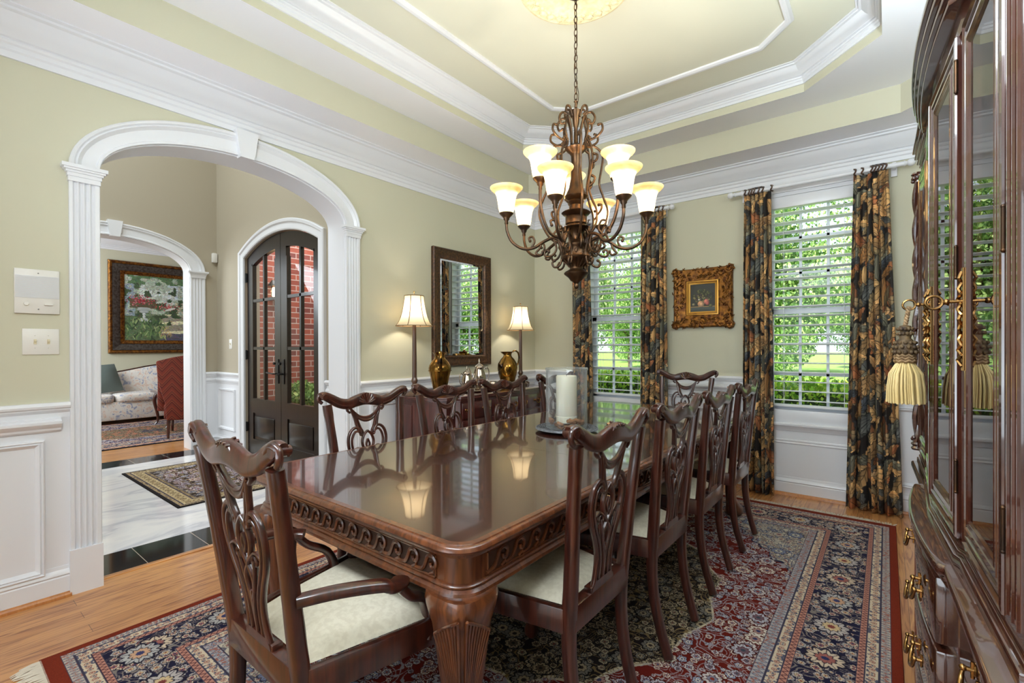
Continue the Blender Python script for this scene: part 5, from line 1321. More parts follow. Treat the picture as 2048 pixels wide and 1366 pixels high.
LOWR = [math.hypot(*p) for p in LOWP]; LOW = [vd+math.atan2(-p[0], p[1]) for p in LOWP]
for i, a in enumerate(LOW):
    R = LOWR[i]; zb = 1.977
    x, y, cup, s = shade_unit(R, a, zb)
    am = MB()
    kR = R/0.376; P = [(0.070, 1.80), (0.085, 1.84), (0.125, 1.856), (0.175, 1.835), (0.23*kR, 1.803), (0.29*kR, 1.80), (0.345*kR, 1.835), (0.372*kR, 1.89), (0.376*kR, 1.93)]
    q = spline(arm_pts(a, P), 4); m_ = len(q)
    am.tube(q, [0.0095-0.002*i_/(m_-1) for i_ in range(m_)], n=8)
    for S_ in ([(0.185, 1.83)]+[(0.195, 1.80), (0.215, 1.775), (0.19, 1.765), (0.178, 1.782)], [(0.12, 1.85), (0.105, 1.80), (0.125, 1.765), (0.158, 1.756), (0.170, 1.775), (0.158, 1.792), (0.146, 1.782)], [(0.24, 1.802), (0.222, 1.835), (0.232, 1.862), (0.252, 1.855), (0.246, 1.84)], [(0.10, 1.85), (0.075, 1.78), (0.085, 1.715), (0.115, 1.70), (0.128, 1.722), (0.115, 1.735)]):
        am.tube(spline(arm_pts(a, S_), 4), 0.006, n=7); e_ = arm_pts(a, [S_[-1]])[0]; am.ball(e_, 0.0085, 8)
    part('lower_arm', am, m_bronzed, ch, world=True, ang=60)
    u = part('shade_cup', cup, m_bronzed, ch, world=True, ang=50)
    part('glass_shade', s, m_amber, ch, world=True, ang=70, recalc=False)
for i, a in enumerate(UPP):
    R = 0.228; zb = 2.122
    x, y, cup, s = shade_unit(R, a, zb)
    am = MB()
    P = [(0.075, 1.83), (0.11, 1.845), (0.165, 1.86), (0.205, 1.92), (0.226, 2.0), (0.228, 2.08)]
    q = spline(arm_pts(a, P), 4); am.tube(q, 0.0085, n=8)
    S_ = [(0.15, 1.855), (0.125, 1.89), (0.14, 1.93), (0.165, 1.925), (0.158, 1.905)]
    am.tube(spline(arm_pts(a, S_), 4), 0.006, n=7); am.ball(arm_pts(a, [S_[-1]])[0], 0.009, 8)
    part('upper_arm', am, m_bronzed, ch, world=True, ang=60)
    part('shade_cup', cup, m_bronzed, ch, world=True, ang=50)
    part('glass_shade', s, m_amber, ch, world=True, ang=70, recalc=False)
for k in range(4):   # tall side scrolls of the cage
    a = vd+math.radians((62, 118, 242, 298)[k])
    am = MB()
    for P in ([(0.052, 2.50), (0.068, 2.43), (0.060, 2.38), (0.080, 2.34), (0.092, 2.27), (0.082, 2.20), (0.070, 2.12), (0.088, 2.05), (0.112, 1.99), (0.112, 1.93), (0.092, 1.885), (0.072, 1.885), (0.07, 1.905)],
              [(0.026, 2.35), (0.030, 2.43), (0.050, 2.495), (0.085, 2.505), (0.105, 2.475), (0.095, 2.445), (0.076, 2.45)],
              [(0.022, 2.50), (0.038, 2.545), (0.058, 2.545), (0.062, 2.515), (0.046, 2.505)],
              [(0.078, 2.36), (0.115, 2.372), (0.145, 2.40), (0.142, 2.43), (0.124, 2.432)],
              [(0.085, 2.32), (0.06, 2.335), (0.052, 2.365), (0.066, 2.385), (0.078, 2.372)],
              [(0.086, 2.24), (0.112, 2.25), (0.118, 2.275), (0.10, 2.285)],
              [(0.072, 2.12), (0.094, 2.135), (0.104, 2.16), (0.09, 2.172)],
              [(0.112, 1.96), (0.135, 1.985), (0.14, 2.01), (0.124, 2.014)]):
        q = spline(arm_pts(a, P), 4); am.tube(q, 0.0062, n=7); am.ball(arm_pts(a, [P[-1]])[0], 0.008, 8)
    part('cage_scroll', am, m_bronze, ch, world=True, ang=60)
for k in range(3):
    a = vd+math.radians(60+120*k)
    P = [(0.08, 2.37), (0.14, 2.365), (0.185, 2.33), (0.175, 2.25), (0.16, 2.17), (0.19, 2.10), (0.22, 2.03), (0.20, 1.95), (0.15, 1.87), (0.09, 1.835)]
    part('cage_scroll', MB().tube(spline(arm_pts(a, P), 4), 0.0065, n=7), m_bronzed, ch, world=True, ang=60)
mb = MB(); z = 2.552; k = 0
mb.lathe([(0.004, 2.545), (0.008, 2.55), (0.006, 2.575), (0.012, 2.58)], (CHX, CHY, 0), 10)
while z < ZC-0.05:
    t = [2*PI*j/12 for j in range(12)]
    if k % 2: pts = [Wc(0.0085*math.cos(q), 0, z+0.021+0.021*math.sin(q)) for q in t]
    else: pts = [Wc(0, 0.0085*math.cos(q), z+0.021+0.021*math.sin(q)) for q in t]
    mb.tube(pts, 0.0026, n=5, closed=True); z += 0.034; k += 1
mb.tube(spline([Wc(0.004, 0, 2.55), Wc(0.014, 0.004, 2.62), Wc(-0.006, -0.006, 2.75), Wc(0.006, 0.004, 2.9), Wc(0, 0, 3.16)], 5), 0.002, n=5)
part('chain', mb, m_bronzed, ch, world=True, ang=60)
part('ceiling_canopy', MB().lathe([(0.008, 3.12), (0.03, 3.135), (0.055, 3.155), (0.062, 3.185), (0.062, 3.196)], (CHX, CHY, 0), 24), m_bronzed, ch, world=True, ang=50)
for R, a, z in [(LOWR[i], LOW[i], 2.05) for i in range(6)]+[(0.228, a, 2.195) for a in UPP]:
    if True: light('chandelier_bulb', 'POINT', Wc(R*math.cos(a), R*math.sin(a), z-0.03), 2.7, (1.0, 0.94, 0.83), size=0.018)
ch.location.z -= 0.03
# ------------------------------------------------------------------ china cabinet along the right wall
BKX = XR-0.04
cb = thing('china_cabinet', 'tall bow-fronted mahogany china cabinet with glass doors along the right wall', 'china cabinet', (0.38, 1.64, 0))
def bowpts(xn, xm, xf, y0=1.305, y1=2.02, n=10):
    out = []
    ym = (y0+y1)/2
    for k in range(n+1):
        t = -1+2*k/n; base = xn+(xf-xn)*(t+1)/2; out.append((base+(xm-(xn+xf)/2)*(1-t*t), y0+(y1-y0)*k/n))
    return out
def plan(d, kind='base'):
    if kind == 'base': F = [(0.107, 0.86), (0.0915, 1.300)]+bowpts(0.080, 0.048, 0.070)+[(0.088, 2.03), (0.076, 2.42)]
    elif kind == 'upper': F = [(0.147, 0.885), (0.127, 1.300)]+[(0.119, 1.320), (0.097, 1.66), (0.106, 2.005)]+[(0.114, 2.03), (0.104, 2.395)]
    else: F = [(0.103, 0.85), (0.0885, 1.292)]+bowpts(0.078, 0.056, 0.071, 1.30, 2.03)+[(0.084, 2.04), (0.080, 2.44)]
    F = [(x+d, y) for x, y in F]
    F[0] = (F[0][0], F[0][1]+abs(d)*0.6); F[-1] = (F[-1][0], F[-1][1]-abs(d)*0.6)
    return F+[(BKX, F[-1][1]), (BKX, F[0][1])]
def slab(mb, d, z0, z1, kind): mb.prism(plan(d, kind), XYZ, z0, z1)
mb = MB()
slab(mb, 0.0, 0.776, 0.80, 'base')
part('base_top', mb, m_cab, cb, world=True, ang=50, bevel=0.0095)
mb = MB()
for d, z0, z1 in ((0.010, 0.766, 0.776), (0.016, 0.752, 0.766)): slab(mb, d, z0, z1, 'base')
part('base_cornice', mb, m_cab, cb, world=True, ang=35, bevel=0.0035)
mb = MB(); slab(mb, 0.034, 0.08, 0.752, 'base'); part('base_body', mb, m_cab, cb, world=True, ang=35)
mb = MB(); slab(mb, 0.018, 0.0, 0.07, 'base'); slab(mb, 0.026, 0.07, 0.085, 'base'); part('plinth', mb, m_cab, cb, world=True, ang=35, bevel=0.004)
# bow-front drawers
for z0, z1 in ((0.60, 0.745), (0.44, 0.585), (0.275, 0.425), (0.10, 0.26)):
    bp = bowpts(0.080, 0.048, 0.070)[1:-1]
    F = [(x+0.014, y) for x, y in bp]; poly = F+[(F[-1][0]+0.03, F[-1][1]), (F[0][0]+0.03, F[0][1])]
    d = part('drawer', MB().prism(poly, XYZ, z0, z1), m_cab, cb, world=True, ang=35, bevel=0.005)
    for yy, xx in ((1.47, 0.066), (1.85, 0.066)): 
        p_ = pull(d, (0, 0, 0), (-1, 0, 0), 0.075, world=False, drop=0.032); p_.location = (xx+0.001, yy, (z0+z1)/2+0.012)
for (ya, xa, yb_, xb_) in ((0.90, 0.106, 1.285, 0.092), (2.045, 0.088, 2.40, 0.077)):
    for z0, z1 in ((0.62, 0.745), (0.10, 0.605)):
        F = [(xa+0.022, ya), (xb_+0.022, yb_), (xb_+0.04, yb_), (xa+0.04, ya)]
        d = part('drawer' if z0 > 0.5 else 'cabinet_door', MB().prism(F[::-1], XYZ, z0, z1), m_cab, cb, world=True, bevel=0.006)
        if z0 < 0.5:
            F2 = [(xa+0.014, ya+0.06), (xb_+0.014, yb_-0.06), (xb_+0.03, yb_-0.06), (xa+0.03, ya+0.06)]
            part('raised_panel', MB().prism(F2[::-1], XYZ, 0.17, 0.54), m_cab, d, bevel=0.008)
        p_ = pull(d, (0, 0, 0), (-1, 0, 0), 0.06, world=False); p_.location = ((xa+xb_)/2+0.021, (ya+yb_)/2 if z0 > 0.5 else (yb_-0.03 if ya < 1 else ya+0.03), (z0+z1)/2+0.01)
# waist moulding, upper carcass
mb = MB()
for d, z0, z1 in ((-0.012, 0.80, 0.822), (-0.006, 0.822, 0.832), (-0.003, 0.832, 0.842)): slab(mb, d, z0, z1, 'upper')
part('waist_moulding', mb, m_cab, cb, world=True, ang=35, bevel=0.003)
mb = MB(); slab(mb, 0.0, 0.842, 0.85, 'upper'); slab(mb, 0.0, 1.885, 1.945, 'upper')
up = plan(0, 'upper')
mb.box(BKX-0.015, BKX, 0.89, 2.39, 0.85, 1.885)
mb.box(0.147, BKX, 0.885, 0.905, 0.85, 1.885); mb.box(0.104, BKX, 2.375, 2.395, 0.85, 1.885)
for y in (1.306, 2.02): mb.box(0.128, BKX, y-0.008, y+0.008, 0.85, 1.885)
part('upper_case', mb, m_cab, cb, world=True, ang=35)
mb = MB()
for z in (1.20, 1.54): mb.prism([(0.19, 0.91), (0.19, 2.37), (BKX-0.016, 2.37), (BKX-0.016, 0.91)], XYZ, z, z+0.015)
part('shelf', mb, m_cab, cb, world=True)
mb = MB()
for d, z0, z1 in ((0.020, 1.935, 1.950), (0.013, 1.950, 1.966), (0.016, 1.966, 1.972), (0.006, 1.972, 1.990), (0.009, 1.990, 1.996), (0.0, 1.996, 2.014), (0.005, 2.014, 2.020)): slab(mb, d, z0, z1, 'cornice')
part('cornice', mb, m_cab, cb, world=True, ang=35, bevel=0.004)
def cab_door(p0, p1, lock, sw=(0.06, 0.06)):
    A, B = Vector(p0), Vector(p1); D = (B-A); L = D.length; D.normalize(); Nn = Vector((-D.y, D.x))   # left of near->far = -x side (room)
    z0, z1 = 0.852, 1.883
    M = lambda u, v, w: (A.x+D.x*u+Nn.x*w, A.y+D.y*u+Nn.y*w, v)
    mb = MB(); s0, s1 = sw; r = 0.055
    for (u0, u1, a, b) in ((0.002, s0, z0, z1), (L-s1, L-0.002, z0, z1), (s0, L-s1, z0, z0+r), (s0, L-s1, z1-r, z1)):
        mb.prism([(u0, a), (u1, a), (u1, b), (u0, b)], M, -0.018, 0.0)
    pr = [(-0.014, 0.0), (-0.012, 0.003), (-0.006, 0.003), (-0.004, 0.0015), (0.000, 0.0035), (0.004, 0.001), (0.008, 0.002), (0.012, -0.002)]
    mb.sweep([(s0, z0+r), (L-s1, z0+r), (L-s1, z1-r), (s0, z1-r)], pr, M, closed=True)
    mb.sweep([(0.006, z0+0.004), (L-0.006, z0+0.004), (L-0.006, z1-0.004), (0.006, z1-0.004)], [(-0.003, -0.001), (-0.002, 0.003), (0.006, 0.004), (0.010, 0.0), (0.016, 0.0), (0.018, 0.0025), (0.024, 0.0025), (0.026, -0.001)], M, closed=True)
    d = part('glass_door', mb, m_cab, cb, world=True, ang=35)
    g = MB().add([M(s0+0.006, z0+r+0.006, -0.0012), M(L-s1-0.006, z0+r+0.006, -0.0012), M(L-s1-0.006, z1-r-0.006, -0.0012), M(s0+0.006, z1-r-0.006, -0.0012)][::-1], [(0, 1, 2, 3)])
    part('glass_pane', g, m_cabglass, d, ang=0, recalc=False)
    ul = (L-s1*0.5) if lock == 'far' else s0*0.5
    e = MB()
    for k in range(9):
        zz = 1.30+0.02*(k-4); e.tube([M(ul-0.006*math.sin(k*1.3), zz-0.012, 0.006), M(ul+0.008*math.cos(k*1.1), zz, 0.011), M(ul-0.006*math.cos(k), zz+0.012, 0.006)], 0.0032, n=6)
    e.prism([(ul-0.007, 1.20), (ul+0.007, 1.20), (ul+0.010, 1.30), (ul+0.007, 1.40), (ul-0.007, 1.40), (ul-0.010, 1.30)], M, 0.003, 0.006)
    part('lock_plate', e, m_brass, d, ang=50)
    uh = 0.0 if lock == 'far' else L
    for z in (0.98, 1.42, 1.80):
        h = MB().tube([M(uh, z-0.03, 0.002), M(uh, z+0.03, 0.002)], 0.003, n=8); h.ball(M(uh, z+0.032, 0.002), 0.0035, 8); h.ball(M(uh, z-0.032, 0.002), 0.0035, 8)
        part('hinge', h, m_bronzed, d, ang=50)
    return M, ul
M1, u1_ = cab_door((0.1355, 0.985), (0.1200, 1.292), 'far', (0.05, 0.05))
M2, u2_ = cab_door((0.114, 1.328), (0.091, 1.655), 'far', (0.06, 0.07))
cab_door((0.091, 1.665), (0.100, 1.998), 'near', (0.05, 0.05))
cab_door((0.108, 2.04), (0.098, 2.37), 'near', (0.05, 0.05))
mb = MB().prism([(0.147-0.006, 0.886), (0.1355, 0.982), (0.155, 0.984), (0.16, 0.886)][::-1], XYZ, 0.85, 1.885)
for q in (0.905, 0.93, 0.955): mb.tube([(0.1385-0.05*(q-0.93), q, 0.87), (0.1385-0.05*(q-0.93), q, 1.87)], 0.005, n=8)
part('fluted_stile', mb, m_cab, cb, world=True, ang=35)
mb = MB(); tw = []
for k in range(2):
    pts = [(0.094+0.007*math.cos(z*26+k*PI), 2.405+0.007*math.sin(z*26+k*PI), z) for z in [0.87+i*0.0085 for i in range(122)]]
    mb.tube(pts, 0.009, n=6)
for z in (0.86, 1.90): mb.lathe([(0.016, -0.015), (0.020, -0.008), (0.014, 0), (0.020, 0.008), (0.016, 0.015)], (0.094, 2.405, z), 14)
for z in (0.885, 1.30, 1.885):
    for j in range(5): mb.ball((0.094+0.014*math.cos(j*1.3), 2.405+0.014*math.sin(j*1.3), z+0.008*(j-2)), 0.008, 8)
part('twisted_column', mb, m_cab, cb, world=True, ang=50)
# keys and tassel
def key(label, M, ul, z, tail):
    k = thing('door_key', label, 'key', M(ul, z, 0.01), 0, 'brass keys in the cabinet doors')
    mb = MB().tube([M(ul, z, 0.006), M(ul, z, 0.034)], 0.0035, n=8); mb.ball(M(ul, z, 0.028), 0.006, 8)
    C = M(ul, z, 0.047)
    mb.tube([M(ul+0.0*math.cos(t), z+0.013*math.sin(t), 0.047+0.013*math.cos(t)) for t in [2*PI*j/14 for j in range(14)]], 0.0028, n=6, closed=True)
    part('bow_and_shaft', mb, m_brass, k, world=True, ang=60)
key('brass key in the near cabinet door, without a tassel', M1, u1_, 1.335, 0)
key('brass key in the centre cabinet door, the tassel hangs from it', M2, u2_, 1.355, 0)
kx, ky, kz = M2(u2_, 1.355, 0.047)
m_cord = mat('tan_silk_cord', S(176, 146, 106), 0.6, var=(90, S(110, 84, 56), 0.4)); m_knot = mat('dark_braid', S(48, 36, 30), 0.7, var=(60, S(120, 96, 60), 0.35)); m_fringe = mat('straw_silk_fringe', S(208, 182, 118), 0.6, var=(14, S(236, 214, 158), 0.5))
ts = thing('key_tassel', 'large straw-coloured silk tassel with a dark knotted head hanging from a cabinet key', 'tassel', (kx-0.006, ky, 1.10))
tx, ty_ = kx-0.008, ky-0.01
mb = MB()
for q in range(2):
    mb.tube([(kx+(tx-kx)*t+0.003*math.cos(t*22+q*PI), ky+(ty_-ky)*t+0.003*math.sin(t*22+q*PI), 1.350-(1.350-1.300)*t-0.0*t) for t in [i/24 for i in range(25)]], 0.003, n=6)
part('cord', mb, m_cord, ts, world=True, ang=60)
mb = MB().lathe([(0.004, 1.302), (0.012, 1.300), (0.014, 1.292), (0.010, 1.286), (0.014, 1.278), (0.012, 1.268), (0.020, 1.258), (0.024, 1.244), (0.022, 1.230), (0.015, 1.220)], (tx, ty_, 0), 20)
for k in range(5):
    for j in range(12):
        a = 2*PI*j/12+k*0.26; r = (0.021, 0.025, 0.024, 0.015, 0.014)[k]; mb.ball((tx+r*math.cos(a), ty_+r*math.sin(a), (1.256, 1.245, 1.232, 1.280, 1.292)[k]), 0.0048, 6)
part('knotted_head', mb, m_knot, ts, world=True, ang=60)
mb = MB()
for k in range(3):
    mb.tube([(tx+(0.019+0.001*k)*math.cos(2*PI*j/20), ty_+(0.019+0.001*k)*math.sin(2*PI*j/20), 1.222-0.007*k+0.002*(-1)**j) for j in range(20)], 0.004, n=6, closed=True)
part('braided_collar', mb, m_cord, ts, world=True, ang=60)
mb = MB(); rs = random.Random(3)
for k in range(210):
    a = rs.random()*2*PI; rr = math.sqrt(rs.random()); r1 = 0.016*rr; r2 = (0.038+0.003*rs.random())*rr
    zb = 1.097+0.004*rs.random()
    mb.tube([(tx+r1*math.cos(a), ty_+r1*math.sin(a), 1.208), (tx+(r1*0.35+r2*0.75)*math.cos(a), ty_+(r1*0.35+r2*0.75)*math.sin(a), 1.175), (tx+r2*math.cos(a), ty_+r2*math.sin(a), 1.14), (tx+r2*1.03*math.cos(a+.05), ty_+r2*1.03*math.sin(a+.05), zb)], 0.0019, n=4)
part('fringe', mb, m_fringe, ts, world=True, ang=60)

# ------------------------------------------------------------------ oriental rug under the table
def smooth_noise(H, W, cell, rs):
    gh, gw = H//cell+3, W//cell+3; g = rs.rand(gh, gw).astype(np.float32)
    y = np.arange(H)/cell; x = np.arange(W)/cell; yi = y.astype(int); xi = x.astype(int); fy = (y-yi); fx_ = (x-xi); fy = fy*fy*(3-2*fy); fx_ = fx_*fx_*(3-2*fx_)
    a = g[yi][:, xi]; b = g[yi][:, xi+1]; c = g[yi+1][:, xi]; d = g[yi+1][:, xi+1]; fy = fy[:, None]
    return (a*(1-fx_)+b*fx_)*(1-fy)+(c*(1-fx_)+d*fx_)*fy
def rug_art(Wm, Lm, ppm, seed, pal, bands, medal=True, endred=0.055):
    """draws one quadrant and mirrors it; distances in metres"""
    rs = np.random.RandomState(seed)
    w2, h2 = int(Wm/2*ppm), int(Lm/2*ppm)
    yy, xx = np.mgrid[0:h2, 0:w2]; X_ = (xx+0.5)/ppm; Y_ = (yy+0.5)/ppm       # from corner inward
    Yd = np.maximum(Y_-(endred-bands[0][0]), 0)
    d = np.minimum(X_, Yd); s = np.where(X_ < Yd, Y_, X_)
    A = np.zeros((h2, w2, 3), np.float32)
    c3 = lambda c: np.array(c, np.float32)/255
    acc = 0
    fld_d = sum(b[0] for b in bands)
    for bi, (bw, base, kind, mc1, mc2) in enumerate(bands):
        m = (d >= acc) & (d < acc+bw); t = (d-acc)/bw
        col_ = np.zeros_like(A)+c3(base)
        if kind == 'dots':
            p = bw*0.62; u = (s/p) % 1-0.5; v = t-0.5; k = (np.floor(s/p) % 2) == 0
            r = np.hypot(u, v*1.1*(bw/p)*0.9)
            col_[(r < 0.36)] = c3(mc1); col_[(r < 0.26)] = c3(base); col_[(r < 0.15) & k] = c3(mc2); col_[(r < 0.15) & ~k] = c3(mc1)
            n_ = smooth_noise(h2, w2, 4, rs); col_[(r > 0.42) & (n_ > 0.62)] = c3(mc2)
        elif kind == 'zig':
            u = (s/(bw*0.9)) % 1; z = np.abs(u-0.5)*2
            col_[np.abs(t-0.15-0.7*z) < 0.13] = c3(mc1); col_[(t < 0.08) | (t > 0.92)] = c3(mc2)
        elif kind == 'small':
            u = (s/(bw*0.55)) % 1-0.5; r = np.abs(u)+np.abs(t-0.5)*0.9; col_[(r < 0.42) & (r > 0.26)] = c3(mc1); col_[r < 0.14] = c3(mc2)
            n_ = smooth_noise(h2, w2, 3, rs); col_[n_ > 0.7] = c3(mc2)
        if kind != 'plain' and kind != 'main': col_[(t < 0.07) | (t > 0.94)] = c3((60, 56, 72))
        A[m] = col_[m]; acc += bw
    fx0 = acc
    # field
    m = d >= fx0
    fw, fh = Wm/2-fx0, Lm/2-fx0-(endred-bands[0][0])
    U = np.clip((Wm/2-X_)/fw, 0, 1.2); V = np.clip((Lm/2-Y_)/fh, 0, 1.2)     # 0 at centre, 1 at field edge
    A[m] = c3(pal['field'])
    un, vn = X_-fx0, Y_-fx0-(endred-bands[0][0])
    # cream spandrels with a scalloped edge
    q = (un/ (fw*0.62))+(vn/(fh*0.52)); an = np.arctan2(vn+1e-6, un+1e-6)
    q = q+0.07*np.abs(np.sin(an*9))+0.03*np.sin(an*31)
    sp_ = m & (q < 1.0); A[sp_] = c3(pal['spandrel']); A[m & (np.abs(q-1.0) < 0.02)] = c3((40, 40, 60)); A[m & (np.abs(q-0.93) < 0.012)] = c3((150, 90, 76))
    rr = np.hypot(U*1.05, V*1.25); an2 = np.arctan2(V, U); rr = rr+0.05*np.abs(np.sin(an2*8))
    md = m & (rr < 0.80)
    if medal:
        A[md] = c3(pal['medal']); A[m & (np.abs(rr-0.80) < 0.012)] = c3(pal['cream'])
        md2 = m & (rr < 0.20); A[md2] = c3(pal['field']); A[m & (np.abs(rr-0.20) < 0.012)] = c3(pal['cream'])
    # vines
    main0 = 0; acc = 0; mainm = np.zeros((h2, w2), bool); zone = np.zeros((h2, w2), int)   # 1 main border, 2 field red, 3 spandrel, 4 medallion
    for (bw, base, kind, a_, b_) in bands:
        if kind == 'main': mainm |= (d >= acc) & (d < acc+bw); main0 = acc+bw/2
        acc += bw
    zone[mainm] = 1; zone[m] = 2; zone[sp_] = 3
    if medal: zone[md] = 4
    for cell, tol in ((30, 0.016), (19, 0.02)):
        nz = smooth_noise(h2, w2, cell, rs)
        for lv in (0.35, 0.5, 0.65):
            v = (np.abs(nz-lv) < tol)
            A[v & (zone == 1)] = c3(pal['vine']); A[v & (zone == 2)] = c3(pal['vine2']); A[v & (zone == 3)] = c3((96, 92, 100)); A[v & (zone == 4)] = c3((120, 100, 66))
    def flower(cx, cy_, r, n, cols_, ph, z):
        R = int(r*ppm*1.25)+2; ix, iy = int(cx*ppm), int(cy_*ppm)
        x0, x1, y0, y1 = max(0, ix-R), min(w2, ix+R+1), max(0, iy-R), min(h2, iy+R+1)
        if x1 <= x0 or y1 <= y0: return
        gx, gy = np.meshgrid(np.arange(x0, x1)/ppm-cx, np.arange(y0, y1)/ppm-cy_); rr_ = np.hypot(gx, gy)/r; th = np.arctan2(gy, gx)+ph
        lob = 0.72+0.28*np.abs(np.cos(th*n/2)); sub = A[y0:y1, x0:x1]; zz = zone[y0:y1, x0:x1] == z
        o = rr_/lob
        sub[(o < 1) & zz] = c3(cols_[3]); sub[(o < 0.86) & zz] = c3(cols_[0]); sub[(o < 0.52) & zz] = c3(cols_[3]); sub[(o < 0.46) & zz] = c3(cols_[1]); sub[(o < 0.2) & zz] = c3(cols_[2])
        sub[(np.abs(np.sin(th*n/2)) < 0.10) & (o < 0.86) & (o > 0.46) & zz] = c3(cols_[3])
    P1 = [((196, 176, 152), (150, 92, 84), (46, 50, 84), (34, 30, 44)), ((176, 166, 160), (196, 170, 130), (120, 60, 54), (34, 30, 44)), ((168, 164, 160), (190, 150, 120), (60, 60, 96), (34, 30, 44))]
    P2 = [((196, 188, 184), (122, 122, 138), (130, 50, 40), (70, 20, 16)), ((148, 158, 178), (206, 196, 184), (70, 74, 100), (60, 18, 16)), ((206, 196, 180), (160, 124, 116), (60, 60, 90), (70, 20, 16)), ((176, 174, 182), (110, 84, 92), (60, 70, 80), (60, 18, 16))]
    P3 = [((196, 182, 160), (156, 108, 96), (70, 72, 96), (100, 92, 92)), ((178, 160, 132), (110, 112, 126), (140, 84, 74), (80, 74, 80)), ((120, 124, 144), (190, 180, 160), (60, 60, 84), (50, 50, 66))]
    P4 = [((154, 138, 110), (92, 78, 62), (40, 34, 30), (22, 18, 18)), ((176, 158, 126), (110, 100, 84), (90, 40, 30), (22, 18, 18)), ((112, 106, 96), (150, 134, 106), (50, 40, 36), (20, 16, 16))]
    area = Wm*Lm/4
    for k in range(int(1150*area)):
        cx, cy_ = rs.rand()*Wm/2, rs.rand()*Lm/2; iy, ix = min(h2-1, int(cy_*ppm)), min(w2-1, int(cx*ppm)); z = zone[iy, ix]
        if z == 0: continue
        if z == 2 and rs.rand() < 0.3: continue
        r = rs.choice((0.010, 0.014, 0.018, 0.024)); 
        PP = {1: P1, 2: P2, 3: P3, 4: P4}[z]; flower(cx, cy_, r, rs.choice((4, 5, 6)), PP[rs.randint(len(PP))], rs.rand()*3, z)
    for k in range(int(55*area)):
        cx, cy_ = rs.rand()*Wm/2, rs.rand()*Lm/2; iy, ix = min(h2-1, int(cy_*ppm)), min(w2-1, int(cx*ppm)); z = zone[iy, ix]
        if z in (0, 1): continue
        PP = {2: P2, 3: P3, 4: P4}[z]; flower(cx, cy_, rs.uniform(0.035, 0.058), 8, PP[rs.randint(len(PP))], rs.rand()*3, z)
    # big rosettes on the main border
    L_ = 0.27; bwm = [b[0] for b in bands if b[2] == 'main']
    if bwm:
        k = 0; y = Lm/2
        while y > 0.1: flower(main0, y, bwm[0]*0.40, 10, P1[k % 3], 0.3, 1); y -= L_; k += 1
        x = Wm/2; k = 0
        while x > 0.1: flower(x, main0+(endred-bands[0][0]), bwm[0]*0.40, 10, P1[(k+1) % 3], 0.3, 1); x -= L_; k += 1
    A *= (0.90+0.16*rs.rand(h2, w2, 1)).astype(np.float32)
    top = np.concatenate([A, A[:, ::-1]], 1); return np.concatenate([top, top[::-1]], 0)
NAVY = (32, 30, 52)
BANDS = [(0.034, (112, 40, 24), 'plain', 0, 0), (0.036, (176, 164, 152), 'small', (92, 92, 110), (150, 96, 84)), (0.044, (200, 182, 156), 'dots', (140, 84, 74), (84, 84, 100)), (0.026, (178, 126, 108), 'zig', (84, 48, 52), (60, 40, 50)),
         (0.196, NAVY, 'main', 0, 0), (0.028, (178, 126, 108), 'zig', (84, 48, 52), (60, 40, 50)), (0.044, (200, 182, 156), 'dots', (140, 84, 74), (84, 84, 100)), (0.046, (166, 160, 158), 'small', (92, 92, 110), (150, 96, 84))]
PAL = dict(field=(98, 26, 18), spandrel=(186, 174, 156), medal=(34, 26, 26), cream=(190, 178, 150), vine=(120, 110, 104), vine2=(150, 140, 144))
RX0, RX1, RY0, RY1 = -2.63, 0.05, 0.30, 4.16
art = rug_art(RX1-RX0, RY1-RY0, 420, 8, PAL, BANDS)
m_rug = image_mat('oriental_rug_pile', art, 0.95, spec=0.1, bumpd=0.0015)
rg = thing('oriental_rug', 'large red and navy oriental rug with cream borders under the dining table', 'rug', ((RX0+RX1)/2, (RY0+RY1)/2, 0))
def rug_mesh(x0, x1, y0, y1, h=0.012):
    mb = MB().add([(x0, y0, h), (x1, y0, h), (x1, y1, h), (x0, y1, h), (x0-0.003, y0-0.003, 0.001), (x1+0.003, y0-0.003, 0.001), (x1+0.003, y1+0.003, 0.001), (x0-0.003, y1+0.003, 0.001)], [(0, 1, 2, 3), (4, 5, 1, 0), (5, 6, 2, 1), (6, 7, 3, 2), (7, 4, 0, 3)])
    return mb, [(0, 0), (1, 0), (1, 1), (0, 1), (0, 0), (1, 0), (1, 1), (0, 1)]
mb, uv = rug_mesh(RX0, RX1, RY0, RY1)
part('pile', mb, m_rug, rg, world=True, ang=0, recalc=False, uv=uv)
mb = MB(); rs = random.Random(9)
for ye, sgn in ((RY1, 1), (RY0, -1)):
    x = RX0+0.01
    while x < RX1-0.005:
        k = rs.uniform(-0.018, 0.018)+0.02*math.sin(x*23); L = rs.uniform(0.055, 0.085)
        mb.tube([(x, ye-0.004*sgn, 0.010), (x+k*0.3, ye+sgn*L*0.4, 0.009+0.004*rs.random()), (x+k, ye+sgn*L, 0.004)], [0.0028, 0.0035, 0.0022], n=4)
        x += 0.0062
part('fringe', mb, mat('cream_fringe', S(206, 194, 176), 0.9), rg, world=True, ang=0, recalc=False)
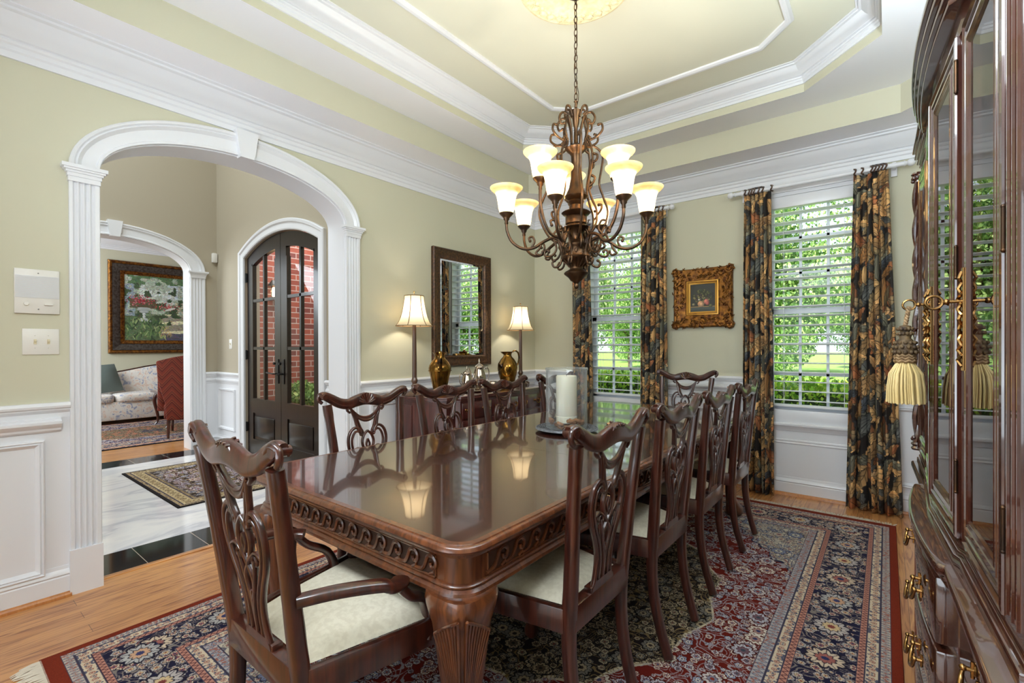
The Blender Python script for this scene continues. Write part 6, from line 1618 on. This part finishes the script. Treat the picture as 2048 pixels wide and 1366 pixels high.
# small foyer rug and living room rug
BF = [(0.02, (34, 30, 30), 'plain', 0, 0), (0.03, (150, 128, 96), 'small', (190, 170, 130), (70, 58, 48)), (0.10, (164, 144, 108), 'dots', (90, 74, 56), (196, 178, 140)), (0.03, (120, 100, 72), 'small', (190, 170, 130), (60, 50, 44))]
PF = dict(field=(50, 40, 34), spandrel=(56, 46, 38), medal=(40, 34, 30), cream=(160, 140, 104), vine=(150, 130, 96), vine2=(164, 144, 106))
art2 = rug_art(1.60, 0.95, 300, 4, PF, BF, False, 0.02)
fr = thing('foyer_rug', 'small tan and black patterned rug on the white marble foyer floor', 'rug', (-5.10, 1.73, 0))
mb, uv = rug_mesh(-5.905, -4.30, 1.26, 2.21, 0.008); part('pile', mb, image_mat('foyer_rug_pile', art2, 0.95, spec=0.1), fr, world=True, ang=0, recalc=False, uv=uv)
BL = [(0.03, (40, 36, 40), 'plain', 0, 0), (0.12, (196, 160, 128), 'dots', (150, 84, 70), (60, 60, 96)), (0.22, (40, 44, 80), 'main', 0, 0), (0.06, (200, 172, 140), 'small', (150, 84, 70), (60, 60, 96))]
PLv = dict(field=(34, 40, 84), spandrel=(196, 168, 140), medal=(176, 112, 90), cream=(216, 200, 170), vine=(180, 160, 140), vine2=(190, 170, 150))
art3 = rug_art(2.35, 3.8, 180, 14, PLv, BL, True, 0.03)
lr = thing('living_room_rug', 'navy and cream floral rug in front of the sofa, through both arches', 'rug', (-8.6, 2.2, 0))
mb, uv = rug_mesh(-9.80, -7.40, 0.3, 4.1, 0.01); part('pile', mb, image_mat('living_rug_pile', art3, 0.95, spec=0.1), lr, world=True, ang=0, recalc=False, uv=uv)

# ------------------------------------------------------------------ living room: sofa, wing chair, pillow, painting
def fabric_voronoi(name, base, c2, c3, scale):
    m = mat(name, base, 0.9); nt = m.node_tree; b = nt.nodes['Principled BSDF']; tc = nt.nodes.new('ShaderNodeTexCoord')
    n = nt.nodes.new('ShaderNodeTexNoise'); n.inputs['Scale'].default_value = scale; n.inputs['Detail'].default_value = 6; n.inputs['Distortion'].default_value = 2
    r = nt.nodes.new('ShaderNodeValToRGB'); e = r.color_ramp.elements; e[0].color = c2; e[0].position = 0.36; e[1].color = base; e[1].position = 0.45
    k = e.new(0.56); k.color = base; k = e.new(0.62); k.color = c3; k = e.new(0.68); k.color = base
    nt.links.new(tc.outputs['Object'], n.inputs['Vector']); nt.links.new(n.outputs['Fac'], r.inputs[0]); nt.links.new(r.outputs[0], b.inputs['Base Color']); return m
m_sofa = fabric_voronoi('floral_sofa_fabric', S(222, 216, 208), S(150, 158, 184), S(214, 180, 160), 9)
def cushion(mb, x0, x1, y0, y1, z0, z1, p=0.10, n=8):
    """puffy rounded box"""
    rows = []; cx, cy_, cz = (x0+x1)/2, (y0+y1)/2, (z0+z1)/2; hx, hy, hz = (x1-x0)/2, (y1-y0)/2, (z1-z0)/2
    for i in range(n*2+1):
        ph = -PI/2+PI*i/(n*2); cz_ = math.copysign(abs(math.sin(ph))**0.35, math.sin(ph)); rr = abs(math.cos(ph))**0.35
        rows.append([(cx+hx*rr*math.copysign(abs(math.cos(t))**0.3, math.cos(t)), cy_+hy*rr*math.copysign(abs(math.sin(t))**0.3, math.sin(t)), cz+hz*cz_) for t in [2*PI*(k+.5)/28 for k in range(28)]])
    mb.grid(rows, True, True); return mb
sf = thing('sofa', 'pale floral camelback sofa with a wooden top rail in the living room', 'sofa', (-10.2, 2.3, 0))
SY0, SY1 = 1.25, 3.45
part('base', MB().box(-10.65, -9.82, SY0, SY1, 0.06, 0.36), m_sofa, sf, world=True, bevel=0.02)
for k in range(3): part('seat_cushion', cushion(MB(), -10.45, -9.78, SY0+0.1+k*0.67, SY0+0.1+(k+1)*0.67, 0.34, 0.49), m_sofa, sf, world=True, ang=60)
bk = lambda y: 0.80+0.13*math.cos((y-2.9)/0.95*PI*0.5)**2 if abs(y-2.9) < 0.95 else 0.80
rows = []
for y in [SY0+(SY1-SY0)*k/24 for k in range(25)]:
    zt_ = bk(y); rows.append([(-10.34, y, 0.4), (-10.36, y, zt_-0.05), (-10.42, y, zt_), (-10.55, y, zt_), (-10.62, y, zt_-0.04), (-10.62, y, 0.1)])
part('backrest', MB().grid(rows), m_sofa, sf, world=True, ang=60)
part('wooden_top_rail', MB().tube([(-10.46, y, bk(y)+0.008) for y in [SY0+(SY1-SY0)*k/24 for k in range(25)]], 0.016, n=8), m_mah, sf, world=True)
for y in (SY0, SY1): part('arm', cushion(MB(), -10.6, -9.85, y-0.1, y+0.1, 0.1, 0.66), m_sofa, sf, world=True, ang=60)
for y in (SY0+0.05, SY1-0.05): part('foot', MB().box(-9.92, -9.86, y-0.03, y+0.03, 0.0, 0.07), m_mahdark, sf, world=True)
pw = thing('throw_pillow', 'grey-green throw pillow leaning at the left end of the floral sofa', 'pillow', (-10.15, 1.93, 0.49))
mb = MB(); rows = []
for i in range(9):
    row = []
    for j in range(9):
        u, v = -1+i/4, -1+j/4; row.append((u*0.25, v*0.25, 0.085*(1-abs(u)**2.4)*(1-abs(v)**2.4)+0.004))
    rows.append(row)
mb.grid(rows); r2 = [[(a, b, -c) for a, b, c in r] for r in rows]; mb.grid([r[::-1] for r in r2])
o = part('cover', mb, mat('grey_green_velvet', S(100, 112, 108), 0.8), pw, ang=60); o.rotation_euler = (math.radians(8), math.radians(62), math.radians(20)); o.location = (-0.02, -0.02, 0.24)
m_flame = mat('rust_flamestitch', S(150, 60, 34), 0.9); nt = m_flame.node_tree; b = nt.nodes['Principled BSDF']; tc = nt.nodes.new('ShaderNodeTexCoord')
sx = nt.nodes.new('ShaderNodeSeparateXYZ'); nt.links.new(tc.outputs['Object'], sx.inputs[0])
def mth(op, a, b_=None):
    n = nt.nodes.new('ShaderNodeMath'); n.operation = op
    for i, v in enumerate((a, b_)):
        if v is None: continue
        if isinstance(v, (int, float)): n.inputs[i].default_value = v
        else: nt.links.new(v, n.inputs[i])
    return n.outputs[0]
zg = mth('ADD', mth('MULTIPLY', sx.outputs[2], 9.0), mth('MULTIPLY', mth('PINGPONG', sx.outputs[1], 0.11), 11.0))
fr_ = mth('FRACT', zg); rp = nt.nodes.new('ShaderNodeValToRGB'); rp.color_ramp.interpolation = 'CONSTANT'; e = rp.color_ramp.elements
e[0].color = S(112, 42, 27); e[1].color = S(84, 28, 21); e[1].position = 0.3
for p, c in ((0.5, S(132, 62, 36)), (0.62, S(64, 24, 21)), (0.72, S(120, 50, 31))): k = e.new(p); k.color = c
nt.links.new(fr_, rp.inputs[0]); nt.links.new(rp.outputs[0], b.inputs['Base Color'])
wc = thing('wing_chair', 'rust red flame-stitch wing chair seen from behind through both arches', 'armchair', (-7.95, 2.40, 0))
back = [(2.02, 1.05), (2.20, 1.10), (2.42, 1.14), (2.62, 1.10), (2.80, 1.05), (2.78, 0.8), (2.74, 0.62), (2.70, 0.48), (2.68, 0.24), (2.14, 0.24), (2.12, 0.48), (2.08, 0.62), (2.04, 0.8)]
part('backrest', MB().prism(back, lambda u, v, w: (w-0.10*(v-0.3), u, v), -7.68, -7.56), m_flame, wc, world=True, bevel=0.02)
part('seat', MB().box(-8.28, -7.66, 2.10, 2.72, 0.24, 0.46), m_flame, wc, world=True, bevel=0.03)
for y in (2.07, 2.75):
    part('wing', MB().prism([(-7.74, 0.60), (-7.76, 1.06), (-7.90, 1.04), (-7.98, 0.75), (-8.20, 0.64), (-8.24, 0.36), (-7.68, 0.36)], lambda u, v, w: (u, w, v), y-0.045, y+0.045), m_flame, wc, world=True, bevel=0.02)
for x, y in ((-7.60, 2.16), (-7.60, 2.66)): part('leg', MB().tube([(x, y, 0.26), (x+0.03, y, 0.12), (x+0.07, y, 0.0)], [0.022, 0.018, 0.015], n=10), m_mahdark, wc, world=True)
for x, y in ((-8.22, 2.15), (-8.22, 2.67)): part('leg', MB().tube(spline([(x, y, 0.26), (x-0.04, y, 0.20), (x-0.01, y, 0.08), (x-0.03, y, 0.0)], 4), [0.026-0.001*k for k in range(13)], n=10), m_mahdark, wc, world=True)
wc.rotation_euler.z = -0.36; wc.location.y += 0.10; wc.location.z = 0.010
# side table beside sofa (curved legs only in view)
tt = thing('side_table', 'small dark wooden table with curved legs in front of the floral sofa', 'table', (-8.95, 2.62, 0))
TTZ = 0.010
part('top', MB().prism(rrect(-9.3, -8.6, 2.34, 2.95, 0.06), XYZ, 0.52, 0.55), m_mahdark, tt, world=True)
part('apron', MB().box(-9.24, -8.66, 2.40, 2.89, 0.44, 0.52), m_mahdark, tt, world=True)
for x in (-9.22, -8.68):
    for y in (2.42, 2.87): part('leg', MB().tube(spline([(x, y, 0.5), (x, y-0.035, 0.38), (x, y+0.005, 0.18), (x, y+0.01, 0.06), (x, y-0.03, 0.0)], 4), [0.03-0.0011*k for k in range(17)], n=10), m_mahdark, tt, world=True)
tt.location.z = TTZ
def garden_art():
    H, W = 420, 400; rs = np.random.RandomState(6); yy, xx = np.mgrid[0:H, 0:W]; X_ = xx/W; Y_ = yy/H
    T = np.zeros((H, W, 3), np.float32); c3 = lambda c: np.array(c, np.float32)/255
    T[:] = c3((116, 132, 104)); T[(np.hypot(X_-0.42, (Y_-0.25)*1.2) < 0.26)] = c3((206, 214, 206)); T[(X_ < 0.12) & (Y_ < 0.62)] = c3((140, 156, 164))
    T[(Y_ < 0.14)] = c3((92, 122, 84)); T[(X_ > 0.78) & (Y_ < 0.45)] = c3((104, 124, 74)); T[(X_ > 0.8) & (Y_ > 0.2) & (Y_ < 0.33)] = c3((196, 140, 84))
    for a in (0.52, 0.60, 0.70): T[(np.abs(X_-a) < 0.018) & (Y_ > 0.13) & (Y_ < 0.36)] = c3((208, 220, 226))
    T[(X_ > 0.5) & (X_ < 0.8) & (Y_ > 0.12) & (Y_ < 0.15)] = c3((200, 214, 222))
    st = (X_ > 0.58+0.1*(Y_-0.4)) & (X_ < 0.84) & (Y_ > 0.38) & (Y_ < 0.58); T[st] = c3((150, 146, 120)); T[st & ((Y_*30) % 1 < 0.4)] = c3((206, 202, 178))
    pth = (Y_ > 0.58) & (X_ > 0.9-Y_*0.75); T[pth] = c3((156, 150, 132)); T[pth & (np.sin(Y_*42+X_*5) > 0.45)] = c3((232, 226, 186)); T[pth & (Y_ > 0.88)] = c3((92, 90, 104))
    T[(Y_ > 0.62) & (X_ < 0.42)] = c3((92, 112, 78)); sp2 = smooth_noise(H, W, 26, rs); T[(sp2 > 0.62) & (Y_ < 0.6)] = c3((176, 188, 170)); T[(sp2 < 0.30) & (Y_ > 0.12)] = c3((66, 84, 58)); T[(Y_ > 0.36) & (Y_ < 0.5) & (X_ > 0.06) & (X_ < 0.36)] = c3((96, 84, 62))
    A = T.copy()
    def stroke(cx, cy_, l, w_, th, c):
        R = int(l)+2; x0, x1, y0, y1 = max(0, int(cx)-R), min(W, int(cx)+R), max(0, int(cy_)-R), min(H, int(cy_)+R)
        gx, gy = np.meshgrid(np.arange(x0, x1)-cx, np.arange(y0, y1)-cy_); u = gx*math.cos(th)+gy*math.sin(th); v = -gx*math.sin(th)+gy*math.cos(th)
        A[y0:y1, x0:x1][((u/l)**2+(v/w_)**2) < 1] = np.clip(c, 0, 1)
    for k in range(7000):
        cx, cy_ = rs.rand()*W, rs.rand()*H; c = T[int(cy_), int(cx)]*(0.78+0.4*rs.rand())+0.03*rs.randn(3)
        stroke(cx, cy_, rs.uniform(3, 9), rs.uniform(1, 2.6), rs.rand()*PI if cy_ < H*0.6 else rs.normal(0, 0.4), c)
    for (cx, cy_, rx, ry, cols_, n) in ((0.2, 0.38, 0.12, 0.06, ((190, 50, 70), (220, 130, 140), (150, 30, 50)), 120), (0.5, 0.47, 0.10, 0.04, ((200, 60, 70), (150, 40, 60), (226, 160, 150)), 90), (0.84, 0.27, 0.1, 0.06, ((220, 150, 80), (200, 120, 60)), 50)):
        for k in range(n): stroke((cx+rx*rs.randn()*0.6)*W, (cy_+ry*rs.randn()*0.6)*H, 3.2, 2.6, rs.rand()*3, c3(cols_[rs.randint(len(cols_))])*rs.uniform(.8, 1.1))
    urn = [(0.22, 0.50, 30, 6), (0.22, 0.525, 34, 7), (0.22, 0.555, 22, 8), (0.22, 0.59, 8, 8), (0.22, 0.63, 7, 10), (0.22, 0.665, 18, 6), (0.24, 0.69, 30, 7)]
    for (a, b_, l, w_) in urn: stroke(a*W, b_*H, l, w_, 0, c3((206, 212, 208))*rs.uniform(.8, 1.02)); stroke(a*W+6, b_*H+3, l*0.6, 2.5, 0, c3((150, 160, 164)))
    stroke(0.53*W, 0.5*H, 28, 7, -0.4, c3((214, 214, 206)))
    for k in range(90):
        cx, cy_ = rs.uniform(0.02, 0.5)*W, rs.uniform(0.66, 0.95)*H; stroke(cx, cy_, rs.uniform(10, 20), 3, rs.uniform(-2.2, -0.7), c3([(110, 140, 84), (70, 100, 60), (160, 176, 120), (50, 70, 46)][rs.randint(4)]))
    for k in range(30): stroke(rs.uniform(0.4, 0.55)*W, rs.uniform(0.78, 0.94)*H, 12, 1, rs.uniform(-2.3, -0.8), c3((206, 176, 110)))
    return A
gp = thing('garden_painting', 'large garden path painting in a bronze and gold frame above the sofa', 'painting', (-10.75, 2.9, 1.13))
Mg = lambda u, v, w: (-10.75+w, u, v)
gy0, gy1, gz0, gz1 = 2.11, 3.88, 1.145, 2.80
mb = MB().sweep([(gy0, gz0), (gy1, gz0), (gy1, gz1), (gy0, gz1)], [(0, 0), (0, 0.05), (0.02, 0.07), (0.05, 0.06), (0.055, 0.05)], Mg, closed=True); part('outer_frame', mb, m_goldframe, gp, world=True, ang=40)
mb = MB().sweep([(gy0+0.05, gz0+0.05), (gy1-0.05, gz0+0.05), (gy1-0.05, gz1-0.05), (gy0+0.05, gz1-0.05)], [(0, 0.04), (0.01, 0.065), (0.08, 0.05), (0.12, 0.03)], Mg, closed=True); part('middle_frame', mb, mat('pewter_frame', S(96, 92, 88), 0.4, metal=0.5, var=(30, S(60, 50, 44), 0.3)), gp, world=True, ang=40)
mb = MB().sweep([(gy0+0.165, gz0+0.165), (gy1-0.165, gz0+0.165), (gy1-0.165, gz1-0.165), (gy0+0.165, gz1-0.165)], [(0, 0.02), (0.01, 0.045), (0.05, 0.035), (0.07, 0.015)], Mg, closed=True); part('inner_frame', mb, m_goldframe, gp, world=True, ang=40)
g = MB(); quad_uv(g, Mg, gy0+0.225, gy1-0.225, gz0+0.225, gz1-0.225, 0.014)
part('canvas', g, image_mat('garden_paint', garden_art(), 0.55), gp, world=True, ang=0, recalc=False, uv=[(0, 0), (1, 0), (1, 1), (0, 1)])

# ------------------------------------------------------------------ wall plates
ip = thing('wall_intercom', 'white ribbed wall speaker plate with two knobs, above the light switches', 'intercom', (XL, 0.372, 1.415))
mb = MB().box(XL, XL+0.012, 0.293, 0.451, 1.415, 1.630); part('plate', mb, m_plastic, ip, world=True, bevel=0.003)
mb = MB()
for k in range(24): z = 1.492+0.0045*k; mb.box(XL+0.011, XL+0.0145, 0.296, 0.448, z, z+0.0026)
part('ribbed_grille', mb, m_white, ip, world=True)
for y in (0.333, 0.412):
    m_ = MB().tube([(XL+0.012, y, 1.462), (XL+0.022, y, 1.462)], [0.010, 0.008], n=16) if y < 0.4 else MB().box(XL+0.012, XL+0.02, 0.395, 0.425, 1.458, 1.464)
    part('knob', m_, m_plastic, ip, world=True)
mb = MB()
for z in (1.612, 1.437): mb.ball((XL+0.0125, 0.375, z), 0.0028, 8)
part('screw', mb, mat('grey_screw', S(130, 128, 124), 0.4, metal=0.6), ip, world=True)
def switch(label, y0, y1, z0, z1, n, M):
    s = thing('light_switch', label, 'light switch', M((y0+y1)/2, (z0+z1)/2, 0))
    part('plate', MB().prism([(y0, z0), (y1, z0), (y1, z1), (y0, z1)], M, 0, 0.006), m_plastic, s, world=True, bevel=0.002)
    for k in range(n):
        yc = y0+(y1-y0)*((k+0.5)/n if n > 1 else 0.5)
        if n > 1: yc = y0+(y1-y0)*(0.34+0.36*k); 
        mb = MB().prism([(yc-0.005, (z0+z1)/2-0.012), (yc+0.005, (z0+z1)/2-0.012), (yc+0.005, (z0+z1)/2+0.012), (yc-0.005, (z0+z1)/2+0.012)], M, 0.004, 0.009)
        mb.prism([(yc-0.004, (z0+z1)/2), (yc+0.004, (z0+z1)/2), (yc+0.004, (z0+z1)/2+0.010), (yc-0.004, (z0+z1)/2+0.010)], M, 0.006, 0.018)
        part('toggle', mb, mat('cream_toggle', S(226, 214, 180), 0.4), s, world=True)
        mb = MB()
        for dz_ in (-0.030, 0.030): mb.ball(M(yc, (z0+z1)/2+dz_, 0.0065), 0.0025, 8)
        part('screw', mb, m_plastic, s, world=True)
    return s
switch('ivory double light switch on the dining room wall left of the big arch', 0.319, 0.449, 1.216, 1.342, 2, lambda u, v, w: (XL+w, u, v))
switch('white single light switch beside the left edge of the front door casing', -6.27, -6.19, 1.225, 1.345, 1, lambda u, v, w: (u, 2.38-w, v))
sn = thing('motion_sensor', 'small white motion sensor high in the foyer corner', 'motion sensor', (BX, 2.36, 2.31))
part('housing', MB().prism([(2.315, 2.31), (2.375, 2.31), (2.375, 2.43), (2.315, 2.43)], lambda u, v, w: (w, u, v), BX, BX+0.05), m_plastic, sn, world=True, bevel=0.012)
